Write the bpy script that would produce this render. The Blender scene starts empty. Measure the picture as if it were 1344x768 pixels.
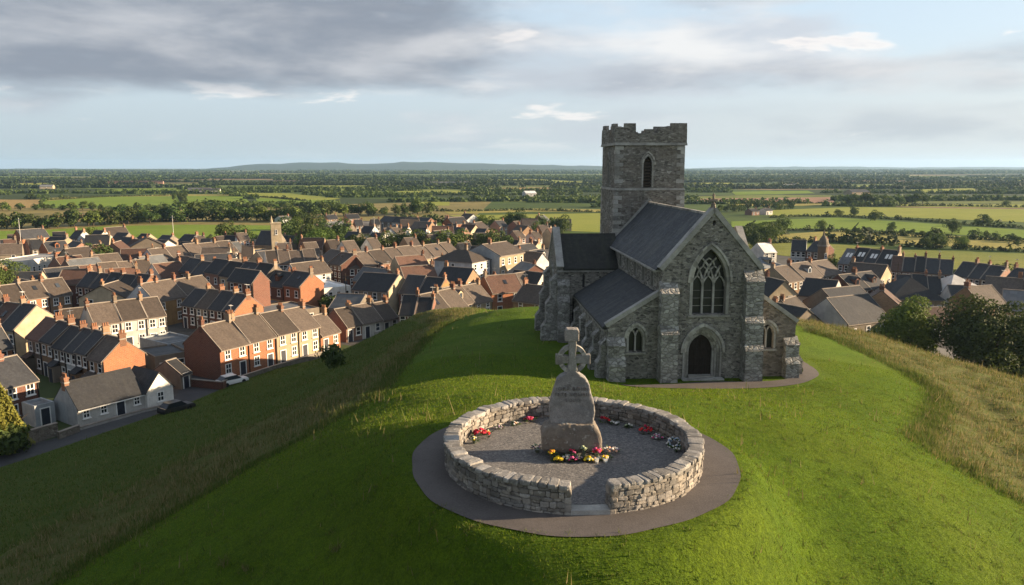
import bpy, math, random
import numpy as np
from mathutils import Vector, Matrix, noise
from mathutils.geometry import tessellate_polygon

R = math.radians
random.seed(7)
RNG = np.random.default_rng(11)
scene = bpy.context.scene
COL = scene.collection

# ------------------------------------------------------------------ camera
F = 1000.0                       # focal length in photograph pixels (1344 wide)
CAMZ = 30.0
PITCH = math.atan(165.0 / F)
CT, ST = math.cos(PITCH), math.sin(PITCH)
cam_data = bpy.data.cameras.new("camera")
cam_data.sensor_width = 36.0
cam_data.lens = 36.0 * F / 1344.0
cam_data.clip_start = 0.5
cam_data.clip_end = 60000.0
cam = bpy.data.objects.new("camera", cam_data)
COL.objects.link(cam)
cam.location = (0, 0, CAMZ)
cam.rotation_euler = (math.pi / 2 - PITCH, 0, 0)
scene.camera = cam

# ------------------------------------------------------------------ light
SUN_AZ = R(6.0)                  # from +x (the right) turned towards +y (away from the camera)
SUN_EL = R(13.2)
sun_dir = Vector((math.cos(SUN_AZ) * math.cos(SUN_EL), math.sin(SUN_AZ) * math.cos(SUN_EL), math.sin(SUN_EL)))
sl = bpy.data.lights.new("sun", 'SUN')
sl.energy = 5.0
sl.angle = R(0.6)
sl.color = (1.0, 0.75, 0.48)
so = bpy.data.objects.new("sun", sl)
COL.objects.link(so)
so.rotation_euler = sun_dir.to_track_quat('Z', 'Y').to_euler()
so.location = (60, 0, 80)
SKY_STRENGTH = 0.06
scene.view_settings.view_transform = 'Standard'
scene.view_settings.look = 'None'
scene.view_settings.exposure = 1.68
scene.view_settings.gamma = 1.0
scene.view_settings.use_curve_mapping = False
scene.cycles.use_denoising = True
scene.cycles.max_bounces = 5
scene.cycles.diffuse_bounces = 3
scene.cycles.glossy_bounces = 2
scene.cycles.transmission_bounces = 2
scene.cycles.volume_bounces = 1
scene.cycles.caustics_reflective = False
scene.cycles.caustics_refractive = False

# ------------------------------------------------------------------ node helper
class NT:
    def __init__(s, tree):
        s.t = tree; s.n = tree.nodes; s.l = tree.links
    def node(s, typ, **kw):
        n = s.n.new(typ)
        for k, v in kw.items():
            setattr(n, k, v)
        return n
    def put(s, sock, val):
        if val is None: return
        if hasattr(val, 'links') or isinstance(val, bpy.types.NodeSocket):
            s.l.new(val, sock)
        else:
            if hasattr(sock, 'default_value'):
                dv = sock.default_value
                if hasattr(dv, '__len__') and not hasattr(val, '__len__'):
                    val = [val] * len(dv)
                if hasattr(dv, '__len__') and len(dv) == 4 and len(val) == 3:
                    val = (*val, 1)
                sock.default_value = val
    def math(s, op, a, b=None, c=None, clamp=False):
        n = s.node('ShaderNodeMath', operation=op); n.use_clamp = clamp
        s.put(n.inputs[0], a)
        if b is not None: s.put(n.inputs[1], b)
        if c is not None: s.put(n.inputs[2], c)
        return n.outputs[0]
    def vmath(s, op, a, b=None):
        n = s.node('ShaderNodeVectorMath', operation=op)
        s.put(n.inputs[0], a)
        if b is not None: s.put(n.inputs[1], b)
        return n.outputs[0]
    def mix(s, fac, a, b, blend='MIX'):
        n = s.node('ShaderNodeMix', data_type='RGBA', blend_type=blend)
        n.clamp_factor = True
        s.put(n.inputs[0], fac); s.put(n.inputs[6], a); s.put(n.inputs[7], b)
        return n.outputs[2]
    def noise(s, vec, scale, detail=4, rough=0.55, dist=0.0):
        n = s.node('ShaderNodeTexNoise')
        if vec is not None: s.l.new(vec, n.inputs['Vector'])
        n.inputs['Scale'].default_value = scale; n.inputs['Detail'].default_value = detail
        n.inputs['Roughness'].default_value = rough; n.inputs['Distortion'].default_value = dist
        return n.outputs['Fac'], n.outputs['Color']
    def voro(s, vec, scale, feature='F1'):
        n = s.node('ShaderNodeTexVoronoi', feature=feature)
        if vec is not None: s.l.new(vec, n.inputs['Vector'])
        n.inputs['Scale'].default_value = scale
        return n
    def ramp(s, fac, stops, interp='LINEAR'):
        n = s.node('ShaderNodeValToRGB')
        n.color_ramp.interpolation = interp
        e = n.color_ramp.elements
        while len(e) > 1: e.remove(e[-1])
        for i, (p, c) in enumerate(stops):
            el = e[0] if i == 0 else e.new(p)
            el.position = p
            el.color = (c, c, c, 1) if not hasattr(c, '__len__') else (*c, 1)[:4]
        s.put(n.inputs[0], fac)
        return n.outputs[0]
    def mapr(s, v, a, b, c=0.0, d=1.0, smooth=False):
        n = s.node('ShaderNodeMapRange')
        if smooth: n.interpolation_type = 'SMOOTHSTEP'
        s.put(n.inputs[0], v)
        for i, x in enumerate((a, b, c, d)): s.put(n.inputs[1 + i], x)
        return n.outputs[0]
    def scale(s, vec, sx, sy, sz):
        n = s.node('ShaderNodeMapping'); s.l.new(vec, n.inputs[0]); n.inputs['Scale'].default_value = (sx, sy, sz)
        return n.outputs[0]

# ------------------------------------------------------------------ world: sky with cloud layers
world = bpy.data.worlds.new("World")
scene.world = world
world.use_nodes = True
def build_world():
    t = NT(world.node_tree); t.n.clear()
    out = t.node('ShaderNodeOutputWorld'); bg = t.node('ShaderNodeBackground')
    sky = t.node('ShaderNodeTexSky', sky_type='NISHITA')
    sky.sun_disc = False; sky.sun_elevation = SUN_EL
    sky.sun_rotation = math.pi / 2 - SUN_AZ
    sky.air_density = 1.0; sky.dust_density = 2.0; sky.ozone_density = 1.0; sky.altitude = 100
    tc = t.node('ShaderNodeTexCoord')
    d = t.node('ShaderNodeSeparateXYZ'); t.l.new(tc.outputs['Generated'], d.inputs[0])
    x, y, z = d.outputs
    az = t.math('ARCTAN2', x, y)                      # 0 ahead, + to the right
    el = t.math('ARCSINE', z)
    cv = t.node('ShaderNodeCombineXYZ')
    t.put(cv.inputs[0], az); t.put(cv.inputs[1], t.math('MULTIPLY', el, 4.0)); t.put(cv.inputs[2], 0.37)
    v = cv.outputs[0]
    n1, _ = t.noise(v, 2.6, 7, 0.53, 0.1)
    n2, _ = t.noise(t.vmath('ADD', v, (3.1, 1.7, 0.9)), 4.6, 7, 0.54, 0.15)
    n3, _ = t.noise(t.vmath('ADD', v, (7.7, 4.2, 2.9)), 2.0, 6, 0.6, 0.2)
    base = sky.outputs[0]
    base = t.mix(0.72, base, (3.7, 4.45, 5.2))           # thin high veil
    warm = t.mapr(el, 0.0, 0.16, 1, 0, True)
    right = t.mapr(az, -0.5, 0.6, 0, 1, True)
    base = t.mix(t.math('MULTIPLY', warm, 0.8), base, t.mix(right, (2.7, 3.15, 3.4), (3.7, 3.8, 3.8)))
    # high streaks and right-hand cloud
    bank = t.mapr(t.math('ADD', el, t.math('MULTIPLY', t.math('SUBTRACT', n1, 0.5), 0.16)), 0.065, 0.115, 0, 1, True)
    fade = t.mapr(t.math('ADD', az, t.math('MULTIPLY', t.math('SUBTRACT', n3, 0.5), 0.5)), 0.05, -0.14, 0, 1, True)
    bank = t.math('MULTIPLY', bank, fade)
    bank = t.math('MULTIPLY', bank, t.mapr(n2, 0.22, 0.42, 0.5, 1, True))
    wisp = t.mapr(n1, 0.45, 0.62, 0, 0.8, True)
    wisp = t.math('MULTIPLY', wisp, t.mapr(el, 0.0, 0.04, 0.3, 1, True))
    wc = t.mix(right, (2.7, 2.95, 3.3), (3.5, 3.65, 3.95))
    wc = t.mix(t.mapr(n2, 0.46, 0.66, 0, 0.75), wc, (5.6, 5.35, 5.1))
    col = t.mix(wisp, base, wc)
    bc = t.mix(t.mapr(n2, 0.38, 0.72, 0, 1, True), (1.45, 1.65, 2.0), (3.0, 3.1, 3.3))
    edge = t.math('MULTIPLY', t.mapr(bank, 0.1, 0.5, 1, 0, True), t.mapr(n2, 0.4, 0.55, 0, 0.8, True))
    bc = t.mix(edge, bc, (5.4, 5.0, 4.6))
    col = t.mix(t.math('MULTIPLY', bank, 0.95), col, bc)
    # long grey bands over the right half
    n5, _ = t.noise(t.vmath('ADD', v, (4.4, 2.2, 6.1)), 3.4, 7, 0.55, 0.1)
    for e0, hw, a0, k in ((0.108, 0.034, 0.04, 0.75), (0.052, 0.022, 0.12, 0.5), (0.21, 0.028, 0.16, 0.6)):
        dd = t.math('ABSOLUTE', t.math('SUBTRACT', t.math('ADD', el, t.math('MULTIPLY', t.math('SUBTRACT', n5, 0.5), 0.09)), e0))
        bm = t.math('MULTIPLY', t.mapr(dd, hw, hw * 0.25, 0, 1, True), t.mapr(az, a0 - 0.1, a0 + 0.12, 0, 1, True))
        bm = t.math('MULTIPLY', bm, t.mapr(n5, 0.34, 0.56, 0.15, 1, True))
        bcol = t.mix(t.mapr(n2, 0.36, 0.66, 0, 1, True), (2.2, 2.4, 2.75), (3.9, 3.9, 3.95))
        col = t.mix(t.math('MULTIPLY', bm, k), col, bcol)
    # small cumulus
    n4, _ = t.noise(t.vmath('ADD', v, (1.3, 8.8, 4.4)), 5.0, 7, 0.55, 0.25)
    cum = t.mapr(n4, 0.60, 0.67, 0, 1, True)
    cum = t.math('MULTIPLY', cum, t.mapr(el, 0.012, 0.05, 0, 1, True))
    cum = t.math('MULTIPLY', cum, t.math('SUBTRACT', 1.0, bank))
    cc = t.mix(t.mapr(n4, 0.60, 0.74, 1, 0), (3.6, 3.7, 4.0), (6.8, 6.2, 5.6))
    col = t.mix(t.math('MULTIPLY', cum, 0.8), col, cc)
    # added grey cover on the unseen upper sky, dims the ambient fill
    over = t.mapr(el, 0.24, 0.5, 0, 0.62, True)
    col = t.mix(over, col, t.mix(t.mapr(n3, 0.35, 0.65), (1.05, 1.3, 1.75), (2.0, 2.3, 2.8)))
    t.l.new(col, bg.inputs[0]); bg.inputs[1].default_value = SKY_STRENGTH
    t.l.new(bg.outputs[0], out.inputs[0])
build_world()

# ------------------------------------------------------------------ pixel geometry (used to measure the photograph)
def ray(px, py):
    dx = (px - 672.0) / F; dy = (384.0 - py) / F
    return dx, CT + dy * ST, -ST + dy * CT
def atz(px, py, z=0.0):
    d = ray(px, py); t = (z - CAMZ) / d[2]
    return Vector((d[0] * t, d[1] * t, z))
def aty(px, py, Y):
    d = ray(px, py); t = Y / d[1]
    return Vector((d[0] * t, Y, CAMZ + d[2] * t))
def project(p):
    t = p[1] * CT + (CAMZ - p[2]) * ST
    return 672 + F * p[0] / t, 384 - F * (p[1] * ST + (p[2] - CAMZ) * CT) / t

# ------------------------------------------------------------------ mesh builder
class MB:
    def __init__(s):
        s.v = []; s.f = []; s.m = []
    def poly(s, pts, m=0):
        i = len(s.v); s.v += [tuple(p) for p in pts]; s.f.append(tuple(range(i, i + len(pts)))); s.m.append(m)
    def hexa(s, p, m=0):
        """p: 4 bottom points then 4 top points, counter-clockwise."""
        i = len(s.v); s.v += [tuple(q) for q in p]
        for f in ((3, 2, 1, 0), (4, 5, 6, 7), (0, 1, 5, 4), (1, 2, 6, 5), (2, 3, 7, 6), (3, 0, 4, 7)):
            s.f.append(tuple(i + k for k in f)); s.m.append(m)
    def box(s, x0, y0, z0, x1, y1, z1, m=0):
        s.hexa([(x0, y0, z0), (x1, y0, z0), (x1, y1, z0), (x0, y1, z0), (x0, y0, z1), (x1, y0, z1), (x1, y1, z1), (x0, y1, z1)], m)
    def frustum(s, c, r0, r1, z0, z1, n=8, m=0, rot=0.0, caps=True):
        i = len(s.v)
        for r, z in ((r0, z0), (r1, z1)):
            for k in range(n):
                a = rot + 2 * math.pi * k / n
                s.v.append((c[0] + r * math.cos(a), c[1] + r * math.sin(a), z))
        for k in range(n):
            k2 = (k + 1) % n
            s.f.append((i + k, i + k2, i + n + k2, i + n + k)); s.m.append(m)
        if caps:
            s.f.append(tuple(i + n + k for k in range(n))); s.m.append(m)
            s.f.append(tuple(i + k for k in reversed(range(n)))); s.m.append(m)
    def tube(s, pts, r, n=6, m=0):
        pts = [Vector(p) for p in pts]
        i0 = len(s.v)
        for k, p in enumerate(pts):
            a = pts[max(k - 1, 0)]; b = pts[min(k + 1, len(pts) - 1)]
            t = (b - a).normalized()
            u = t.cross(Vector((0, 0, 1)))
            if u.length < 1e-3: u = Vector((1, 0, 0))
            u.normalize(); w = t.cross(u)
            rr = r[k] if hasattr(r, '__len__') else r
            for q in range(n):
                an = 2 * math.pi * q / n
                s.v.append(tuple(p + u * rr * math.cos(an) + w * rr * math.sin(an)))
        for k in range(len(pts) - 1):
            for q in range(n):
                q2 = (q + 1) % n
                s.f.append((i0 + k * n + q, i0 + k * n + q2, i0 + (k + 1) * n + q2, i0 + (k + 1) * n + q)); s.m.append(m)
        s.f.append(tuple(i0 + q for q in reversed(range(n)))); s.m.append(m)
        s.f.append(tuple(i0 + (len(pts) - 1) * n + q for q in range(n))); s.m.append(m)
    def ribbon(s, pts2, width, P, d0, d1, m=0):
        """Bar along 2-D points (u, w); P(u, w, depth) gives the 3-D point."""
        n = len(pts2)
        L = []; Rr = []
        for k in range(n):
            a = pts2[max(k - 1, 0)]; b = pts2[min(k + 1, n - 1)]
            tx, ty = b[0] - a[0], b[1] - a[1]; q = math.hypot(tx, ty) or 1
            nx, ny = -ty / q * width / 2, tx / q * width / 2
            L.append((pts2[k][0] + nx, pts2[k][1] + ny)); Rr.append((pts2[k][0] - nx, pts2[k][1] - ny))
        for k in range(n - 1):
            s.hexa([P(*Rr[k], d0), P(*Rr[k + 1], d0), P(*L[k + 1], d0), P(*L[k], d0),
                    P(*Rr[k], d1), P(*Rr[k + 1], d1), P(*L[k + 1], d1), P(*L[k], d1)], m)
    def panel(s, outline, holes, P, depth, m=0, mr=None):
        """A wall face with holes and the reveals of the holes; P(u, w, depth)."""
        loops = [[Vector((u, w, 0)) for u, w in outline]] + [[Vector((u, w, 0)) for u, w in h] for h in holes]
        flat = [q for l in loops for q in l]
        for tri in tessellate_polygon(loops):
            s.poly([P(flat[i].x, flat[i].y, 0.0) for i in tri], m)
        for h in holes:
            for k in range(len(h)):
                a = h[k]; b = h[(k + 1) % len(h)]
                s.poly([P(*a, 0.0), P(*b, 0.0), P(*b, depth), P(*a, depth)], m if mr is None else mr)
    def mesh(s, name, mats, smooth=False):
        me = bpy.data.meshes.new(name)
        me.from_pydata(s.v, [], s.f)
        for mm in (mats if isinstance(mats, (list, tuple)) else [mats]): me.materials.append(mm)
        if any(s.m): me.polygons.foreach_set('material_index', s.m)
        if smooth: me.polygons.foreach_set('use_smooth', [True] * len(s.f))
        auto_uv(me)
        me.update()
        return me
    def build(s, name, mats, parent=None, smooth=False):
        return link(name, s.mesh(name, mats, smooth), parent)

def auto_uv(me):
    nl = len(me.loops)
    if not nl: return
    co = np.empty(len(me.vertices) * 3, np.float32); me.vertices.foreach_get('co', co); co = co.reshape(-1, 3)
    vi = np.empty(nl, np.int32); me.loops.foreach_get('vertex_index', vi)
    npol = len(me.polygons)
    nor = np.empty(npol * 3, np.float32); me.polygons.foreach_get('normal', nor); nor = nor.reshape(-1, 3)
    lt = np.empty(npol, np.int32); me.polygons.foreach_get('loop_total', lt)
    n = np.repeat(nor, lt, axis=0)
    u = np.stack([-n[:, 1], n[:, 0], np.zeros(nl)], 1)
    ln = np.linalg.norm(u, axis=1)
    flat = ln < 0.05
    u[flat] = (1, 0, 0); ln[flat] = 1
    u /= ln[:, None]
    # keep a steady sign so neighbouring faces agree
    sg = np.where(np.abs(u[:, 0]) > np.abs(u[:, 1]), np.sign(u[:, 0]), np.sign(u[:, 1])); u *= sg[:, None]
    v = np.cross(n, u)
    sv = np.where(np.abs(v[:, 2]) > 1e-3, np.sign(v[:, 2]), 1); v *= sv[:, None]
    p = co[vi]
    uv = np.stack([(p * u).sum(1), (p * v).sum(1)], 1).astype(np.float32)
    lay = me.uv_layers.new(name='UVMap')
    lay.data.foreach_set('uv', uv.ravel())

def fast_mesh(name, verts, faces, mats, midx=None, smooth=False, attrs=None):
    verts = np.asarray(verts, np.float32); faces = np.asarray(faces, np.int32)
    me = bpy.data.meshes.new(name)
    me.vertices.add(len(verts)); me.vertices.foreach_set('co', verts.ravel())
    k = faces.shape[1]
    me.loops.add(faces.size); me.loops.foreach_set('vertex_index', faces.ravel())
    me.polygons.add(len(faces)); me.polygons.foreach_set('loop_start', np.arange(0, faces.size, k, dtype=np.int32))
    for mm in (mats if isinstance(mats, (list, tuple)) else [mats]): me.materials.append(mm)
    if midx is not None: me.polygons.foreach_set('material_index', np.asarray(midx, np.int32))
    me.polygons.foreach_set('use_smooth', np.full(len(faces), bool(smooth)))
    for nm, arr in (attrs or {}).items():
        a = me.attributes.new(nm, 'FLOAT', 'POINT'); a.data.foreach_set('value', np.asarray(arr, np.float32))
    me.update(calc_edges=True)
    me.validate()
    return me

def link(name, me, parent=None, loc=None, rot=None, scl=None):
    o = bpy.data.objects.new(name, me); COL.objects.link(o)
    if parent is not None: o.parent = parent
    if loc is not None: o.location = loc
    if rot is not None: o.rotation_euler = rot if hasattr(rot, '__len__') else (0, 0, rot)
    if scl is not None: o.scale = scl if hasattr(scl, '__len__') else (scl,) * 3
    return o
def tag(o, label=None, cat=None, group=None, kind=None):
    if label: o['label'] = label
    if cat: o['category'] = cat
    if group: o['group'] = group
    if kind: o['kind'] = kind
    return o
def empty(name, loc, rot=0.0):
    o = bpy.data.objects.new(name, None); COL.objects.link(o)
    o.location = loc; o.rotation_euler = (0, 0, rot); o.empty_display_size = 0.2
    return o
ORD = ['first', 'second', 'third', 'fourth', 'fifth', 'sixth', 'seventh', 'eighth', 'ninth', 'tenth', 'eleventh', 'twelfth',
       'thirteenth', 'fourteenth', 'fifteenth', 'sixteenth', 'seventeenth', 'eighteenth', 'nineteenth', 'twentieth',
       '21st', '22nd', '23rd', '24th', '25th', '26th', '27th', '28th', '29th', '30th', '31st', '32nd', '33rd', '34th', '35th', '36th', '37th', '38th', '39th', '40th']

# ================================================================== materials
def new_mat(name):
    m = bpy.data.materials.new(name); m.use_nodes = True
    t = NT(m.node_tree); t.n.clear()
    out = t.node('ShaderNodeOutputMaterial'); b = t.node('ShaderNodeBsdfPrincipled')
    t.l.new(b.outputs[0], out.inputs[0])
    b.inputs['Roughness'].default_value = 0.85
    b.inputs['Specular IOR Level'].default_value = 0.3
    tc = t.node('ShaderNodeTexCoord')
    return m, t, b, tc
def bump(t, b, h, strength=0.5, dist=0.05):
    n = t.node('ShaderNodeBump'); n.inputs['Strength'].default_value = strength; n.inputs['Distance'].default_value = dist
    t.l.new(h, n.inputs['Height']); t.l.new(n.outputs[0], b.inputs['Normal'])
def dark(c, k): return tuple(x * k for x in c)

def plain(name, c, rough=0.8, var=0.25, scale=1.5, spec=0.3, metal=0.0):
    m, t, b, tc = new_mat(name)
    f, _ = t.noise(tc.outputs['Object'], scale, 5, 0.6)
    t.l.new(t.mix(t.mapr(f, 0.3, 0.7), dark(c, 1 - var), dark(c, 1 + var * 0.6)), b.inputs['Base Color'])
    b.inputs['Roughness'].default_value = rough; b.inputs['Specular IOR Level'].default_value = spec
    b.inputs['Metallic'].default_value = metal
    return m

def wall_mat(name, c, brick=False, mortar=None):
    """Rendered or brick house wall: blotches, streaks of weathering and (for brick) courses."""
    m, t, b, tc = new_mat(name)
    oi = t.node('ShaderNodeObjectInfo')
    o = tc.outputs['Object']
    f1, _ = t.noise(t.vmath('ADD', o, (3, 1, 7)), 0.45, 5, 0.62)
    f2, _ = t.noise(t.scale(o, 2.2, 2.2, 0.35), 1.0, 5, 0.65)
    f3, _ = t.noise(o, 7.0, 4, 0.7)
    col = t.mix(t.mapr(f1, 0.32, 0.68), dark(c, 0.72), dark(c, 1.18))
    col = t.mix(t.math('MULTIPLY', t.mapr(f2, 0.5, 0.75), 0.45), col, dark((c[0] * 0.9, c[1] * 0.92, c[2]), 0.55))
    col = t.mix(t.math('MULTIPLY', t.mapr(f3, 0.4, 0.7), 0.3), col, dark(c, 0.6))
    if brick:
        bt = t.node('ShaderNodeTexBrick')
        t.l.new(tc.outputs['UV'], bt.inputs['Vector'])
        bt.inputs['Scale'].default_value = 1.0; bt.inputs['Brick Width'].default_value = 0.46; bt.inputs['Row Height'].default_value = 0.16
        bt.inputs['Mortar Size'].default_value = 0.014; bt.inputs['Bias'].default_value = 0.0
        t.put(bt.inputs['Color1'], dark(c, 0.75)); t.put(bt.inputs['Color2'], dark(c, 1.2)); t.put(bt.inputs['Mortar'], mortar or (0.3, 0.26, 0.22))
        col = t.mix(0.55, col, bt.outputs[0])
    hsv = t.node('ShaderNodeHueSaturation'); t.l.new(col, hsv.inputs['Color'])
    t.put(hsv.inputs['Value'], t.mapr(oi.outputs['Random'], 0, 1, 0.7, 1.2))
    t.l.new(hsv.outputs[0], b.inputs['Base Color'])
    b.inputs['Roughness'].default_value = 0.9
    bump(t, b, f3, 0.25, 0.03)
    return m

def roof_mat(name, c, lichen=(0.2, 0.17, 0.09), amount=0.25, tile=(0.32, 0.24)):
    m, t, b, tc = new_mat(name)
    uv = tc.outputs['UV']; o = tc.outputs['Object']
    bt = t.node('ShaderNodeTexBrick'); t.l.new(uv, bt.inputs['Vector'])
    bt.inputs['Scale'].default_value = 1.0; bt.inputs['Brick Width'].default_value = tile[0]; bt.inputs['Row Height'].default_value = tile[1]
    bt.inputs['Mortar Size'].default_value = 0.012; bt.inputs['Bias'].default_value = 0.0
    t.put(bt.inputs['Color1'], dark(c, 0.65)); t.put(bt.inputs['Color2'], dark(c, 1.35)); t.put(bt.inputs['Mortar'], dark(c, 0.35))
    f1, _ = t.noise(o, 0.5, 6, 0.65)
    f2, _ = t.noise(t.scale(uv, 1.6, 0.3, 1), 1.2, 5, 0.65)
    f3, _ = t.noise(o, 5.0, 4, 0.7)
    col = t.mix(0.5, bt.outputs[0], t.mix(t.mapr(f1, 0.3, 0.7), dark(c, 0.7), dark(c, 1.25)))
    col = t.mix(t.math('MULTIPLY', t.mapr(f2, 0.48, 0.75), amount), col, lichen)
    col = t.mix(t.math('MULTIPLY', t.mapr(f3, 0.56, 0.72), amount), col, dark(lichen, 1.3))
    oi = t.node('ShaderNodeObjectInfo')
    hsv = t.node('ShaderNodeHueSaturation'); t.l.new(col, hsv.inputs['Color'])
    t.put(hsv.inputs['Value'], t.mapr(oi.outputs['Random'], 0, 1, 0.62, 1.4))
    t.l.new(hsv.outputs[0], b.inputs['Base Color'])
    b.inputs['Roughness'].default_value = 0.7
    bump(t, b, t.math('ADD', bt.outputs[1], f3), 0.35, 0.03)
    return m

def rubble_mat(name, pal, mortar, sc=2.6, flat=1.9, bump_d=0.06, lichen=0.35, warm=None):
    """Random rubble: cells squashed into courses, each with its own tone, mortar between them."""
    m, t, b, tc = new_mat(name)
    o = tc.outputs['Object']
    _, dc = t.noise(o, 1.7, 3, 0.5)
    dd = t.vmath('SCALE', t.vmath('SUBTRACT', dc, (0.5, 0.5, 0.5)))
    dd.node.inputs['Scale'].default_value = 0.28
    v = t.scale(t.vmath('ADD', o, dd), 1, 1, flat)
    v1 = t.voro(v, sc); v2 = t.voro(v, sc, 'DISTANCE_TO_EDGE')
    sep = t.node('ShaderNodeSeparateColor'); t.l.new(v1.outputs['Color'], sep.inputs[0])
    col = t.ramp(sep.outputs[0], [(i / max(1, len(pal) - 1), p) for i, p in enumerate(pal)])
    f1, _ = t.noise(o, 0.35, 5, 0.6)
    f2, _ = t.noise(o, 9, 5, 0.65)
    f3, _ = t.noise(t.vmath('ADD', o, (9, 4, 2)), 1.3, 6, 0.7)
    col = t.mix(t.mapr(f2, 0.35, 0.75, 0, 0.45), col, t.mix(1.0, col, (0.45, 0.45, 0.45), 'MULTIPLY'))
    edge = t.mapr(v2.outputs[0], 0.02, 0.07, 1, 0, True)
    col = t.mix(t.math('MULTIPLY', edge, 0.75), col, mortar)
    col = t.mix(t.mapr(f1, 0.3, 0.7, 0, 0.45), col, t.mix(1.0, col, (0.5, 0.52, 0.5), 'MULTIPLY'))
    if warm:
        col = t.mix(t.mapr(f1, 0.45, 0.75, 0, 0.6), col, warm)
    col = t.mix(t.math('MULTIPLY', t.mapr(f3, 0.58, 0.68, 0, 1, True), lichen), col, (0.42, 0.42, 0.37))
    st, _ = t.noise(t.scale(o, 2.6, 2.6, 0.22), 1.0, 5, 0.62)
    col = t.mix(t.mapr(st, 0.54, 0.72, 0, 0.5, True), col, t.mix(1.0, col, (0.42, 0.43, 0.4), 'MULTIPLY'))
    t.l.new(col, b.inputs['Base Color'])
    b.inputs['Roughness'].default_value = 0.95
    h = t.math('ADD', t.math('MULTIPLY', t.mapr(v2.outputs[0], 0.0, 0.14, 0, 1, True), 1.0), t.math('MULTIPLY', f2, 0.5))
    bump(t, b, h, 0.9, bump_d)
    return m

def stone_mat(name, c, lichen=(0.5, 0.5, 0.45), la=0.4, sc=1.0, speck=0.3, bd=0.02):
    """Dressed or rough single stone with lichen spots."""
    m, t, b, tc = new_mat(name)
    o = tc.outputs['Object']
    geo = t.node('ShaderNodeNewGeometry')
    rnd = geo.outputs['Random Per Island']
    f1, _ = t.noise(o, 1.2 * sc, 6, 0.65)
    f2, _ = t.noise(o, 14 * sc, 5, 0.7)
    f3, _ = t.noise(t.vmath('ADD', o, (5, 2, 8)), 3.2 * sc, 7, 0.7)
    col = t.mix(t.mapr(f1, 0.3, 0.7), dark(c, 0.6), dark(c, 1.3))
    col = t.mix(t.mapr(f2, 0.35, 0.7, 0, speck), col, dark(c, 0.3))
    hsv = t.node('ShaderNodeHueSaturation'); t.l.new(col, hsv.inputs['Color'])
    t.put(hsv.inputs['Value'], t.mapr(rnd, 0, 1, 0.6, 1.35))
    t.put(hsv.inputs['Saturation'], t.mapr(t.math('FRACT', t.math('MULTIPLY', rnd, 7.3)), 0, 1, 0.6, 1.4))
    col = hsv.outputs[0]
    col = t.mix(t.math('MULTIPLY', t.mapr(f3, 0.56, 0.66, 0, 1, True), la), col, lichen)
    t.l.new(col, b.inputs['Base Color'])
    b.inputs['Roughness'].default_value = 0.92
    bump(t, b, t.math('ADD', f2, t.math('MULTIPLY', f3, 1.5)), 0.7, bd)
    return m

def leaf_mat(name, c1, c2, trans=0.25):
    m, t, b, tc = new_mat(name)
    oi = t.node('ShaderNodeObjectInfo')
    geo = t.node('ShaderNodeNewGeometry')
    f, _ = t.noise(tc.outputs['Object'], 0.55, 3, 0.6)
    r = geo.outputs['Random Per Island']
    col = t.mix(t.math('ADD', t.math('MULTIPLY', r, 0.6), t.math('MULTIPLY', t.mapr(f, 0.3, 0.7), 0.4)), c1, c2)
    hsv = t.node('ShaderNodeHueSaturation'); t.l.new(col, hsv.inputs['Color'])
    t.put(hsv.inputs['Value'], t.mapr(oi.outputs['Random'], 0, 1, 0.72, 1.25))
    t.put(hsv.inputs['Hue'], t.mapr(t.math('FRACT', t.math('MULTIPLY', oi.outputs['Random'], 5.7)), 0, 1, 0.48, 0.515))
    t.l.new(hsv.outputs[0], b.inputs['Base Color'])
    b.inputs['Roughness'].default_value = 0.75
    out = [n for n in t.n if n.type == 'OUTPUT_MATERIAL'][0]
    tr = t.node('ShaderNodeBsdfTranslucent'); t.l.new(hsv.outputs[0], tr.inputs[0])
    ms = t.node('ShaderNodeMixShader'); ms.inputs[0].default_value = trans
    t.l.new(b.outputs[0], ms.inputs[1]); t.l.new(tr.outputs[0], ms.inputs[2]); t.l.new(ms.outputs[0], out.inputs[0])
    return m

def glass_mat(name, c=(0.02, 0.024, 0.03), rough=0.12):
    m, t, b, tc = new_mat(name)
    oi = t.node('ShaderNodeObjectInfo')
    t.l.new(t.mix(t.mapr(oi.outputs['Random'], 0.75, 1, 0, 0.6), c, dark(c, 4)), b.inputs['Base Color'])
    b.inputs['Roughness'].default_value = rough; b.inputs['Specular IOR Level'].default_value = 0.5
    return m

M = {}
M['orange'] = wall_mat('orange brick', (0.27, 0.098, 0.042), True)
M['red'] = wall_mat('red brick', (0.14, 0.054, 0.035), True)
M['tan'] = wall_mat('tan brick', (0.25, 0.155, 0.088), True)
M['ochre'] = wall_mat('ochre render', (0.30, 0.19, 0.085))
M['cream'] = wall_mat('cream render', (0.40, 0.33, 0.225))
M['white'] = wall_mat('white render', (0.60, 0.585, 0.55))
M['bluewhite'] = wall_mat('pale render', (0.42, 0.45, 0.47))
M['stone'] = wall_mat('grey stone wall', (0.2, 0.17, 0.135))
M['pink'] = wall_mat('pink brick', (0.27, 0.15, 0.11), True)
M['slate'] = roof_mat('slate roof', (0.03, 0.032, 0.037), (0.085, 0.085, 0.08), 0.25)
M['brown'] = roof_mat('brown tile roof', (0.072, 0.057, 0.047), (0.125, 0.105, 0.085), 0.45)
M['redtile'] = roof_mat('red tile roof', (0.10, 0.055, 0.04), (0.11, 0.085, 0.06), 0.25)
M['grey'] = roof_mat('grey felt roof', (0.115, 0.125, 0.135), (0.22, 0.215, 0.2), 0.3, (1.2, 0.9))
M['pale'] = roof_mat('pale sheet roof', (0.55, 0.55, 0.54), (0.4, 0.4, 0.36), 0.3, (1.0, 3.0))
M['church_slate'] = roof_mat('church slate', (0.046, 0.051, 0.06), (0.12, 0.12, 0.105), 0.65, (0.5, 0.32))
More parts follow.
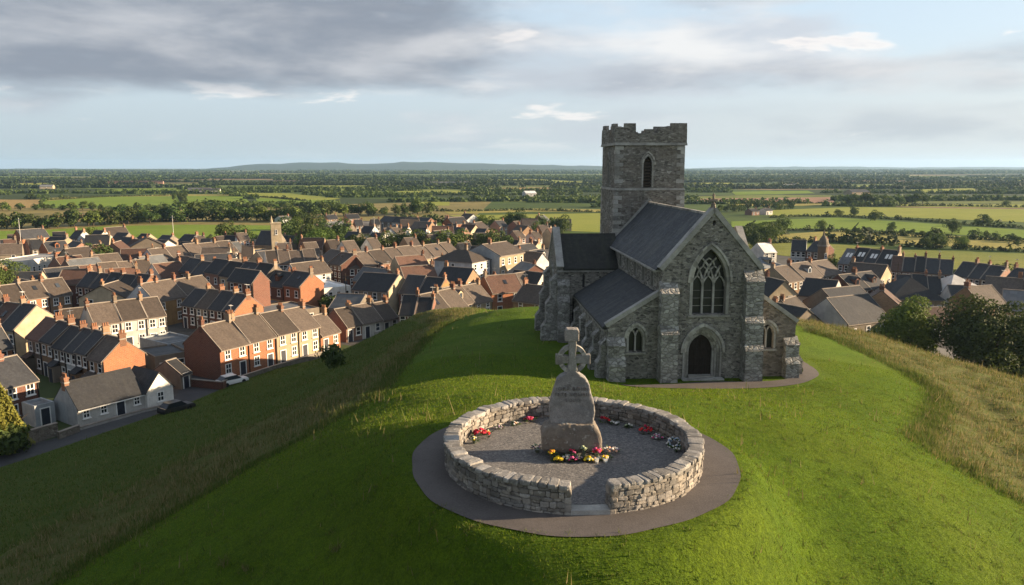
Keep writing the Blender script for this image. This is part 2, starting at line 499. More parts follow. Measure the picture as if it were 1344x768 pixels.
M['moss_slate'] = roof_mat('mossy dark slate', (0.03, 0.031, 0.029), (0.06, 0.063, 0.04), 0.5, (0.4, 0.28))
M['mortar'] = plain('pale mortar', (0.25, 0.22, 0.19), 0.9, 0.35, 0.8)
M['stack'] = wall_mat('sooty chimney brick', (0.20, 0.095, 0.055), True)
M['stack_tan'] = wall_mat('weathered chimney render', (0.24, 0.185, 0.135))
M['frame'] = plain('white painted frame', (0.74, 0.74, 0.72), 0.5, 0.08)
M['glass'] = glass_mat('window glass')
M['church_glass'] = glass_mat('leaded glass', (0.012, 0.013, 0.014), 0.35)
M['door_dark'] = plain('dark painted door', (0.03, 0.035, 0.05), 0.5)
M['door_wood'] = plain('old oak door', (0.022, 0.016, 0.012), 0.75, 0.35, 3)
M['pot'] = plain('clay pot', (0.26, 0.125, 0.07), 0.85)
M['church'] = rubble_mat('church rubble', [(0.092, 0.089, 0.085), (0.265, 0.25, 0.23), (0.375, 0.355, 0.32), (0.138, 0.133, 0.126), (0.55, 0.525, 0.48)], (0.38, 0.36, 0.325), 3.7, 2.2, 0.05, 0.4)
M['church_brown'] = rubble_mat('brown church rubble', [(0.12, 0.105, 0.092), (0.27, 0.235, 0.2), (0.36, 0.31, 0.265), (0.17, 0.148, 0.125)], (0.26, 0.22, 0.18), 3.3, 2.3, 0.05, 0.2)
M['tower'] = rubble_mat('tower rubble', [(0.10, 0.097, 0.092), (0.27, 0.258, 0.238), (0.38, 0.365, 0.335), (0.15, 0.145, 0.137), (0.54, 0.52, 0.485)], (0.27, 0.25, 0.22), 3.3, 2.4, 0.05, 0.35, (0.23, 0.19, 0.155))
M['dressed'] = stone_mat('dressed limestone', (0.36, 0.35, 0.325), (0.45, 0.45, 0.42), 0.5, 0.8, 0.35, 0.03)
M['dressed_block'] = rubble_mat('weathered ashlar', [(0.2, 0.195, 0.185), (0.42, 0.41, 0.39), (0.3, 0.293, 0.28), (0.56, 0.55, 0.525)], (0.15, 0.14, 0.128), 2.5, 1.8, 0.05, 0.75)
M['ring_stone'] = stone_mat('field stone', (0.245, 0.225, 0.20), (0.55, 0.53, 0.47), 0.45, 1.3, 0.35, 0.025)
M['cap_stone'] = stone_mat('cap stone', (0.29, 0.28, 0.265), (0.6, 0.58, 0.53), 0.6, 1.3, 0.4, 0.025)
M['ring_core'] = plain('wall mortar core', (0.20, 0.18, 0.15), 0.95, 0.4, 6)
M['granite'] = stone_mat('monument granite', (0.215, 0.205, 0.20), (0.38, 0.365, 0.34), 0.45, 2.2, 0.6, 0.012)
M['boulder'] = stone_mat('boulder stone', (0.25, 0.225, 0.2), (0.55, 0.54, 0.5), 0.6, 1.2, 0.4, 0.05)
M['cross_stone'] = stone_mat('lichened cross stone', (0.33, 0.32, 0.295), (0.48, 0.47, 0.43), 0.5, 2.2, 0.45, 0.012)
M['carved'] = plain('carved letters', (0.12, 0.11, 0.105), 0.9, 0.5, 9)
M['lowstone'] = rubble_mat('garden wall stone', [(0.14, 0.12, 0.1), (0.25, 0.22, 0.18), (0.19, 0.17, 0.14)], (0.2, 0.18, 0.15), 2.2, 1.7, 0.05, 0.3)
M['bark'] = plain('bark', (0.07, 0.055, 0.042), 0.95, 0.4, 4)
M['leaf_dark'] = leaf_mat('dark foliage', (0.028, 0.056, 0.011), (0.08, 0.125, 0.026))
M['leaf_mid'] = leaf_mat('mid foliage', (0.032, 0.058, 0.012), (0.085, 0.125, 0.026))
M['leaf_olive'] = leaf_mat('olive foliage', (0.05, 0.088, 0.014), (0.13, 0.19, 0.032))
M['leaf_gold'] = leaf_mat('golden conifer', (0.10, 0.12, 0.018), (0.26, 0.26, 0.04))
M['leaf_hedge'] = leaf_mat('hedge foliage', (0.020, 0.036, 0.010), (0.06, 0.085, 0.022))
M['metal'] = plain('galvanised metal', (0.45, 0.45, 0.45), 0.5, 0.1, 2, 0.5, 0.3)
M['tyre'] = plain('tyre rubber', (0.02, 0.02, 0.02), 0.9)
M['concrete'] = plain('concrete', (0.34, 0.33, 0.31), 0.9, 0.25, 1.2)

def hill_mat():
    m, t, b, tc = new_mat('hill grass')
    o = tc.outputs['Object']
    at = t.node('ShaderNodeAttribute'); at.attribute_name = 'meadow'
    ar = t.node('ShaderNodeAttribute'); ar.attribute_name = 'rough'
    f0, _ = t.noise(o, 0.10, 4, 0.55)
    f1, _ = t.noise(o, 0.45, 6, 0.62)
    f2, _ = t.noise(o, 3.2, 6, 0.68)
    f3, _ = t.noise(o, 16.0, 5, 0.7)
    lawn = t.mix(t.mapr(f1, 0.3, 0.7), (0.082, 0.156, 0.007), (0.132, 0.222, 0.011))
    lawn = t.mix(t.mapr(f0, 0.42, 0.72, 0, 0.6), lawn, (0.17, 0.215, 0.018))
    lawn = t.mix(t.mapr(f2, 0.42, 0.75, 0, 0.65), lawn, (0.045, 0.08, 0.009))
    lawn = t.mix(t.mapr(f3, 0.4, 0.7, 0, 0.7), lawn, (0.024, 0.046, 0.008))
    mead = t.mix(t.mapr(f1, 0.35, 0.65), (0.13, 0.135, 0.04), (0.085, 0.13, 0.022))
    mead = t.mix(t.mapr(f2, 0.42, 0.7, 0, 0.7), mead, (0.2, 0.165, 0.075))
    mead = t.mix(t.mapr(f3, 0.4, 0.7, 0, 0.6), mead, (0.04, 0.042, 0.014))
    rough = t.mix(t.mapr(f1, 0.3, 0.7), (0.068, 0.112, 0.018), (0.11, 0.155, 0.026))
    rough = t.mix(t.mapr(f2, 0.4, 0.7, 0, 0.6), rough, (0.125, 0.13, 0.042))
    rough = t.mix(t.mapr(f3, 0.4, 0.7, 0, 0.6), rough, (0.025, 0.042, 0.01))
    wob = t.math('ADD', t.math('MULTIPLY', t.math('SUBTRACT', f2, 0.5), 0.9), t.math('MULTIPLY', t.math('SUBTRACT', f1, 0.5), 0.9))
    mm = t.mapr(t.math('ADD', at.outputs['Fac'], wob), 0.35, 0.65, 0, 1, True)
    mr = t.mapr(t.math('ADD', ar.outputs['Fac'], wob), 0.35, 0.65, 0, 1, True)
    col = t.mix(mr, lawn, rough); col = t.mix(mm, col, mead)
    t.l.new(col, b.inputs['Base Color'])
    b.inputs['Roughness'].default_value = 0.95; b.inputs['Specular IOR Level'].default_value = 0.1
    h = t.math('ADD', t.math('MULTIPLY', f2, 1.2), t.math('MULTIPLY', f3, 0.6))
    bump(t, b, h, 1.0, 0.22)
    return m
M['hill'] = hill_mat()

def blade_mat(name, cols, tip=None):
    m, t, b, tc = new_mat(name)
    geo = t.node('ShaderNodeNewGeometry')
    r = geo.outputs['Random Per Island']
    col = t.ramp(r, [(i / (len(cols) - 1), c) for i, c in enumerate(cols)])
    t.l.new(col, b.inputs['Base Color'])
    b.inputs['Roughness'].default_value = 0.8; b.inputs['Specular IOR Level'].default_value = 0.15
    out = [n for n in t.n if n.type == 'OUTPUT_MATERIAL'][0]
    tr = t.node('ShaderNodeBsdfTranslucent'); t.l.new(col, tr.inputs[0])
    ms = t.node('ShaderNodeMixShader'); ms.inputs[0].default_value = 0.35
    t.l.new(b.outputs[0], ms.inputs[1]); t.l.new(tr.outputs[0], ms.inputs[2]); t.l.new(ms.outputs[0], out.inputs[0])
    return m
M['blade'] = blade_mat('lawn blades', [(0.05, 0.10, 0.007), (0.105, 0.18, 0.01), (0.16, 0.235, 0.014), (0.23, 0.25, 0.035)])
M['meadow_blade'] = blade_mat('meadow stems', [(0.06, 0.095, 0.02), (0.10, 0.125, 0.03), (0.19, 0.165, 0.065), (0.30, 0.24, 0.125)])
M['rough_blade'] = blade_mat('rough grass blades', [(0.045, 0.085, 0.014), (0.08, 0.13, 0.022), (0.12, 0.15, 0.034), (0.18, 0.165, 0.06)])

def gravel_mat():
    m, t, b, tc = new_mat('gravel')
    o = tc.outputs['Object']
    v = t.voro(o, 16.0); v2 = t.voro(o, 37.0)
    s1 = t.node('ShaderNodeSeparateColor'); t.l.new(v.outputs['Color'], s1.inputs[0])
    s2 = t.node('ShaderNodeSeparateColor'); t.l.new(v2.outputs['Color'], s2.inputs[0])
    f, _ = t.noise(o, 0.9, 5, 0.6)
    col = t.ramp(s1.outputs[0], [(0, (0.06, 0.063, 0.07)), (0.4, (0.115, 0.115, 0.12)), (0.75, (0.19, 0.182, 0.178)), (1, (0.3, 0.29, 0.28))])
    col = t.mix(0.45, col, t.ramp(s2.outputs[0], [(0, (0.06, 0.062, 0.068)), (1, (0.29, 0.275, 0.262))]))
    col = t.mix(t.mapr(f, 0.4, 0.7, 0, 0.35), col, (0.13, 0.125, 0.12))
    t.l.new(col, b.inputs['Base Color'])
    bump(t, b, t.math('ADD', s1.outputs[1], s2.outputs[1]), 0.9, 0.03)
    return m
M['gravel'] = gravel_mat()

def tarmac_mat(name, c, edge=None):
    m, t, b, tc = new_mat(name)
    o = tc.outputs['Object']
    f1, _ = t.noise(o, 0.6, 6, 0.65); f2, _ = t.noise(o, 18, 4, 0.7); f3, _ = t.noise(o, 3.0, 5, 0.7)
    col = t.mix(t.mapr(f1, 0.3, 0.7), dark(c, 0.75), dark(c, 1.25))
    col = t.mix(t.mapr(f3, 0.5, 0.7, 0, 0.35), col, dark(c, 0.5))
    col = t.mix(t.mapr(f2, 0.4, 0.7, 0, 0.5), col, dark(c, 1.7))
    t.l.new(col, b.inputs['Base Color'])
    bump(t, b, f2, 0.6, 0.015)
    return m
M['path'] = tarmac_mat('worn path', (0.088, 0.078, 0.074))
M['road'] = tarmac_mat('asphalt', (0.055, 0.055, 0.058))

def town_mat():
    m, t, b, tc = new_mat('town ground')
    o = tc.outputs['Object']
    f1, _ = t.noise(o, 0.06, 5, 0.6); f2, _ = t.noise(o, 0.35, 5, 0.6)
    v = t.voro(o, 0.07); s1 = t.node('ShaderNodeSeparateColor'); t.l.new(v.outputs['Color'], s1.inputs[0])
    col = t.mix(t.mapr(f2, 0.35, 0.65), (0.05, 0.048, 0.046), (0.10, 0.095, 0.088))
    col = t.mix(t.mapr(s1.outputs[0], 0.62, 0.66), col, t.mix(f2, (0.03, 0.05, 0.014), (0.07, 0.095, 0.025)))
    col = t.mix(t.mapr(s1.outputs[1], 0.8, 0.82), col, (0.2, 0.19, 0.175))
    t.l.new(col, b.inputs['Base Color'])
    return m
M['town'] = town_mat()

def plain_mat():
    """The far plain: a patchwork of fields and scrub."""
    m, t, b, tc = new_mat('farmland')
    o = tc.outputs['Object']
    o2 = t.scale(o, 0.75, 1.25, 1.0)
    v = t.voro(o2, 0.0036); s = t.node('ShaderNodeSeparateColor'); t.l.new(v.outputs['Color'], s.inputs[0])
    fb, _ = t.noise(o, 0.0016, 4, 0.6); f1, _ = t.noise(o, 0.02, 6, 0.65); f2, _ = t.noise(o, 0.25, 5, 0.65)
    col = t.ramp(s.outputs[0], [(0, (0.04, 0.06, 0.018)), (0.22, (0.07, 0.11, 0.022)), (0.45, (0.12, 0.17, 0.028)), (0.68, (0.17, 0.2, 0.04)), (0.86, (0.24, 0.2, 0.075)), (0.95, (0.26, 0.18, 0.1))], 'CONSTANT')
    col = t.mix(t.mapr(f1, 0.5, 0.68, 0, 0.75), col, (0.026, 0.042, 0.013))
    col = t.mix(t.mapr(fb, 0.5, 0.64, 0, 0.8), col, (0.028, 0.043, 0.014))
    col = t.mix(t.mapr(f2, 0.4, 0.7, 0, 0.4), col, dark((0.05, 0.06, 0.02), 0.6))
    t.l.new(col, b.inputs['Base Color'])
    b.inputs['Specular IOR Level'].default_value = 0.1
    return m
M['plain'] = plain_mat()

def field_mat(name, c1, c2, stripe=0.0):
    m, t, b, tc = new_mat(name)
    o = tc.outputs['Object']
    f1, _ = t.noise(o, 0.02, 6, 0.62); f2, _ = t.noise(t.scale(o, 0.25, 1, 1), 0.22, 6, 0.68); f3, _ = t.noise(o, 0.9, 4, 0.7)
    col = t.mix(t.mapr(f1, 0.3, 0.7), c1, c2)
    col = t.mix(t.mapr(f2, 0.45, 0.72, 0, 0.55), col, dark(c1, 0.6))
    col = t.mix(t.mapr(f3, 0.4, 0.7, 0, 0.35), col, dark(c1, 0.55))
    t.l.new(col, b.inputs['Base Color'])
    b.inputs['Specular IOR Level'].default_value = 0.1
    bump(t, b, f3, 0.6, 0.4)
    return m
M['f_green'] = field_mat('pasture green', (0.141, 0.218, 0.026), (0.192, 0.262, 0.036))
M['f_lime'] = field_mat('pasture yellow green', (0.218, 0.256, 0.038), (0.282, 0.288, 0.058))
M['f_straw'] = field_mat('straw field', (0.307, 0.218, 0.083), (0.358, 0.256, 0.109))
M['f_plough'] = field_mat('ploughed field', (0.282, 0.166, 0.109), (0.333, 0.205, 0.134))
M['f_rough'] = field_mat('rough pasture', (0.141, 0.179, 0.033), (0.256, 0.250, 0.058))
M['f_hay'] = field_mat('mown hay', (0.269, 0.243, 0.064), (0.346, 0.301, 0.090))

# ================================================================== hill
RING = Vector((2.04, 24.62)); RING_Z = 20.2
PHI = R(3.8)
CH_O = Vector((14.0, 52.96, 15.0))            # middle of the church's front wall at the ground
_pts = [  # photograph pixel, height of the ground there
    (672, 768, 19.2), (500, 768, 18.1), (300, 768, 16.2), (150, 768, 14.6), (0, 768, 11.6), (900, 720, 19.2), (1000, 768, 17.6), (1150, 768, 16.6), (1344, 768, 15.2),
    (540, 640, 19.6), (480, 600, 19.1), (440, 650, 18.4), (400, 600, 17.2), (300, 650, 15.6), (250, 655, 12.9), (100, 650, 5.4), (0, 700, 7.6), (150, 700, 11.0),
    (0, 612, 0.0), (120, 572, 0.0), (230, 534, 0.0), (300, 510, 0.2), (350, 502, 1.2), (425, 470, 0.3), (200, 600, 4.4), (300, 570, 7.2), (350, 545, 7.4),
    (430, 486, 3.4), (480, 530, 15.2), (400, 572, 15.4), (330, 612, 14.4), (520, 446, 8.6), (560, 432, 11.4), (600, 420, 13.0), (650, 409, 14.2), (712, 402, 14.4),
    (600, 480, 15.4), (540, 515, 16.4), (480, 560, 17.8), (640, 450, 14.8), (700, 470, 14.8), (650, 515, 17.6), (740, 512, 17.4), (850, 515, 17.0), (560, 545, 18.2),
    (800, 500, 15.1), (935, 500, 15.0), (1045, 496, 15.0), (1075, 490, 14.9), (980, 528, 17.8), (960, 565, 18.9), (1040, 552, 18.1), (1110, 592, 18.2), (1185, 645, 17.6), (1265, 705, 16.6),
    (1080, 439, 13.6), (1062, 434, 13.9), (1120, 446, 13.1), (1150, 452, 12.6), (1200, 490, 13.2), (1237, 530, 13.6), (1205, 580, 14.9), (1250, 476, 11.2), (1344, 503, 9.8), (1344, 575, 12.4), (1344, 655, 14.2),
    (1150, 540, 15.0), (1000, 650, 18.7), (1060, 700, 17.8),
]
_w = [atz(px, py, z) for px, py, z in _pts]
C_ = [(p.x, p.y, p.z) for p in _w]
# out of sight: behind the crest the hill falls to the town; behind the camera it goes on
C_ += [(-12, 108, 9.5), (-25, 116, 2), (-15, 128, 0), (3, 100, 10.6), (8, 118, 6), (5, 140, 0), (20, 90, 12.5), (20, 110, 8), (25, 135, 1), (40, 92, 8), (45, 112, 0.5), (36, 84, 12.2),
       (58, 95, 0.5), (62, 78, 5.5), (70, 62, 5), (85, 70, 0), (60, 45, 9.5), (80, 40, 3), (95, 45, 0), (50, 25, 12), (75, 15, 4), (95, 15, 0),
       (-40, 25, 4), (-58, 30, 0), (-25, 10, 11), (-45, 5, 3), (-60, 60, 0), (-66, 20, 0), (-72, 60, -1), (-50, 100, -0.6), (-45, 120, -1), (0, 5, 18.3), (25, 5, 16.5), (0, -20, 14), (40, -15, 10), (-30, -20, 6),
       (14, 70, 14.8), (4, 72, 14.3), (26, 66, 14.4), (4, 60, 14.7)]
C_ = np.array(C_)
def _phi(d2): return 0.5 * d2 * np.log(d2 + 1e-9)
def _rbf():
    P = C_[:, :2] / 50.0
    d2 = ((P[:, None] - P[None]) ** 2).sum(-1)
    n = len(P); A = np.zeros((n + 3, n + 3)); A[:n, :n] = _phi(d2) + np.eye(n) * 2e-4
    A[:n, n] = 1; A[:n, n + 1:] = P; A[n, :n] = 1; A[n + 1:, :n] = P.T
    return np.linalg.solve(A, np.concatenate([C_[:, 2], np.zeros(3)]))
_W = _rbf()
def hill_z(x, y):
    x = np.atleast_1d(np.asarray(x, float)); y = np.atleast_1d(np.asarray(y, float)); shp = x.shape
    x = x.ravel(); y = y.ravel(); out = np.empty(len(x)); P = C_[:, :2] / 50.0; n = len(P)
    for s in range(0, len(x), 20000):
        q = np.stack([x[s:s + 20000], y[s:s + 20000]], 1) / 50.0
        d2 = ((q[:, None] - P[None]) ** 2).sum(-1)
        out[s:s + 20000] = _phi(d2) @ _W[:n] + _W[n] + q @ _W[n + 1:]
    r = np.hypot(x - RING.x, y - RING.y)
    k = np.clip((7.8 - r) / 2.1, 0, 1); k = k * k * (3 - 2 * k)
    out = out * (1 - k) + RING_Z * k
    # level apron before the church door
    lx = (x - CH_O.x) * math.cos(PHI) + (y - CH_O.y) * math.sin(PHI); ly = -(x - CH_O.x) * math.sin(PHI) + (y - CH_O.y) * math.cos(PHI)
    e = np.maximum(np.maximum(np.abs(lx - 0.5) - 6.0, 0), np.maximum(np.abs(ly + 0.2) - 1.6, 0))
    k = np.clip(1 - e / 3.0, 0, 1); k = k * k * (3 - 2 * k)
    out = out * (1 - k) + CH_O.z * k
    # fade to the plain far from the hill
    far = np.clip((np.hypot((x - 5) / 100.0, (y - 50) / 100.0) - 0.9) / 0.15, 0, 1)
    out = out * (1 - far) - 0.8 * far
    return np.maximum(out, -0.8).reshape(shp)
def hz(x, y): return float(hill_z([x], [y])[0])
def on_hill(px, py):
    """Where the sight line through a photograph pixel meets the hill (or the plain)."""
    d = ray(px, py); t = np.linspace(12, 200, 1900)
    z = CAMZ + d[2] * t; g = np.maximum(hill_z(d[0] * t, d[1] * t), 0)
    below = np.nonzero(z <= g)[0]
    if len(below) == 0: return atz(px, py, 0) if d[2] < 0 else None
    a = t[max(below[0] - 1, 0)]
    return Vector((d[0] * a, d[1] * a, float(CAMZ + d[2] * a)))

def inside(poly, x, y):
    p = np.asarray(poly, float); r = np.zeros(np.shape(x), bool); n = len(p)
    for i in range(n):
        x1, y1 = p[i]; x2, y2 = p[(i + 1) % n]
        c = ((y1 > y) != (y2 > y)) & (x < (x2 - x1) * (y - y1) / ((y2 - y1) or 1e-9) + x1)
        r ^= c
    return r
def dist_poly(poly, x, y, closed=True):
    p = np.asarray(poly, float); d = np.full(np.shape(x), 1e9); n = len(p)
    for i in range(n if closed else n - 1):
        a = p[i]; b = p[(i + 1) % n]; ab = b - a; L = (ab ** 2).sum() or 1e-9
        t = np.clip(((x - a[0]) * ab[0] + (y - a[1]) * ab[1]) / L, 0, 1)
        d = np.minimum(d, np.hypot(x - a[0] - t * ab[0], y - a[1] - t * ab[1]))
    return d
def wpt(px, py):
    p = on_hill(px, py); return (p.x, p.y)
BL = [wpt(*q) for q in [(596, 421), (575, 431), (540, 462), (505, 505), (475, 532), (400, 573), (330, 614), (250, 660), (150, 716), (70, 766)]]
BL2 = [wpt(*q) for q in [(588, 422), (540, 440), (455, 500), (380, 536), (300, 575), (180, 636), (60, 695), (5, 730)]]
BR = [wpt(*q) for q in [(1062, 436), (1100, 446), (1150, 468), (1195, 492), (1225, 512), (1237, 530), (1226, 552), (1204, 577), (1250, 607), (1300, 636), (1343, 660)]]
MEADOW_L = [(BL[0][0] + 3, BL[0][1] + 30)] + BL + [(-22, 12), (-30, 12)] + BL2[::-1] + [(BL2[0][0] - 12, BL2[0][1] + 30)]
MEADOW_R = [(BR[0][0] - 6, BR[0][1] + 30)] + BR + [(40, 8), (100, 8), (110, 130)]
ROUGH_L = [(BL2[0][0] - 12, BL2[0][1] + 30)] + BL2 + [(-40, 10), (-90, 0), (-90, 140)]
def soft(poly, x, y, w=0.9):
    d = dist_poly(poly, x, y); s = np.where(inside(poly, x, y), d, -d)
    return np.clip(0.5 + s / (2 * w), 0, 1)

def build_hill():
    xs = np.arange(-92, 108.1, 0.5); ys = np.arange(-40, 152.1, 0.5)
    X, Y = np.meshgrid(xs, ys); Z = hill_z(X, Y)
    rng = np.random.default_rng(3)
    mead = np.maximum(soft(MEADOW_L, X, Y), soft(MEADOW_R, X, Y)); rough = soft(ROUGH_L, X, Y)
    # tussocks of the unmown parts
    n = np.zeros_like(X)
    for k, (a, s) in enumerate(((0.13, 1.1), (0.09, 2.4), (0.2, 0.35))):
        th = rng.uniform(0, 6.28, 9); ph = rng.uniform(0, 6.28, 9)
        q = sum(np.sin((X * np.cos(t) + Y * np.sin(t)) * s * (0.7 + 0.1 * i) + p) for i, (t, p) in enumerate(zip(th, ph))) / 9
        n += a * q * 2
    # fine ground roll of the mown lawn too
    lawn = np.clip(1 - mead - rough, 0, 1)
    rr = np.hypot(X - RING.x, Y - RING.y)
    flat = np.clip((rr - 6.2) / 2, 0, 1)
    lx = X - CH_O.x; ly = Y - CH_O.y
    flat *= np.clip(np.maximum(np.abs(lx) - 9, np.abs(ly + 0.3) - 3) / 2, 0, 1) * 0.9 + 0.1 * (np.abs(ly) > 4)
    Z = Z + (n * np.maximum(mead, rough * 0.7) + n * 0.34 * lawn * flat) * (Z > 0.3) + 0.1 * mead * (Z > 0.5)
    ny, nx = X.shape
    idx = np.arange(nx * ny).reshape(ny, nx)
    f = np.stack([idx[:-1, :-1], idx[:-1, 1:], idx[1:, 1:], idx[1:, :-1]], -1).reshape(-1, 4)
    zf = Z.ravel()
    keep = (zf[f] > -0.55).any(1)
    f = f[keep]
    used = np.unique(f); remap = np.full(nx * ny, -1); remap[used] = np.arange(len(used))
    v = np.stack([X.ravel(), Y.ravel(), zf], 1)[used]
    me = fast_mesh('hill', v, remap[f], M['hill'], smooth=True, attrs={'meadow': mead.ravel()[used], 'rough': rough.ravel()[used]})
    tag(link('hill', me), 'grassy hill with mown lawn that carries the memorial and the church', kind='structure')
build_hill()

# ------------------------------------------------------------------ the plain, the far hills, the fields
def sheet(name, pts, m, z, label, kind='structure'):
    me = bpy.data.meshes.new(name)
    me.from_pydata([(p[0], p[1], z) for p in pts], [], [tuple(range(len(pts)))])
    me.materials.append(m)
    return tag(link(name, me), label, kind=kind)
def build_plain():
    N = 64
    vs = [(0, 0, 0)] + [(13000 * math.cos(2 * math.pi * k / N), 13000 * math.sin(2 * math.pi * k / N), 0) for k in range(N)]
    mb = MB()
    for k in range(N): mb.poly([vs[0], vs[1 + k], vs[1 + (k + 1) % N]])
    me = mb.mesh('ground', M['plain'])
    tag(link('ground', me), 'flat farmland plain reaching to the horizon', kind='structure')
build_plain()
def gpix(pts, z=0.0): return [atz(px, py, z) for px, py in pts]
sheet('town_ground', gpix([(-320, 640), (-260, 322), (0, 318), (250, 315), (400, 311), (470, 290), (640, 289), (740, 312), (1010, 333), (1100, 345), (1420, 378), (1560, 520), (900, 560)]), M['town'], 0.02,
      'dark yards and streets between the town houses')
FIELDS = [
    ('f_green', [(-80, 305), (60, 302), (140, 297), (250, 295), (357, 296), (395, 303), (345, 313), (250, 315), (0, 319), (-120, 322)], 'bright green pasture at the edge of the town'),
    ('f_straw', [(72, 282), (137, 281), (137, 287), (120, 291), (70, 292)], 'small straw field among the trees'),
    ('f_green', [(60, 264), (130, 258), (232, 257), (238, 271), (150, 273), (40, 273)], 'wide green pasture beyond the tree belt'),
    ('f_straw', [(-90, 262), (62, 262), (40, 273), (-90, 274)], 'golden straw field at the picture edge'),
    ('f_hay', [(60, 260), (232, 255), (340, 256), (232, 257.5), (130, 258.5), (60, 264)], 'narrow hay strip behind the green pasture'),
    ('f_green', [(245, 257), (320, 258), (330, 268), (240, 271)], 'green pasture with a hedge line'),
    ('f_lime', [(322, 253), (380, 254), (448, 261), (400, 266), (322, 258)], 'pale green sloping pasture'),
    ('f_green', [(335, 260), (445, 264), (440, 270), (340, 270)], 'dark green pasture below the pale one'),
    ('f_green', [(525, 289), (600, 293), (640, 303), (540, 298)], 'green paddock behind the far houses'),
    ('f_lime', [(590, 283), (790, 280), (860, 284), (860, 297), (790, 305), (690, 301), (620, 292)], 'yellow green pasture left of the church tower'),
    ('f_hay', [(580, 277), (700, 274), (880, 276), (880, 279), (700, 278), (590, 281)], 'pale hay strip left of the church tower'),
    ('f_lime', [(545, 265), (590, 265), (590, 270), (540, 270)], 'small lit field among far woods'),
    ('f_rough', [(975, 318), (1080, 320), (1200, 328), (1420, 336), (1500, 372), (1340, 366), (1100, 344), (1010, 334), (960, 326)], 'rough yellow green pasture behind the brick rows'),
    ('f_hay', [(1020, 308), (1100, 303), (1230, 309), (1420, 320), (1440, 331), (1250, 324), (1130, 317), (1020, 315)], 'tan hay meadow between two hedges'),
    ('f_green', [(960, 291), (1100, 286), (1240, 295), (1440, 309), (1440, 319), (1200, 305), (1080, 300), (960, 303)], 'bright green pasture with lone trees'),
    ('f_lime', [(1010, 276), (1120, 272), (1420, 276), (1460, 297), (1250, 288), (1120, 283), (1010, 285)], 'light green pasture below the woods'),
    ('f_lime', [(1180, 268), (1420, 269), (1420, 274), (1170, 271)], 'thin pale pasture strip under far hedges'),
    ('f_plough', [(915, 261), (1090, 259), (1096, 266), (1060, 267), (915, 265)], 'reddish ploughed field right of the tower'),
    ('f_hay', [(960, 268), (1110, 267), (1100, 270), (960, 271)], 'pale strip below the ploughed field'),
    ('f_lime', [(1120, 244), (1180, 243), (1180, 247), (1125, 248)], 'far sunlit strip of pasture'),
    ('f_lime', [(1195, 249), (1280, 247), (1280, 252), (1200, 253)], 'far narrow strip of pasture'),
    ('f_lime', [(902, 240), (960, 240), (965, 243), (905, 243)], 'far strip of pasture beside the tower'),
    ('f_lime', [(770, 243), (640, 236), (700, 235), (790, 240)], 'far strip of pasture left of the tower'),
    ('f_straw', [(1030, 240), (1060, 239.5), (1062, 241), (1030, 241.5)], 'tiny far straw field'),
    ('f_lime', [(395, 245), (470, 243.5), (480, 246), (400, 248)], 'far lit pasture below the long hill'),
    ('f_green', [(140, 249), (220, 247.5), (235, 250), (150, 251.5)], 'far green strip beyond the hay strip'),
    ('f_lime', [(500, 238), (590, 236.5), (600, 238.5), (505, 240.5)], 'far pale strip in the middle of the plain'),
    ('f_straw', [(640, 247), (720, 246), (730, 248.5), (645, 249.5)], 'far straw strip left of the tower'),
    ('f_lime', [(520, 251), (600, 250), (640, 254), (530, 256)], 'lit pasture in front of the far woods'),
    ('f_lime', [(20, 241), (90, 240), (95, 242), (25, 243)], 'far lit strip on the left of the plain'),
    ('f_lime', [(1230, 238), (1340, 237), (1345, 239), (1235, 240.5)], 'far lit strip at the right of the plain'),
    ('f_green', [(960, 252), (1060, 250.5), (1070, 254), (965, 256)], 'far green pasture above the ploughed field'),
    ('f_lime', [(250, 232), (320, 231), (320, 233), (255, 234)], 'far pasture below the long hill'),
]
FPOLY = []
for i, (m, pts, lab) in enumerate(FIELDS):
    w = gpix(pts); FPOLY.append([(p.x, p.y) for p in w])
    sheet('field', w, M[m], 0.05 + 0.004 * i, lab)

def ridge(name, prof, depth, m, label, Y):
    """A far hill: a crest line at distance Y, real depth to both sides."""
    v = []; n = len(prof)
    for s, hh in ((-1.0, 0.0), (-0.62, 0.32), (-0.3, 0.72), (0, 1.0), (0.35, 0.8), (1.0, 0.0)):
        for k, (px, py) in enumerate(prof):
            p = aty(px, py, Y); y = Y + s * depth
            wob = 1 + 0.05 * math.sin(k * 1.7 + s * 5)
            v.append((p.x * y / Y, y, max(p.z, 1) * hh * wob - 1.5))
    f = [(r * n + k, r * n + k + 1, (r + 1) * n + k + 1, (r + 1) * n + k) for r in range(5) for k in range(n - 1)]
    me = bpy.data.meshes.new(name); me.from_pydata(v, [], f); me.materials.append(m)
    me.polygons.foreach_set('use_smooth', [True] * len(f))
    return tag(link(name, me), label, kind='structure')
rr_ = random.Random(5)
def prof(pts, step=12):
    out = []
    for (x0, y0), (x1, y1) in zip(pts, pts[1:]):
        n = max(1, int((x1 - x0) / step))
        for k in range(n):
            t = k / n; t2 = t * t * (3 - 2 * t)
            out.append((x0 + (x1 - x0) * t, y0 + (y1 - y0) * t2 + rr_.uniform(-0.35, 0.35)))
    out.append(pts[-1]); return out
M['farhill'] = field_mat('wooded far hill', (0.022, 0.036, 0.013), (0.04, 0.058, 0.018))
ridge('hills', prof([(230, 225), (285, 220), (340, 215), (420, 213), (480, 215), (540, 212.5), (620, 214), (700, 216), (800, 218), (900, 221), (1000, 224)]), 1300, M['farhill'], 'long low wooded hill on the horizon left of the tower', 8000)
ridge('hills', prof([(-200, 224), (-60, 222), (60, 221), (150, 222.5), (260, 225)]), 900, M['farhill'], 'very low wooded rise on the horizon', 8600)
ridge('hills', prof([(850, 223), (960, 219.5), (1080, 218.5), (1200, 219.5), (1330, 219), (1480, 220), (1600, 223)]), 900, M['farhill'], 'pale blue rise on the horizon right of the tower', 10500)
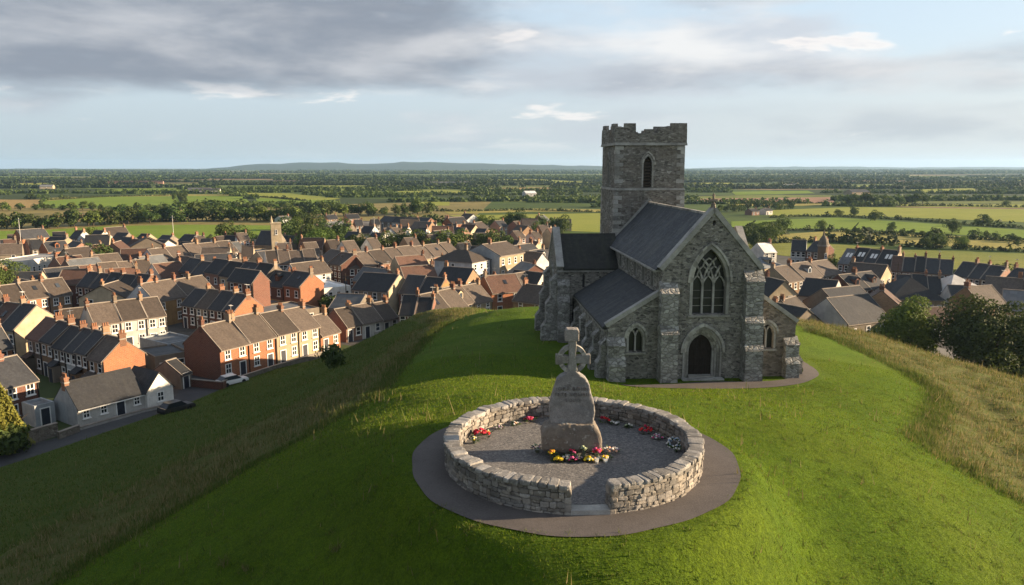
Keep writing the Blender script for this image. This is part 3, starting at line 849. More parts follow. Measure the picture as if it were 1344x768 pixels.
ridge('hills', prof([(880, 227), (1000, 224), (1150, 222.5), (1280, 221.5), (1420, 222), (1600, 227)]), 700, M['farhill'], 'nearer wooded rise right of the tower', 6200)

# ------------------------------------------------------------------ paths and memorial ground
def ring_sheet(name, r0, r1, z, m, label, n=128, wob=0.0):
    v = []; f = []
    for k in range(n):
        a = 2 * math.pi * k / n; q = 1 + wob * (math.sin(3 * a + 1) + math.sin(7 * a) * 0.5 + math.sin(17 * a) * 0.25)
        for r in ((r0,) if r0 else ()) + (r1 * q,):
            v.append((RING.x + r * math.cos(a), RING.y + r * math.sin(a), z))
    if r0:
        f = [(2 * k, 2 * k + 1, (2 * k + 3) % (2 * n), (2 * k + 2) % (2 * n)) for k in range(n)]
    else:
        f = [tuple(range(n))]
    me = bpy.data.meshes.new(name); me.from_pydata(v, [], f); me.materials.append(m)
    return tag(link(name, me), label, kind='structure')
ring_sheet('path', 0, 5.5, RING_Z + 0.03, M['path'], 'worn tarmac path circling the memorial wall', wob=0.014)
GRAVEL_Z = RING_Z + 0.20
ring_sheet('gravel', 0, 3.95, GRAVEL_Z, M['gravel'], 'grey gravel inside the memorial wall')

def strip(name, line, widths, m, dz, label, cross=7, step=0.35, z0=None):
    """A path draped over the ground: line in world x, y; widths per point."""
    P = []; Wd = []
    for (a, b, wa, wb) in zip(line, line[1:], widths, widths[1:]):
        L = math.dist(a, b); n = max(1, int(L / step))
        for k in range(n):
            t = k / n; P.append((a[0] + (b[0] - a[0]) * t, a[1] + (b[1] - a[1]) * t)); Wd.append(wa + (wb - wa) * t)
    P.append(line[-1]); Wd.append(widths[-1])
    P = np.array(P)
    for _ in range(6):
        P[1:-1] = (P[:-2] + 2 * P[1:-1] + P[2:]) / 4
    T = np.gradient(P, axis=0); T /= np.linalg.norm(T, axis=1)[:, None] + 1e-9
    Nn = np.stack([-T[:, 1], T[:, 0]], 1); Wd = np.array(Wd)
    s = np.linspace(-0.5, 0.5, cross)
    G = P[:, None] + Nn[:, None] * (Wd[:, None] * s[None])[..., None]
    Z = (np.maximum(hill_z(G[..., 0], G[..., 1]), 0) if z0 is None else np.full(G.shape[:2], z0)) + dz
    n = len(P); v = np.concatenate([G.reshape(-1, 2), Z.reshape(-1, 1)], 1)
    idx = np.arange(n * cross).reshape(n, cross)
    f = np.stack([idx[:-1, :-1], idx[:-1, 1:], idx[1:, 1:], idx[1:, :-1]], -1).reshape(-1, 4)
    return tag(link(name, fast_mesh(name, v, f, m, smooth=True)), label, kind='structure')
CPATH = [wpt(*q) for q in [(815, 505), (850, 507), (890, 507.5), (935, 506.5), (985, 506), (1020, 504), (1048, 500), (1066, 491), (1062, 483), (1052, 477), (1046, 472)]]
strip('path', CPATH, [0.1, 0.7, 1.2, 2.3, 1.9, 1.4, 1.25, 1.15, 0.9, 0.8, 0.5], M['path'], 0.035, 'worn path in front of the church door')
ROADL = [atz(px, py, 0) for px, py in [(-130, 650), (-40, 616), (60, 589), (140, 563), (232, 533), (262, 517), (262, 500), (246, 480)]]
strip('road', [(p.x, p.y) for p in ROADL], [5.0, 5.0, 4.6, 4.4, 4.6, 5.4, 5.4, 4.6], M['road'], 0.05, 'narrow asphalt road along the foot of the hill', z0=0.0)
for (q0, q1, wd, lab) in [((246, 480), (150, 440), 5, 'side street behind the white terrace'), ((150, 440), (-60, 447), 5, 'street in front of the tan brick terrace'), ((262, 500), (440, 452), 3.4, 'lane in front of the orange brick houses'),
                          ((100, 420), (470, 425), 5, 'street below the dark slate terrace'), ((440, 390), (680, 386), 6, 'street below the long brick terrace'), ((1000, 415), (1300, 396), 5, 'street below the red brick rows')]:
    a = atz(*q0); b = atz(*q1)
    strip('road', [(a.x, a.y), (b.x, b.y)], [wd, wd], M['road'], 0.035 if wd < 5 else 0.042, lab, z0=0.0, step=5)

# ================================================================== church
def arch(cx, half, spring, top, n=10):
    """Pointed arch opening from left springing over the apex to right springing: list of (u, w)."""
    h = top - spring; Rr = (half * half + h * h) / (2 * half)
    a1 = math.asin(min(1, h / Rr)) if Rr >= half else math.pi / 2
    if h > Rr: a1 = math.pi - math.asin(h / Rr)
    a1 = math.atan2(h, Rr - half)
    L = [(cx - half + Rr - Rr * math.cos(a1 * k / n), spring + Rr * math.sin(a1 * k / n)) for k in range(n + 1)]
    return L + [(2 * cx - u, w) for u, w in reversed(L[:-1])]
def arch_open(cx, half, sill, spring, top, n=8):
    a = arch(cx, half, spring, top, n)
    return [(cx - half, sill)] + a + [(cx + half, sill)]
def ring_band(mb, inner, outer, P, d0, d1, m=0):
    """Moulding between two open outlines of equal length."""
    n = len(inner)
    for k in range(n - 1):
        a, b, c, d = inner[k], inner[k + 1], outer[k + 1], outer[k]
        mb.hexa([P(*a, d1), P(*b, d1), P(*c, d1), P(*d, d1), P(*a, d0), P(*b, d0), P(*c, d0), P(*d, d0)], m)

church = tag(empty('church', CH_O, PHI), 'old grey stone church with battlemented square tower and slate roofs on the hill', 'church')
EAVE, APEX, RIDGE = 8.1, 12.1, 11.75
NW = 3.5
def FR(v0):            # front-facing plane, depth grows to the back
    return lambda u, w, d: (u, v0 + d, w)
def LF(u0):            # left-facing plane: the panel's u runs along the church
    return lambda v, w, d: (u0 + d, v, w)
def RT(u0):
    return lambda v, w, d: (u0 - d, v, w)

def add_window(P, cx, half, sill, spring, top, lights=2, depth=0.38, name='window', surround=0.17, hood=True, mull=0.11, glassm='church_glass', parent=church, tracery=True):
    """Window of the church: surround > glass and tracery."""
    s = MB()
    inn = arch_open(cx, half, sill, spring, top); k = surround
    out = arch_open(cx, half + k, sill, spring, top + k * 1.25)
    ring_band(s, inn, out, P, -0.05, depth * 0.9)
    s.hexa([P(cx - half - k - 0.1, sill - 0.2, 0.2), P(cx + half + k + 0.1, sill - 0.2, 0.2), P(cx + half + k + 0.1, sill - 0.2, -0.12), P(cx - half - k - 0.1, sill - 0.2, -0.12),
            P(cx - half - k - 0.1, sill, depth), P(cx + half + k + 0.1, sill, depth), P(cx + half + k + 0.1, sill - 0.06, -0.12), P(cx - half - k - 0.1, sill - 0.06, -0.12)])
    if hood:
        o1 = arch(cx, half + k + 0.02, spring, top + k * 1.25 + 0.02, 8); o2 = arch(cx, half + k + 0.17, spring, top + k * 1.25 + 0.2, 8)
        ring_band(s, o1, o2, P, -0.15, 0.05)
    w = s.build(name, M['dressed'], parent)
    g = MB(); g.poly([P(u, z, depth) for u, z in inn]); g.build('glass', M[glassm], w)
    tr = MB()
    if tracery and lights > 1:
        step = 2 * half / lights
        h = top - spring; Rr = (half * half + h * h) / (2 * half)
        d0, d1 = depth - 0.2, depth - 0.02
        def ok(u, z):
            if z <= spring: return abs(u - cx) <= half
            x = abs(u - cx); return math.hypot(x + (Rr - half), z - spring) <= Rr + 0.02
        # below the springing straight mullions, above it arcs that cross one another
        lh = 0.42 * step if lights > 2 else h * 0.35
        sp = spring - (0.35 if lights > 2 else 0.0)
        for i in range(1, lights):
            u = cx - half + i * step
            tr.ribbon([(u, sill), (u, sp)], mull, P, d0, d1)
            for sg in (-1, 1):
                line = []
                for q in range(26):
                    an = q / 25 * 1.35
                    uu = u + sg * (Rr * 0.92 - Rr * 0.92 * math.cos(an)); zz = sp + Rr * 0.92 * math.sin(an)
                    if not ok(uu, zz): break
                    line.append((uu, zz))
                if len(line) > 1: tr.ribbon(line, mull * 0.85, P, d0, d1)
        for i in range(lights):
            c2 = cx - half + (i + 0.5) * step
            tr.ribbon(arch(c2, step / 2, sp, sp + step * 0.95, 5), mull * 0.7, P, d0 + 0.02, d1)
        if lights > 2:
            # second tier of small pointed cells
            for i in range(lights - 1):
                c2 = cx - half + (i + 1) * step
                pts = [q for q in arch(c2, step / 2, sp + step * 0.95, sp + step * 1.8, 5) if ok(*q)]
                if len(pts) > 1: tr.ribbon(pts, mull * 0.65, P, d0 + 0.02, d1)
            pts = [q for q in arch(cx, step / 2, sp + step * 1.75, sp + step * 2.5, 5) if ok(*q)]
            if len(pts) > 1: tr.ribbon(pts, mull * 0.65, P, d0 + 0.02, d1)
            for zz in np.arange(sill + 0.55, sp, 0.55):
                tr.ribbon([(cx - half, zz), (cx + half, zz)], 0.03, P, depth - 0.06, depth - 0.02)
        tr.build('tracery', M['dressed'], w)
    return w, inn

def buttress(P, cu, width, stages, m='dressed_block', base=-2.5, parent=church, plinth=0.14):
    """Stepped buttress; stages = [(top height, projection)...] from the ground up; the plane P is the wall face."""
    mb = MB(); z0 = base; hw = width / 2
    if plinth:
        mb.hexa([P(cu - hw - plinth, base, 0.1), P(cu + hw + plinth, base, 0.1), P(cu + hw + plinth, base, -stages[0][1] - plinth), P(cu - hw - plinth, base, -stages[0][1] - plinth),
                 P(cu - hw, 0.75, 0.1), P(cu + hw, 0.75, 0.1), P(cu + hw, 0.75, -stages[0][1]), P(cu - hw, 0.75, -stages[0][1])])
        z0 = 0.6
    for i, (zt, pr) in enumerate(stages):
        nx = stages[i + 1][1] if i + 1 < len(stages) else 0.0
        sl = (pr - nx) * 1.25
        mb.hexa([P(cu - hw, z0, 0.1), P(cu + hw, z0, 0.1), P(cu + hw, z0, -pr), P(cu - hw, z0, -pr),
                 P(cu - hw, zt - sl, 0.1), P(cu + hw, zt - sl, 0.1), P(cu + hw, zt - sl, -pr), P(cu - hw, zt - sl, -pr)])
        e = 0.05     # weathering slab stands a little proud
        mb.hexa([P(cu - hw - e, zt - sl - 0.12, 0.1), P(cu + hw + e, zt - sl - 0.12, 0.1), P(cu + hw + e, zt - sl - 0.12, -pr - e), P(cu - hw - e, zt - sl - 0.12, -pr - e),
                 P(cu - hw - e, zt + 0.02, 0.1), P(cu + hw + e, zt + 0.02, 0.1), P(cu + hw + e, zt + 0.02, -nx - 0.01), P(cu - hw - e, zt - sl, -pr - e)][:6] +
                [P(cu + hw + e, zt + 0.02, -nx - 0.01), P(cu - hw - e, zt + 0.02, -nx - 0.01)] if nx > 0 else
                [P(cu - hw - e, zt - sl - 0.12, 0.1), P(cu + hw + e, zt - sl - 0.12, 0.1), P(cu + hw + e, zt - sl - 0.12, -pr - e), P(cu - hw - e, zt - sl - 0.12, -pr - e),
                 P(cu - hw - e, zt, 0.1), P(cu + hw + e, zt, 0.1), P(cu + hw + e, zt - sl - 0.02, -pr - e), P(cu - hw - e, zt - sl - 0.02, -pr - e)])
        z0 = zt - sl
    return mb.build('buttress', M[m], parent)

def coping(pts, P, width, d0, d1, parent=church):
    mb = MB(); mb.ribbon(pts, width, P, d0, d1)
    return mb.build('coping', M['dressed'], parent)

# --- nave
WU, DU = -0.1, -0.43
front = MB()
big, inn_big = add_window(FR(0), WU, 1.2, 4.7, 7.0, 9.35, 3, depth=0.5, name='window', surround=0.22, mull=0.14)
hole_big = arch_open(WU, 1.2 + 0.2, 4.7, 7.0, 9.35 + 0.25)
hole_door = arch_open(DU, 1.42, -0.3, 1.95, 3.75)
eyelet = [(0.05 + 0.13 * math.cos(a), 11.15 + 0.2 * math.sin(a)) for a in np.linspace(0, 2 * math.pi, 9)[:-1]]
front.panel([(-NW, -2.5), (NW, -2.5), (NW, EAVE), (0, APEX), (-NW, EAVE)], [hole_big, hole_door, eyelet], FR(0), 0.55)
front.poly([(-NW, 0.6, 4.4), (NW, 0.6, 4.4), (NW, 0.6, EAVE), (0, 0.6, APEX), (-NW, 0.6, EAVE)])
# side walls with clerestory, back wall hidden by the tower
lanc = [(2.6, 0.3), (5.4, 0.3), (8.2, 0.3), (11.0, 0.3), (13.8, 0.3)]
front.panel([(0, -2.5), (18.6, -2.5), (18.6, EAVE), (0, EAVE)], [arch_open(v, h + 0.15, 6.35, 7.3, 7.8, 5) for v, h in lanc], LF(-NW), 0.3)
front.panel([(0, -2.5), (18.6, -2.5), (18.6, EAVE), (0, EAVE)], [], RT(NW), 0.3)
front.build('nave_wall', M['church'], church)
for v, h in lanc: add_window(LF(-NW), v, h, 6.35, 7.3, 7.7, 1, depth=0.28, surround=0.13, hood=False)
for s in (-1, 1):
    cp = MB(); cp.ribbon([(s * (NW + 0.12), EAVE - 0.15), (0, APEX + 0.0)], 0.34, FR(0), -0.1, 0.66); cp.build('coping', M['dressed'], church)
cr = MB()     # finial on the gable
cr.frustum((0, 0.25), 0.2, 0.14, APEX + 0.05, APEX + 0.4, 6); cr.box(-0.28, 0.17, APEX + 0.52, 0.28, 0.33, APEX + 0.68)
cr.frustum((0, 0.25), 0.09, 0.08, APEX + 0.38, APEX + 0.95, 6); cr.frustum((0, 0.25), 0.13, 0.02, APEX + 0.92, APEX + 1.1, 6)
cr.build('finial', M['church_brown'], church)
rf = MB()
for s in (-1, 1):
    a = (s * (NW + 0.3), EAVE - 0.25); b = (0, RIDGE)
    rf.hexa([(a[0], 0.62, a[1] - 0.12), (a[0], 18.5, a[1] - 0.12), (b[0], 18.5, b[1] - 0.12), (b[0], 0.62, b[1] - 0.12), (a[0], 0.62, a[1]), (a[0], 18.5, a[1]), (b[0], 18.5, b[1]), (b[0], 0.62, b[1])])
nroof = rf.build('roof', M['church_slate'], church)
rg = MB()
for k in range(30): rg.box(-0.13, 0.63 + k * 0.595, RIDGE - 0.1, 0.13, 0.63 + k * 0.595 + 0.575, RIDGE + 0.06)
rg.build('ridge_tile', M['dressed'], nroof)
gt = MB(); gt.box(-NW - 0.42, 0.62, EAVE - 0.44, -NW - 0.002, 18.5, EAVE - 0.3); gt.build('eaves_course', M['dressed'], church)
# weather line of the roof on the tower
# --- doorway: four orders stepping back to a plank door
dw = MB()
for i in range(4):
    k = 0.14 * (4 - i); dd = 0.16 * i
    inn = arch_open(DU, 0.86 + k - 0.14, -0.3, 1.95, 3.15 + (k - 0.14) * 1.15)
    out = arch_open(DU, 0.86 + k, -0.3, 1.95, 3.15 + k * 1.15)
    ring_band(dw, inn, out, FR(0), dd - 0.04 + 0.0, 0.85)
h1 = arch(DU, 1.44, 1.95, 3.83, 8); h2 = arch(DU, 1.62, 1.95, 4.07, 8)
ring_band(dw, h1, h2, FR(0), -0.16, 0.05)
for s in (-1, 1):
    for i in range(3):
        dw.frustum((DU + s * (0.93 + 0.14 * i), 0.52 - 0.16 * i), 0.07, 0.06, 0.25, 1.85, 8)
dws = dw.build('doorway', M['dressed'], church)
ds = MB(); ds.box(DU - 1.5, -0.55, -0.3, DU + 1.5, 0.0, 0.1); ds.box(DU - 0.9, -0.0, -0.3, DU + 0.9, 0.9, 0.17); ds.build('doorstep', M['dressed'], church)
dr = MB()
do = arch_open(DU, 0.86, 0.1, 1.95, 3.15)
dr.poly([(u, 0.66, w) for u, w in do])
for k in range(9):
    u = DU - 0.8 + k * 0.2; top = 2.9 - abs(u - DU) * 1.0
    dr.box(u - 0.085, 0.615, 0.17, u + 0.085, 0.655, top)
for z in (0.8, 2.0): dr.box(DU - 0.84, 0.595, z, DU + 0.84, 0.63, z + 0.08)
door = dr.build('door', M['door_wood'], dws)
hd = MB(); hd.frustum((DU + 0.25, 0.57), 0.05, 0.05, 1.3, 1.42, 8); hd.build('handle', M['tyre'], door)
# --- front buttresses
buttress(FR(0), -3.06, 1.2, [(4.0, 0.95), (7.1, 0.62)])
buttress(FR(0), 2.98, 1.26, [(2.6, 1.05), (4.6, 0.85), (7.9, 0.62)])

# --- left aisle
AU = -7.2
la = MB()
add_window(FR(0.3), -5.2, 0.5, 2.0, 3.05, 3.75, 2, depth=0.32, surround=0.16)
la.panel([(AU, -3), (-NW, -3), (-NW, 6.3), (AU, 4.0)], [arch_open(-5.2, 0.64, 2.0, 3.05, 3.93)], FR(0.3), 0.4)
sidew = [(2.4, 0.22), (5.6, 0.22), (8.8, 0.22), (12.0, 0.22)]
la.panel([(0.3, -4), (15.4, -4), (15.4, 3.75), (0.3, 3.75)], [arch_open(v, h + 0.13, 1.3, 2.5, 3.0, 5) for v, h in sidew], LF(AU), 0.35)
la.build('aisle_wall', M['church'], church)
for v, h in sidew: add_window(LF(AU), v, h, 1.3, 2.5, 2.95, 1, depth=0.3, surround=0.12, hood=False)
r = MB()
r.hexa([(AU - 0.3, 0.72, 3.55), (AU - 0.3, 15.4, 3.55), (-NW + 0.01, 15.4, 5.95), (-NW + 0.01, 0.72, 5.95), (AU - 0.3, 0.72, 3.72), (AU - 0.3, 15.4, 3.72), (-NW + 0.01, 15.4, 6.1), (-NW + 0.01, 0.72, 6.1)])
r.build('roof', M['church_slate'], church)
coping([(AU - 0.15, 3.92), (-NW, 6.28)], FR(0.3), 0.3, -0.08, 0.45)
g = MB(); g.box(AU - 0.22, 0.7, 3.38, AU - 0.004, 15.4, 3.54); g.build('eaves_course', M['dressed'], church)
buttress(FR(0.3), AU + 0.55, 1.15, [(1.7, 0.85), (3.2, 0.5)])
for v in (1.0, 4.0, 7.2, 10.4, 13.6): buttress(LF(AU), v, 0.85, [(1.5, 0.7), (3.0, 0.42)], base=-4)

# --- right aisle
BU = 6.45
ra = MB()
add_window(FR(0.3), 4.35, 0.5, 2.1, 3.2, 3.85, 2, depth=0.32, surround=0.15)
ra.panel([(NW, -3), (BU, -3), (BU, 4.15), (NW, 6.2)], [arch_open(4.35, 0.63, 2.1, 3.2, 4.02)], FR(0.3), 0.4)
ra.panel([(0.3, -4), (15.4, -4), (15.4, 3.95), (0.3, 3.95)], [], RT(BU), 0.35)
ra.build('aisle_wall', M['church_brown'], church)
r = MB()
r.hexa([(BU + 0.25, 0.72, 3.7), (NW - 0.01, 0.72, 5.85), (NW - 0.01, 15.4, 5.85), (BU + 0.25, 15.4, 3.7), (BU + 0.25, 0.72, 3.86), (NW - 0.01, 0.72, 6.0), (NW - 0.01, 15.4, 6.0), (BU + 0.25, 15.4, 3.86)])
r.build('roof', M['church_slate'], church)
coping([(NW, 6.2), (BU + 0.12, 4.05)], FR(0.3), 0.28, -0.08, 0.45)
buttress(FR(0.3), BU - 0.35, 0.95, [(1.5, 0.7), (3.0, 0.45)])
for v in (1.0, 6.0, 11.0): buttress(RT(BU), v, 0.85, [(1.5, 0.8), (3.0, 0.5)], base=-4)

# --- transepts
def transept(s):
    u0, u1 = (-9.0, -3.2) if s < 0 else (3.2, 8.8)
    ou = u0 if s < 0 else u1
    v0, v1, e, rd = 15.0, 21.5, 6.1, 8.9
    vm = (v0 + v1) / 2
    w = MB()
    holes = []; su = -6.6 if s < 0 else 6.6
    holes = [arch_open(su, 0.12, 4.3, 5.3, 5.6, 4)]
    w.panel([(u0, -5), (u1, -5), (u1, e), (u0, e)], holes, FR(v0), 0.35)
    w.panel([(u0, -5), (u1, -5), (u1, e), (u0, e)], [], lambda u, z, d: (u, v1 - d, z), 0.3)
    P = LF(ou) if s < 0 else RT(ou)
    gw = arch_open(vm, 0.95, 2.2, 4.4, 6.0)
    w.panel([(v0, -5), (v1, -5), (v1, e + 0.1), (vm, rd + 0.45), (v0, e + 0.1)], [gw], P, 0.4)
    w.panel([(v0, e - 0.4), (v1, e - 0.4), (v1, e + 0.1), (vm, rd + 0.45), (v0, e + 0.1)], [], (lambda v, z, d: (ou - s * 0.5, v, z)), 0.1)
    w.build('transept_wall', M['church'], church)
    add_window(P, vm, 0.8, 2.2, 4.4, 5.8, 3, depth=0.38, surround=0.15)
    g = MB(); g.poly([(su + a * 0.13, v0 + 0.3, z) for a, z in ((-1, 4.25), (1, 4.25), (1, 5.65), (-1, 5.65))]); g.build('window', M['church_glass'], church)
    ri = ou - s * 0.52
    rr = MB()
    for (va, vb) in ((v0 - 0.22, vm), (v1 + 0.22, vm)):
        rr.hexa([(ri, va, e - 0.2), (u0 + u1 - ou, va, e - 0.2), (u0 + u1 - ou, vb, rd - 0.14), (ri, vb, rd - 0.14), (ri, va, e - 0.05), (u0 + u1 - ou, va, e - 0.05), (u0 + u1 - ou, vb, rd), (ri, vb, rd)])
    rr.build('roof', M['moss_slate'], church)
    for va in (v0 - 0.15, v1 + 0.15): coping([(va, e + 0.05), (vm, rd + 0.5)], P, 0.3, -0.07, 0.58)
    ec = MB(); ec.box(min(u0, u1) + 0.02, v0 - 0.16, e - 0.36, max(u0, u1), v0 - 0.004, e - 0.21); ec.build('eaves_course', M['dressed'], church)
    for vv in (v0 + 0.55, v1 - 0.55): buttress(P, vv, 1.0, [(1.2, 1.35), (3.4, 0.95), (5.6, 0.55)], base=-5)
    buttress(FR(v0), ou - s * 0.55, 1.0, [(1.2, 1.0), (3.6, 0.75), (5.2, 0.45)], base=-5)
    buttress(lambda u, z, d: (u, v1 - d, z), ou - s * 0.55, 1.0, [(3.6, 0.75), (5.2, 0.45)], base=-5)
transept(-1); transept(1)
dp = MB()      # the dark doorway and the rainwater pipe beside the transept
dp.tube([(-7.55, 15.3 - 0.4, 3.4), (-7.55, 14.9, 0.2)], 0.05, 6); dp.build('drainpipe', M['tyre'], church)

# --- tower
TV0, TV1, TH = 18.5, 25.1, 3.3
def tower():
    tb = MB()
    # battered lower stage as panels with belfry openings in the upper one
    lo = 0.12
    zs = 12.9
    tb.hexa([(-TH - lo, TV0 - lo, -4), (TH + lo, TV0 - lo, -4), (TH + lo, TV1 + lo, -4), (-TH - lo, TV1 + lo, -4),
             (-TH, TV0, zs), (TH, TV0, zs), (TH, TV1, zs), (-TH, TV1, zs)])
    h = TH - 0.07; vc = (TV0 + TV1) / 2
    faces = [lambda u, w, d: (u, vc - h + d, w), lambda u, w, d: (-h + d, vc - u, w), lambda u, w, d: (h - d, vc + u, w), lambda u, w, d: (-u, vc + h - d, w)]
    wu = [-0.2, 0.0, 0.0, 0.0]
    for P, c in zip(faces, wu):
        tb.panel([(-h, zs), (h, zs), (h, 17.0), (-h, 17.0)], [arch_open(c, 0.52, 13.1, 15.2, 16.25, 6)], P, 0.5)
    body = tb.build('tower', M['tower'], church)
    for P, c in zip(faces, wu):
        s = MB(); inn = arch_open(c, 0.4, 13.1, 15.2, 16.0, 6); out = arch_open(c, 0.56, 13.1, 15.2, 16.2, 6)
        ring_band(s, inn, out, P, -0.04, 0.45)
        s.ribbon(arch(c, 0.66, 15.2, 16.36, 6), 0.13, P, -0.1, 0.03)
        w = s.build('belfry_window', M['dressed'], body)
        l = MB()
        for k in range(9):
            z = 13.25 + k * 0.29; hw = 0.4 if z < 15.2 else 0.4 * max(0.15, 1 - ((z - 15.2) / 0.8) ** 1.3)
            l.hexa([P(c - hw, z - 0.06, 0.12), P(c + hw, z - 0.06, 0.12), P(c + hw, z + 0.12, 0.42), P(c - hw, z + 0.12, 0.42), P(c - hw, z - 0.0, 0.12), P(c + hw, z - 0.0, 0.12), P(c + hw, z + 0.18, 0.42), P(c - hw, z + 0.18, 0.42)])
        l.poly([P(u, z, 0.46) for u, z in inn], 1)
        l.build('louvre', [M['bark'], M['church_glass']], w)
    for cx_ in (-1, 1):
        for cy_, yy in ((-1, vc - h), (1, vc + h)):
            qn = MB(); z = 0.2; k = 0
            while z < 16.6:
                hh = 0.38; f_ = max(0.0, (zs - z) / (zs + 4)) * lo + (0.07 if z < zs else 0.0)
                a_, b_ = (0.75, 0.4) if k % 2 else (0.4, 0.75)
                X = cx_ * (h + f_ + 0.025); Y = vc + cy_ * (h + f_ + 0.025)
                x0, x1 = sorted((X, X - cx_ * a_)); y0, y1 = sorted((Y, Y - cy_ * b_))
                if abs(z - zs) > 0.35: qn.box(x0, y0, z, x1, y1, z + hh - 0.03)
                z += hh; k += 1
            qn.build('quoin', M['dressed'], body)
    def course(z, out_, hh):
        c = MB()
        k = TH + out_
        c.hexa([(-k, vc - k, z), (k, vc - k, z), (k, vc + k, z), (-k, vc + k, z), (-k + 0.03, vc - k + 0.03, z + hh), (k - 0.03, vc - k + 0.03, z + hh), (k - 0.03, vc + k - 0.03, z + hh), (-k + 0.03, vc + k - 0.03, z + hh)])
        c.build('string_course', M['dressed'], body)
    course(zs - 0.06, 0.06, 0.2); course(16.95, 0.12, 0.24)
    # parapet walls with stepped battlements
    pr = MB(); k = TH + 0.06; th = 0.45; z0, z1 = 17.19, 18.05
    rnd = random.Random(4)
    for P in (lambda u, w, d: (u, vc - k + d, w), lambda u, w, d: (u, vc + k - d, w), lambda u, w, d: (-k + d, vc + u, w), lambda u, w, d: (k - d, vc + u, w)):
        side = P(0, 0, 0)[0] != 0
        a = k if not side else k - th
        pr.hexa([P(-a, z0, 0), P(a, z0, 0), P(a, z0, th), P(-a, z0, th), P(-a, z1, 0), P(a, z1, 0), P(a, z1, th), P(-a, z1, th)])
        for (ua, ub, zt) in ((-k, -k + 0.85, 18.6), (-k + 0.85, -k + 1.95, 18.95), (-0.62, 0.25, 18.42), (k - 2.75, k - 1.55, 18.55), (k - 1.55, k, 18.98)):
            ua = max(ua, -a); ub = min(ub, a); zt += rnd.uniform(-0.02, 0.02)
            pr.hexa([P(ua, z1, 0), P(ub, z1, 0), P(ub, z1, th), P(ua, z1, th), P(ua + 0.03, zt, 0.02), P(ub - 0.03, zt, 0.02), P(ub - 0.03, zt, th - 0.02), P(ua + 0.03, zt, th - 0.02)])
    pr.build('parapet', M['tower'], body)
    tr = MB(); tr.poly([(-TH + 0.3, vc - TH + 0.3, 17.4), (TH - 0.3, vc - TH + 0.3, 17.4), (0, vc, 17.8)]); tr.poly([(TH - 0.3, vc - TH + 0.3, 17.4), (TH - 0.3, vc + TH - 0.3, 17.4), (0, vc, 17.8)])
    tr.poly([(TH - 0.3, vc + TH - 0.3, 17.4), (-TH + 0.3, vc + TH - 0.3, 17.4), (0, vc, 17.8)]); tr.poly([(-TH + 0.3, vc + TH - 0.3, 17.4), (-TH + 0.3, vc - TH + 0.3, 17.4), (0, vc, 17.8)])
    tr.build('roof', M['grey'], body)
    # raking weather-mould where the nave roof meets the tower
    for s in (-1, 1):
        wm = MB(); wm.ribbon([(s * (NW - 0.1), EAVE + 0.15), (0, RIDGE + 0.25)], 0.2, FR(TV0), -0.14, 0.05); wm.build('weather_mould', M['dressed'], body)
tower()

# ================================================================== memorial: ring wall, monument, flowers
def stone_block(V, Fc, base, c, ax, ay, az, sx, sy, sz, rnd, rough=0.12):
    """One irregular rounded stone: a box with its corners pulled in and jittered."""
    cols = []
    i = len(V)
    seg = (-1, -0.55, 0.55, 1)
    pts = {}
    for ix, x in enumerate(seg):
        for iy, y in enumerate(seg):
            for iz, z in enumerate(seg):
                if max(abs(x), abs(y), abs(z)) < 1: continue
                e = (abs(x) == 1) + (abs(y) == 1) + (abs(z) == 1)
                k = (1.0, 1.0, 0.93, 0.84)[e]
                j = rnd.normal(0, rough * 0.35, 3)
                p = c + ax * (x * k + j[0]) * sx + ay * (y * k + j[1]) * sy + az * (z * k + j[2]) * sz
                pts[ix, iy, iz] = len(V); V.append(p)
    for a in range(3):
        for side in (0, 3):
            for p in range(3):
                for q in range(3):
                    def key(p_, q_):
                        t = [0, 0, 0]; t[a] = side; t[(a + 1) % 3] = p_; t[(a + 2) % 3] = q_; return pts[tuple(t)]
                    f = [key(p, q), key(p + 1, q), key(p + 1, q + 1), key(p, q + 1)]
                    Fc.append(f if side else f[::-1])

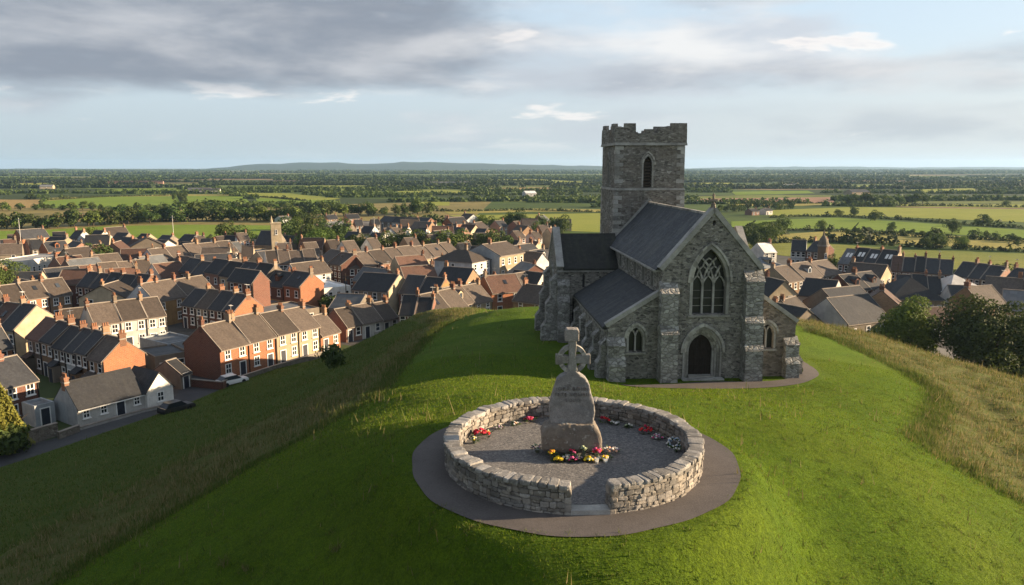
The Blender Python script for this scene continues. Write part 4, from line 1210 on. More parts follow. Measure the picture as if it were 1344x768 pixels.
RO, RI, GAP = 4.3, 3.85, 0.135
GAPC = -math.pi / 2 + 0.045
def ring_wall():
    rnd = np.random.default_rng(21)
    root = tag(empty('memorial_wall', (RING.x, RING.y, RING_Z)), 'round dry stone wall with an opening, circling the monument', 'stone wall')
    a0, a1 = GAPC + GAP, GAPC - GAP + 2 * math.pi
    # hidden core
    core = MB(); n = 120; H = 0.82
    for k in range(n):
        b0 = a0 + 0.03 + (a1 - a0 - 0.06) * k / n; b1 = a0 + 0.03 + (a1 - a0 - 0.06) * (k + 1) / n
        q = []
        for z in (-0.15, H - 0.05):
            for r_, b in ((RI + 0.07, b0), (RO - 0.07, b0), (RO - 0.07, b1), (RI + 0.07, b1)): q.append((r_ * math.cos(b), r_ * math.sin(b), z))
        core.hexa(q)
    core.build('core', M['ring_core'], root)
    V = []; Fc = []
    Z = np.array([0, 0, 1.0])
    def lay(rad, nrm, zb, H, sizes, depth):
        z = zb
        while z < H - 0.04:
            ch = min(rnd.uniform(*sizes[1]), H - z)
            if H - z - ch < 0.07: ch = H - z
            b = a0
            while b < a1 - 0.005:
                w = rnd.uniform(*sizes[0]) / rad
                if b + w > a1 - 0.03: w = a1 - b
                m = b + w / 2
                hh = ch * rnd.uniform(0.92, 1.05)
                er = np.array([math.cos(m), math.sin(m), 0]); et = np.array([-math.sin(m), math.cos(m), 0])
                tw = rnd.normal(0, 0.04); az_ = Z * math.cos(tw) + et * math.sin(tw); ax_ = et * math.cos(tw) - Z * math.sin(tw)
                out = rnd.normal(0, 0.018)
                cpos = er * (rad - nrm * depth * 0.5 + nrm * out) + Z * (z + ch / 2 + rnd.normal(0, 0.008))
                # now and then two small stones instead of one
                if ch > 0.17 and rnd.random() < 0.22:
                    for q in (-0.25, 0.25):
                        stone_block(V, Fc, None, cpos + az_ * ch * q, ax_, er, az_, w * rad * 0.49, depth * 0.5, hh * 0.235, rnd, 0.16)
                else:
                    stone_block(V, Fc, None, cpos, ax_, er, az_, w * rad * 0.485, depth * 0.5, hh * 0.475, rnd, 0.13)
                b += w
            z += ch
    lay(RO, 1, -0.1, 0.80, ((0.12, 0.4), (0.1, 0.2)), 0.2)
    lay(RI, -1, 0.08, 0.80, ((0.12, 0.4), (0.1, 0.2)), 0.2)
    # end faces of the opening
    for b, s in ((a0, -1), (a1, 1)):
        er = np.array([math.cos(b), math.sin(b), 0]); et = np.array([-math.sin(b), math.cos(b), 0])
        z = -0.05
        while z < 0.76:
            ch = min(rnd.uniform(0.16, 0.26), 0.80 - z)
            sp = rnd.uniform(0.4, 0.6)
            for r0, r1 in ((RI - 0.01, RI + 0.47 * sp * 1.0), (RI + 0.47 * sp, RO + 0.01)):
                stone_block(V, Fc, None, er * (r0 + r1) / 2 - et * s * 0.07 + Z * (z + ch / 2), et, er, Z, 0.1, (r1 - r0) * 0.49, ch * 0.48, rnd, 0.1)
            z += ch
    me = fast_mesh('stonework', V, Fc, M['ring_stone'], smooth=False)
    link('stonework', me, root)
    V = []; Fc = []
    b = a0
    while b < a1 - 0.01:
        w = rnd.uniform(0.14, 0.4) / RO
        if b + w > a1 - 0.05: w = a1 - b
        m = b + w / 2; er = np.array([math.cos(m), math.sin(m), 0]); et = np.array([-math.sin(m), math.cos(m), 0])
        rm = (RO + RI) / 2
        stone_block(V, Fc, None, er * (rm + rnd.normal(0, 0.012)) + Z * (0.85 + rnd.normal(0, 0.014)), et, er, Z, w * rm * 0.505, 0.25 + rnd.uniform(-0.03, 0.03), 0.07 + rnd.uniform(-0.012, 0.018), rnd, 0.09)
        b += w
    me = fast_mesh('cap_stone', V, Fc, M['cap_stone'], smooth=False)
    link('cap_stone', me, root)
    st = MB()
    def pr(r_, b, z): return (r_ * math.cos(b), r_ * math.sin(b), z)
    b0, b1 = GAPC - GAP + 0.004, GAPC + GAP - 0.004
    st.hexa([pr(RI - 0.05, b0, -0.1), pr(RO + 0.02, b0, -0.1), pr(RO + 0.02, b1, -0.1), pr(RI - 0.05, b1, -0.1), pr(RI - 0.05, b0, 0.2), pr(RO + 0.02, b0, 0.17), pr(RO + 0.02, b1, 0.17), pr(RI - 0.05, b1, 0.2)])
    st.build('threshold', M['dressed'], root)
ring_wall()

def noisy(me, amp, sc, seed=0.0, amp2=0.0, sc2=8.0):
    for v in me.vertices:
        p = v.co * sc + Vector((seed, seed * 2.3, -seed))
        n = noise.noise_vector(p) * amp
        if amp2: n += noise.noise_vector(v.co * sc2 + Vector((seed, 4, 9))) * amp2
        v.co += n
    me.update()
import bmesh
def outline_solid(name, pts, y0, y1, mat, parent, cuts=3, bev=0.03, amp=0.02, sc=3.0, seed=1.0, smooth=True):
    """A slab cut to an outline in x, z between y0 and y1, with worn edges and a rough surface."""
    bm = bmesh.new()
    f = [bm.verts.new((x, y0, z)) for x, z in pts]
    face = bm.faces.new(f)
    ex = bmesh.ops.extrude_face_region(bm, geom=[face])
    for e in ex['geom']:
        if isinstance(e, bmesh.types.BMVert): e.co.y = y1
    bmesh.ops.recalc_face_normals(bm, faces=bm.faces)
    if bev:
        bmesh.ops.bevel(bm, geom=[e for e in bm.edges], offset=bev, segments=2, profile=0.6, affect='EDGES', clamp_overlap=True)
    bmesh.ops.triangulate(bm, faces=bm.faces)
    for _ in range(cuts):
        lng = [e for e in bm.edges if e.calc_length() > 0.10]
        if not lng: break
        bmesh.ops.subdivide_edges(bm, edges=lng, cuts=1)
        bmesh.ops.triangulate(bm, faces=bm.faces)
    me = bpy.data.meshes.new(name); bm.to_mesh(me); bm.free()
    me.materials.append(mat)
    if amp: noisy(me, amp, sc, seed, amp * 0.5, sc * 4)
    if smooth: me.polygons.foreach_set('use_smooth', [True] * len(me.polygons))
    return link(name, me, parent)

MY = 24.62          # the monument's plane
def mp(px, py): p = aty(px, py, MY - 0.2); return (p.x, p.z)
def monument():
    root = tag(empty('monument', (RING.x, MY, GRAVEL_Z)), 'weathered granite memorial slab topped by a ringed Celtic cross on a boulder', 'monument')
    O = Vector((RING.x, MY, GRAVEL_Z))
    def L(pts): return [(mp(*q)[0] - O.x, mp(*q)[1] - O.z) for q in pts]
    # base boulder
    base = L([(711, 592), (712, 580), (711, 570), (715, 561), (724, 556.5), (738, 555.5), (760, 555.5), (775, 556), (783, 560), (787, 569), (790, 579), (791, 592)])
    base = [(x, max(z, -0.1)) for x, z in base]
    outline_solid('boulder_base', base, -0.38, 0.5, M['boulder'], root, cuts=5, bev=0.12, amp=0.05, sc=1.7, seed=3)
    slab = L([(723.5, 560), (722, 548), (721, 537), (724, 522), (727, 511), (730.5, 500), (735, 495.5), (741, 492), (744.5, 488), (745, 482), (757, 482), (758, 488), (762, 493),
              (769, 497), (773, 503), (776, 515), (779, 528), (781, 540), (780, 550), (778, 560)])
    outline_solid('inscribed_slab', slab, -0.2, 0.2, M['granite'], root, cuts=5, bev=0.045, amp=0.022, sc=3.2, seed=5)
    # the cross
    cx = L([(751.5, 472)])[0]
    cro = MB()
    def bx(x0, z0, x1, z1, y0, y1): cro.box(x0, y0, z0, x1, y1, z1)
    s = lambda a, b: L([(a, b)])[0]
    x0, z0 = s(745, 486); x1, z1 = s(758, 445)
    shaft = L([(744.5, 487), (747, 473), (746.5, 444), (757, 444), (756, 473), (758, 487)])
    outline_solid('cross_shaft', shaft, -0.20, 0.09, M['cross_stone'], root, cuts=3, bev=0.02, amp=0.008, sc=4, seed=2)
    for pts in ([(729.5, 466), (729.5, 479), (747.5, 477), (747.5, 468)], [(755.5, 468), (755.5, 477), (775, 478.5), (775, 466)]):
        outline_solid('cross_arm', L(pts), -0.18, 0.07, M['cross_stone'], root, cuts=3, bev=0.02, amp=0.008, sc=4, seed=7)
    outline_solid('cross_cap', L([(742, 448), (742, 434), (744, 432), (758, 432), (760, 434), (760, 448)]), -0.25, 0.14, M['boulder'], root, cuts=3, bev=0.025, amp=0.012, sc=4, seed=9)
    rg = MB(); n = 44
    ro = s(770.5, 472)[0] - cx[0]; ri = ro * 0.72
    for k in range(n):
        a, b = 2 * math.pi * k / n, 2 * math.pi * (k + 1) / n
        q = []
        for y in (-0.165, 0.055):
            for r_, an in ((ri, a), (ro, a), (ro, b), (ri, b)): q.append((cx[0] + r_ * math.cos(an), y, cx[1] + r_ * math.sin(an)))
        rg.hexa(q)
    rg.build('cross_ring', M['cross_stone'], root)
    # carved lines, worn and only partly legible in the photograph
    def text(body, px, py, size):
        cu = bpy.data.curves.new('inscription', 'FONT'); cu.body = body; cu.size = size; cu.align_x = 'CENTER'; cu.extrude = 0.012; cu.offset = -0.004; cu.space_character = 1.15
        tmp = bpy.data.objects.new('inscription', cu); COL.objects.link(tmp)
        dg = bpy.context.evaluated_depsgraph_get(); me = bpy.data.meshes.new_from_object(tmp.evaluated_get(dg))
        bpy.data.objects.remove(tmp); bpy.data.curves.remove(cu)
        me.materials.clear(); me.materials.append(M['carved'])
        o = link('inscription', me, root); p = L([(px, py)])[0]
        o.location = (p[0], -0.232, p[1]); o.rotation_euler = (math.pi / 2, 0, 0)
    text('ES', 746.5, 507, 0.11)
    text('IORA BOIIN', 751, 512.5, 0.18)
    text('TETE VOURII', 750, 520, 0.18)
    text('E DUIIA', 752.5, 527, 0.14)
monument()

# ------------------------------------------------------------------ flowers
def petal_mat(name, c):
    m, t, b, tc = new_mat(name)
    geo = t.node('ShaderNodeNewGeometry')
    t.l.new(t.mix(geo.outputs['Random Per Island'], dark(c, 0.6), dark(c, 1.25)), b.inputs['Base Color'])
    b.inputs['Roughness'].default_value = 0.7
    return m
PET = {k: petal_mat(k + ' petals', c) for k, c in dict(red=(0.62, 0.03, 0.035), crimson=(0.42, 0.02, 0.06), yellow=(0.80, 0.56, 0.02), pink=(0.68, 0.10, 0.26), white=(0.72, 0.70, 0.66), pale=(0.42, 0.48, 0.30),
       peach=(0.7, 0.42, 0.28), orange=(0.75, 0.24, 0.04), blue=(0.30, 0.42, 0.55), lilac=(0.45, 0.30, 0.42)).items()}
M['stem'] = leaf_mat('flower leaves', (0.03, 0.06, 0.015), (0.07, 0.12, 0.03), 0.1)
M['wrap'] = plain('clear wrapping', (0.55, 0.55, 0.5), 0.3, 0.2, 8, 0.5)
M['vase'] = plain('glazed vase', (0.10, 0.12, 0.09), 0.4, 0.2, 5)
def head(V, Fc, Mi, c, r, mi, rnd):
    """A flower head: a small crumpled dome of petals."""
    i = len(V); n = 7
    V.append(c + np.array([0, 0, r * 0.75]))
    for ring, (rr, zz) in enumerate(((0.6, 0.62), (1.0, 0.1), (0.75, -0.35))):
        for k in range(n):
            a = 2 * math.pi * (k + ring * 0.5) / n; q = rr * r * rnd.uniform(0.8, 1.2)
            V.append(c + np.array([q * math.cos(a), q * math.sin(a), zz * r * rnd.uniform(0.8, 1.2)]))
    for k in range(n):
        Fc.append((i, i + 1 + k, i + 1 + (k + 1) % n)); Mi.append(mi)
        for rg in range(2):
            a = i + 1 + rg * n + k; b = i + 1 + rg * n + (k + 1) % n
            Fc += [(a, a + n, b + n), (a, b + n, b)]; Mi += [mi, mi]
def bouquet(px, py, cols, label, n=14, spread=0.17, h=0.16, r=0.045, base_h=0.0, vase=False, wrap=False, zc=None, leafn=26):
    p = atz(px, py, GRAVEL_Z + 0.05); spread *= 1.05; h *= 1.05; r *= 1.1
    rnd = np.random.default_rng(int(px * 7 + py))
    rr = math.hypot(p.x - RING.x, p.y - RING.y); q = min(1.0, (3.5 if spread > 0.12 else 3.62) / rr); p.x = RING.x + (p.x - RING.x) * q; p.y = RING.y + (p.y - RING.y) * q
    if abs(p.x - RING.x) < 1.08 and abs(p.y - MY) < 0.75: p.y = min(p.y, MY - 0.5 - 0.35 * spread)
    root = tag(empty('flower_bouquet', (p.x, p.y, GRAVEL_Z)), label, 'flowers', 'flowers laid at the memorial')
    V = []; Fc = []; Mi = []
    for k in range(n):
        a = rnd.uniform(0, 6.28); q = spread * math.sqrt(rnd.uniform(0, 1)); z = base_h + h * (1 - 0.5 * (q / spread) ** 2) * rnd.uniform(0.75, 1.1)
        head(V, Fc, Mi, np.array([q * math.cos(a), q * math.sin(a) * 0.8, z]), r * rnd.uniform(0.75, 1.25), rnd.integers(0, len(cols)), rnd)
    link('bloom', fast_mesh('bloom', V, Fc, [PET[c] for c in cols], Mi), root)
    V = []; Fc = []
    for k in range(leafn):
        a = rnd.uniform(0, 6.28); q = spread * rnd.uniform(0.5, 1.25); L = rnd.uniform(0.06, 0.12)
        c = np.array([q * math.cos(a), q * math.sin(a) * 0.8, base_h + h * rnd.uniform(0.1, 0.7)])
        d = np.array([math.cos(a), math.sin(a), rnd.uniform(-0.2, 0.8)]); d /= np.linalg.norm(d); s = np.array([-math.sin(a), math.cos(a), rnd.uniform(-0.5, 0.5)]) * L * 0.35
        i = len(V); V += [c - d * L * 0.5, c + s, c + d * L, c - s]; Fc.append((i, i + 1, i + 2, i + 3))
    link('leaf_spray', fast_mesh('leaf_spray', V, Fc, M['stem']), root)
    if vase:
        v = MB(); v.frustum((0, 0), 0.06, 0.085, 0, base_h + 0.06, 10); v.build('vase', M['vase'], root)
    if wrap:
        v = MB(); v.hexa([(-0.03, -0.3, 0.0), (0.03, -0.3, 0.0), (0.12, -0.02, 0.01), (-0.12, -0.02, 0.01), (-0.03, -0.3, 0.05), (0.03, -0.3, 0.05), (0.13, 0.0, 0.13), (-0.13, 0.0, 0.13)]); v.build('wrapping', M['wrap'], root)
    return root
bouquet(619, 571, ['red', 'red', 'crimson'], 'large heap of bright red flowers against the sunlit inner wall', 26, 0.27, 0.3, 0.06)
bouquet(630, 566, ['yellow', 'pale'], 'small yellow posy behind the red heap', 9, 0.13, 0.14, 0.035)
bouquet(613, 579, ['white', 'yellow'], 'white and yellow posy in shade in front of the red heap', 8, 0.12, 0.17, 0.035, vase=True, base_h=0.06)
bouquet(649, 559, ['white', 'lilac'], 'low white and lilac spray beside the sunlit inner wall', 10, 0.17, 0.1, 0.035)
bouquet(688, 547, ['pink', 'crimson'], 'deep pink bouquet at the back wall near the slab', 16, 0.22, 0.18, 0.045)
bouquet(668, 552, ['peach', 'white'], 'pale peach spray along the sunlit inner wall', 8, 0.15, 0.1, 0.035)
bouquet(798, 548, ['red', 'crimson'], 'dark red bouquet at the back wall right of the slab', 16, 0.2, 0.2, 0.045)
bouquet(808, 554, ['white'], 'pure white flowers next to the dark red bouquet', 9, 0.16, 0.12, 0.04)
bouquet(829, 558, ['pale', 'white'], 'greenish white posy alone on the shaded gravel edge', 8, 0.14, 0.12, 0.035)
bouquet(861, 563, ['crimson', 'red'], 'crimson bouquet leaning on the shaded wall', 18, 0.22, 0.26, 0.045)
bouquet(870, 573, ['lilac', 'pink', 'white'], 'mixed lilac and pink flowers below the crimson bouquet', 14, 0.22, 0.16, 0.04)
bouquet(895, 591, ['white'], 'little white posy tight against the wall past the wreath', 6, 0.08, 0.18, 0.035)
bouquet(705, 592, ['white', 'lilac', 'pale'], 'dim white and lilac flowers at the dark corner of the boulder', 12, 0.17, 0.26, 0.035, vase=True, base_h=0.05)
bouquet(724, 596, ['orange', 'yellow'], 'orange and yellow flowers standing against the boulder', 12, 0.12, 0.2, 0.045, vase=True, base_h=0.12)
bouquet(733, 604, ['yellow'], 'round yellow posy, nearest the orange flowers', 16, 0.15, 0.16, 0.05)
bouquet(752, 604, ['pink'], 'round pink posy between the two yellow ones', 13, 0.13, 0.14, 0.045)
bouquet(773, 604, ['yellow', 'yellow', 'pale'], 'round yellow posy, nearest the tall green vase', 16, 0.16, 0.16, 0.05)
bouquet(741, 596, ['pale', 'white'], 'faded greenish wreath of flowers leaning on the boulder, behind the pink posy', 12, 0.2, 0.18, 0.04)
bouquet(756, 596, ['pale', 'lilac', 'pale'], 'faded greenish bunch beside the tall green vase', 12, 0.19, 0.18, 0.04)
bouquet(749, 592, ['pink', 'crimson'], 'two small pink flowers against the middle of the boulder', 8, 0.16, 0.16, 0.04, base_h=0.2, vase=True)
bouquet(765, 598, ['pale'], 'tall green vase of pale green flowers', 7, 0.08, 0.14, 0.04, base_h=0.3, vase=True)
bouquet(781, 594, ['red', 'pink'], 'bright red bouquet at the lit corner of the boulder', 15, 0.15, 0.22, 0.05, base_h=0.18, vase=True)
bouquet(782, 602, ['white', 'peach'], 'white bouquet in clear wrapping by the right-hand yellow posy', 10, 0.14, 0.14, 0.04, wrap=True)
bouquet(791, 593, ['yellow', 'peach'], 'yellowish sheaf of flowers lying beside the boulder', 12, 0.18, 0.14, 0.04, wrap=True)
bouquet(801, 592, ['white', 'peach', 'lilac'], 'mixed white and peach flowers out on the gravel past the boulder', 18, 0.26, 0.18, 0.04)
def wreath():
    p = atz(885, 583, GRAVEL_Z + 0.05)
    root = tag(empty('wreath', (p.x, p.y, GRAVEL_Z + 0.0)), 'round blue and white wreath lying on the gravel near the wall', 'wreath')
    root.rotation_euler = (R(28), 0, R(-25))
    V = []; Fc = []; Mi = []; rnd = np.random.default_rng(8)
    for k in range(90):
        a = rnd.uniform(0, 6.28); b = rnd.uniform(0, 6.28); r_ = 0.2 + 0.055 * math.cos(b)
        head(V, Fc, Mi, np.array([r_ * math.cos(a), r_ * math.sin(a), 0.13 + 0.055 * math.sin(b)]), 0.032, int(rnd.random() < 0.6), rnd)
    link('bloom', fast_mesh('bloom', V, Fc, [PET['blue'], PET['white']], Mi), root)
    t = MB(); n = 20
    t.tube([(0.2 * math.cos(2 * math.pi * k / n), 0.2 * math.sin(2 * math.pi * k / n), 0.13) for k in range(n + 1)], 0.045, 6); t.build('wreath_base', M['stem'], root)
wreath()

# ================================================================== town
WALLNAME = dict(orange='orange brick', red='red brick', tan='tan brick', ochre='ochre', cream='cream', white='white', bluewhite='pale grey', stone='grey stone', pink='pink brick')
ROOFNAME = dict(slate='slate', brown='brown', redtile='red tile', grey='grey', pale='pale')
_mc = {}
def sash(w, h, detail, white=True):
    """Window: white frame with sill, and the glass (a part of its own on the nearest houses)."""
    key = ('w', round(w, 2), round(h, 2), detail)
    if key in _mc: return _mc[key]
    f = MB(); t = 0.1; d0, d1 = -0.07, 0.02
    f.box(-w / 2 - 0.02, d0, 0, -w / 2 + t, d1, h); f.box(w / 2 - t, d0, 0, w / 2 + 0.02, d1, h)
    f.box(-w / 2 + t, d0, 0, w / 2 - t, d1, t); f.box(-w / 2 + t, d0, h - t, w / 2 - t, d1, h); f.box(-w / 2 + t, d0, h / 2 - 0.05, w / 2 - t, d1, h / 2 + 0.05)
    if detail: f.box(-0.035, d0 + 0.01, t, 0.035, d1, h - t)
    f.box(-w / 2 - 0.12, -0.16, -0.12, w / 2 + 0.12, 0.02, -0.003)
    g = MB(); g.box(-w / 2 + 0.02, -0.02, 0.02, w / 2 - 0.02, 0.012, h - 0.02)
    if not detail:
        n = len(f.v); f.v += g.v; f.f += [tuple(i + n for i in q) for q in g.f]; f.m += [1] * len(g.f)
        _mc[key] = (f.mesh('window', [M['frame'], M['glass']]), None)
    else:
        _mc[key] = (f.mesh('window', M['frame']), g.mesh('pane', M['glass']))
    return _mc[key]
def put_window(parent, x, y, z, w, h, detail, rot=0.0):
    a, b = sash(w, h, detail)
    o = link('window', a, parent, (x, y, z), rot)
    if b: link('pane', b, o)
    return o
def door_mesh(w, h):
    key = ('d', w, h)
    if key not in _mc:
        f = MB(); f.box(-w / 2 - 0.12, -0.08, 0, -w / 2, 0.02, h + 0.12, 1); f.box(w / 2, -0.08, 0, w / 2 + 0.12, 0.02, h + 0.12, 1); f.box(-w / 2, -0.08, h, w / 2, 0.02, h + 0.12, 1)
        f.box(-w / 2, -0.04, 0.05, w / 2, 0.01, h); f.box(-w / 2 + 0.1, -0.055, 1.15, w / 2 - 0.1, -0.03, h - 0.12, 1 if w > 0.95 else 0)
        _mc[key] = f.mesh('door', [M['door_dark'], M['frame']])
    return _mc[key]
PLACED = []
def free(c, r, k=0.85):
    return all((c[0] - q[0]) ** 2 + (c[1] - q[1]) ** 2 > ((r + q[2]) * k) ** 2 for q in PLACED)
def house(A, ang, W, D, E, Rg, wall='red', roof='slate', name='terraced_house', label='', cat='house', group=None, lod=1, chim=(1.0,), cols=2, rows=2, door=0, gl=None, gr=None,
          ridge='x', hip=False, flat=False, wsz=(1.0, 1.45), potn=3, coped=True, sidewin=0, z=0.0, dormer=False, skylight=0):
    root = tag(empty(name, (A[0], A[1], z), ang), label, cat, group)
    c, s = math.cos(ang), math.sin(ang)
    PLACED.append((A[0] + c * W / 2 - s * D / 2, A[1] + s * W / 2 + c * D / 2, math.hypot(W, D) * 0.42))
    mats = [M[wall], M[gl or wall], M[gr or wall]]
    w = MB(); b0 = -0.6
    def gab(x, m):
        if ridge == 'x' and not hip and not flat: w.poly([(x, 0, b0), (x, D, b0), (x, D, E), (x, D / 2, Rg), (x, 0, E)], m)
        else: w.poly([(x, 0, b0), (x, D, b0), (x, D, E), (x, 0, E)], m)
    gab(0, 1); gab(W, 2)
    for y in (0, D):
        if ridge == 'y' and not hip and not flat: w.poly([(0, y, b0), (W, y, b0), (W, y, E), (W / 2, y, Rg), (0, y, E)], 0)
        else: w.poly([(0, y, b0), (W, y, b0), (W, y, E), (0, y, E)], 0)
    if flat:
        pz = E + 0.35
        for x0, y0, x1, y1 in ((0, 0, W, 0.22), (0, D - 0.22, W, D), (0, 0.22, 0.22, D - 0.22), (W - 0.22, 0.22, W, D - 0.22)): w.box(x0, y0, E, x1, y1, pz, 0)
    w.build('wall', mats, root)
    r = MB(); ov = 0.28; th = 0.13
    if flat:
        r.box(0.1, 0.1, E - 0.02, W - 0.1, D - 0.1, E + 0.1)
    elif hip:
        q = min(W, D) / 2
        if W >= D:
            a, b2 = (q, D / 2, Rg), (W - q, D / 2, Rg)
        else:
            a, b2 = (W / 2, q, Rg), (W / 2, D - q, Rg)
        e = [(-ov, -ov, E - 0.05), (W + ov, -ov, E - 0.05), (W + ov, D + ov, E - 0.05), (-ov, D + ov, E - 0.05)]
        if W >= D: fs = [(e[0], e[1], b2, a), (e[1], e[2], b2), (e[2], e[3], a, b2), (e[3], e[0], a)]
        else: fs = [(e[0], e[1], a), (e[1], e[2], b2, a), (e[2], e[3], b2), (e[3], e[0], a, b2)]
        for f in fs: r.poly(f)
        for i in range(4): p, q2 = e[i], e[(i + 1) % 4]; r.poly([(p[0], p[1], p[2] - th), (q2[0], q2[1], q2[2] - th), q2, p], 1)
    else:
        if ridge == 'x':
            sl = (Rg - E) / (D / 2); yo = 0.3
            for sg in (0, 1):
                ye = -yo if sg == 0 else D + yo
                ez = E - sl * yo + th
                x0, x1 = (0.004, W - 0.004)
                r.hexa([(x0, ye, ez - th), (x1, ye, ez - th), (x1, D / 2, Rg), (x0, D / 2, Rg), (x0, ye, ez), (x1, ye, ez), (x1, D / 2, Rg + th), (x0, D / 2, Rg + th)])
                r.box(x0, min(ye, ye + 0.06) - 0.02, ez - th - 0.14, x1, max(ye, ye + 0.06), ez - th - 0.003, 1)       # gutter board
                if coped and lod < 3:
                    for xa in (0.0, W - 0.11):
                        r.hexa([(xa, ye - 0.02, ez - 0.02), (xa + 0.11, ye - 0.02, ez - 0.02), (xa + 0.11, D / 2, Rg + th - 0.02), (xa, D / 2, Rg + th - 0.02), (xa, ye - 0.02, ez + 0.05), (xa + 0.11, ye - 0.02, ez + 0.05), (xa + 0.11, D / 2, Rg + th + 0.05), (xa, D / 2, Rg + th + 0.07)], 1 if lod < 2 or xa > 0 else 0)
            r.box(0.0, D / 2 - 0.13, Rg + th - 0.05, W, D / 2 + 0.13, Rg + th + 0.09, 2)
        else:
            sl = (Rg - E) / (W / 2); xo = 0.3
            for sg in (0, 1):
                xe = -xo if sg == 0 else W + xo; ez = E - sl * xo + th
                r.hexa([(xe, -0.15, ez - th), (xe, D + 0.1, ez - th), (W / 2, D + 0.1, Rg), (W / 2, -0.15, Rg), (xe, -0.15, ez), (xe, D + 0.1, ez), (W / 2, D + 0.1, Rg + th), (W / 2, -0.15, Rg + th)])
            r.box(W / 2 - 0.13, -0.15, Rg + th - 0.05, W / 2 + 0.13, D + 0.1, Rg + th + 0.09, 2)
    ro = r.build('roof', [M[roof], M['mortar'] if coped else M['frame'], M['mortar'] if coped else M[roof]], root)
    if skylight:
        sl = (Rg - E) / (D / 2); th2 = math.atan(sl)
        for k in range(skylight):
            for q in (0, 1):
                sk = MB(); x = W * (k + 0.5) / skylight - 0.5 + q * 0.9; y0 = D * 0.2; y1 = D * 0.34
                zz = lambda y: E + sl * y + th + 0.03
                sk.hexa([(x, y0, zz(y0)), (x + 0.6, y0, zz(y0)), (x + 0.6, y1, zz(y1)), (x, y1, zz(y1)), (x, y0, zz(y0) + 0.07), (x + 0.6, y0, zz(y0) + 0.07), (x + 0.6, y1, zz(y1) + 0.07), (x, y1, zz(y1) + 0.07)])
                sk.build('skylight', M['frame'], ro)
    if not flat:
        for cx in chim:
            ch = MB(); cw, cd = 0.5, random.uniform(0.7, 1.1); top = Rg + random.uniform(0.7, 1.15)
            x0 = min(max(cx * W - cw / 2, -0.02), W - cw + 0.02); y0 = (D - cd) / 2
            if ridge == 'y': x0 = W / 2 - cw / 2; y0 = min(max(cx * D - cd / 2, 0.05), D - cd - 0.05)
            ch.box(x0, y0, Rg - 0.9, x0 + cw, y0 + cd, top); ch.box(x0 - 0.07, y0 - 0.07, top - 0.22, x0 + cw + 0.07, y0 + cd + 0.07, top - 0.05)
            ch.box(x0 - 0.05, y0 - 0.05, Rg + 0.02, x0 + cw + 0.05, y0 + cd + 0.05, Rg + 0.2, 1)
            if lod >= 2:
                for k in range(potn): ch.frustum((x0 + cw / 2, y0 + cd * (k + 0.5) / potn), 0.12, 0.09, top - 0.02, top + 0.4, 6, 2)
            cb = random.choice(('stack', 'stack', 'stack_tan', 'tan', 'red'))
            co = ch.build('chimney', [M[cb], M['mortar'], M['pot']], ro)
            if lod < 2:
                for k in range(potn):
                    p = _mc.get('pot')
                    if p is None:
                        q = MB(); q.frustum((0, 0), 0.13, 0.1, 0, 0.45, 8); q.frustum((0, 0), 0.13, 0.13, 0.4, 0.47, 8); p = _mc['pot'] = q.mesh('chimney_pot', M['pot'])
                    link('chimney_pot', p, root, (x0 + cw / 2, y0 + cd * (k + 0.5) / potn, top - 0.02))
    if lod < 2 and not flat and E > 3.5:
        q = 'downpipe'
        if q not in _mc: b_ = MB(); b_.box(-0.05, -0.14, 0, 0.05, -0.03, 1.0); _mc[q] = b_.mesh('downpipe', M['tyre'])
        link('downpipe', _mc[q], root, (W - 0.12, 0, 0.1), None, (1, 1, E - 0.3))
        rq = random.random()
        if rq < 0.3 and chim:
            if 'aerial' not in _mc:
                b_ = MB(); b_.box(-0.02, -0.02, 0, 0.02, 0.02, 1.5); b_.box(-0.5, -0.015, 1.3, 0.5, 0.015, 1.34)
                for k in range(5): b_.box(-0.45 + 0.2 * k, -0.25, 1.34, -0.42 + 0.2 * k, 0.25, 1.37)
                _mc['aerial'] = b_.mesh('aerial', M['metal'])
            link('aerial', _mc['aerial'], root, (min(max(chim[0] * W, 0.3), W - 0.3), D / 2, Rg + 0.6), rq * 20)
        if rq > 0.82 and ridge == 'x' and not skylight:
            sl = (Rg - E) / (D / 2); sk = MB(); x = W * 0.5; zz = lambda y: E + sl * y + th + 0.03; y0, y1 = D * 0.2, D * 0.32
            sk.hexa([(x, y0, zz(y0)), (x + 0.7, y0, zz(y0)), (x + 0.7, y1, zz(y1)), (x, y1, zz(y1)), (x, y0, zz(y0) + 0.07), (x + 0.7, y0, zz(y0) + 0.07), (x + 0.7, y1, zz(y1) + 0.07), (x, y1, zz(y1) + 0.07)])
            sk.build('skylight', M['glass'], ro)
        if 0.3 < rq < 0.42 and ridge == 'x' and lod == 1 and W > 4.5 and not skylight:
            sl = (Rg - E) / (D / 2); dm = MB(); x = W * 0.5; y0 = D * 0.14; zb = E + sl * y0; zt = zb + 1.25; y1 = y0 + 1.25 / sl
            dm.poly([(x - 0.65, y0, zb), (x + 0.65, y0, zb), (x + 0.65, y0, zt), (x, y0, zt + 0.5), (x - 0.65, y0, zt)])
            for sx in (-0.65, 0.65): dm.poly([(x + sx, y0, zb), (x + sx, y0, zt), (x + sx, y1, zt)])
            for sx in (-1, 1): dm.poly([(x + sx * 0.8, y0 - 0.15, zt - 0.1), (x, y0 - 0.15, zt + 0.55), (x, y1 + 0.5 / sl, zt + 0.55), (x + sx * 0.8, y1, zt - 0.05)], 1)
            dm.box(x - 0.4, y0 - 0.05, zb + 0.2, x + 0.4, y0 - 0.01, zt - 0.1, 2)
            dm.build('dormer', [M[wall], M[roof], M['glass']], ro)
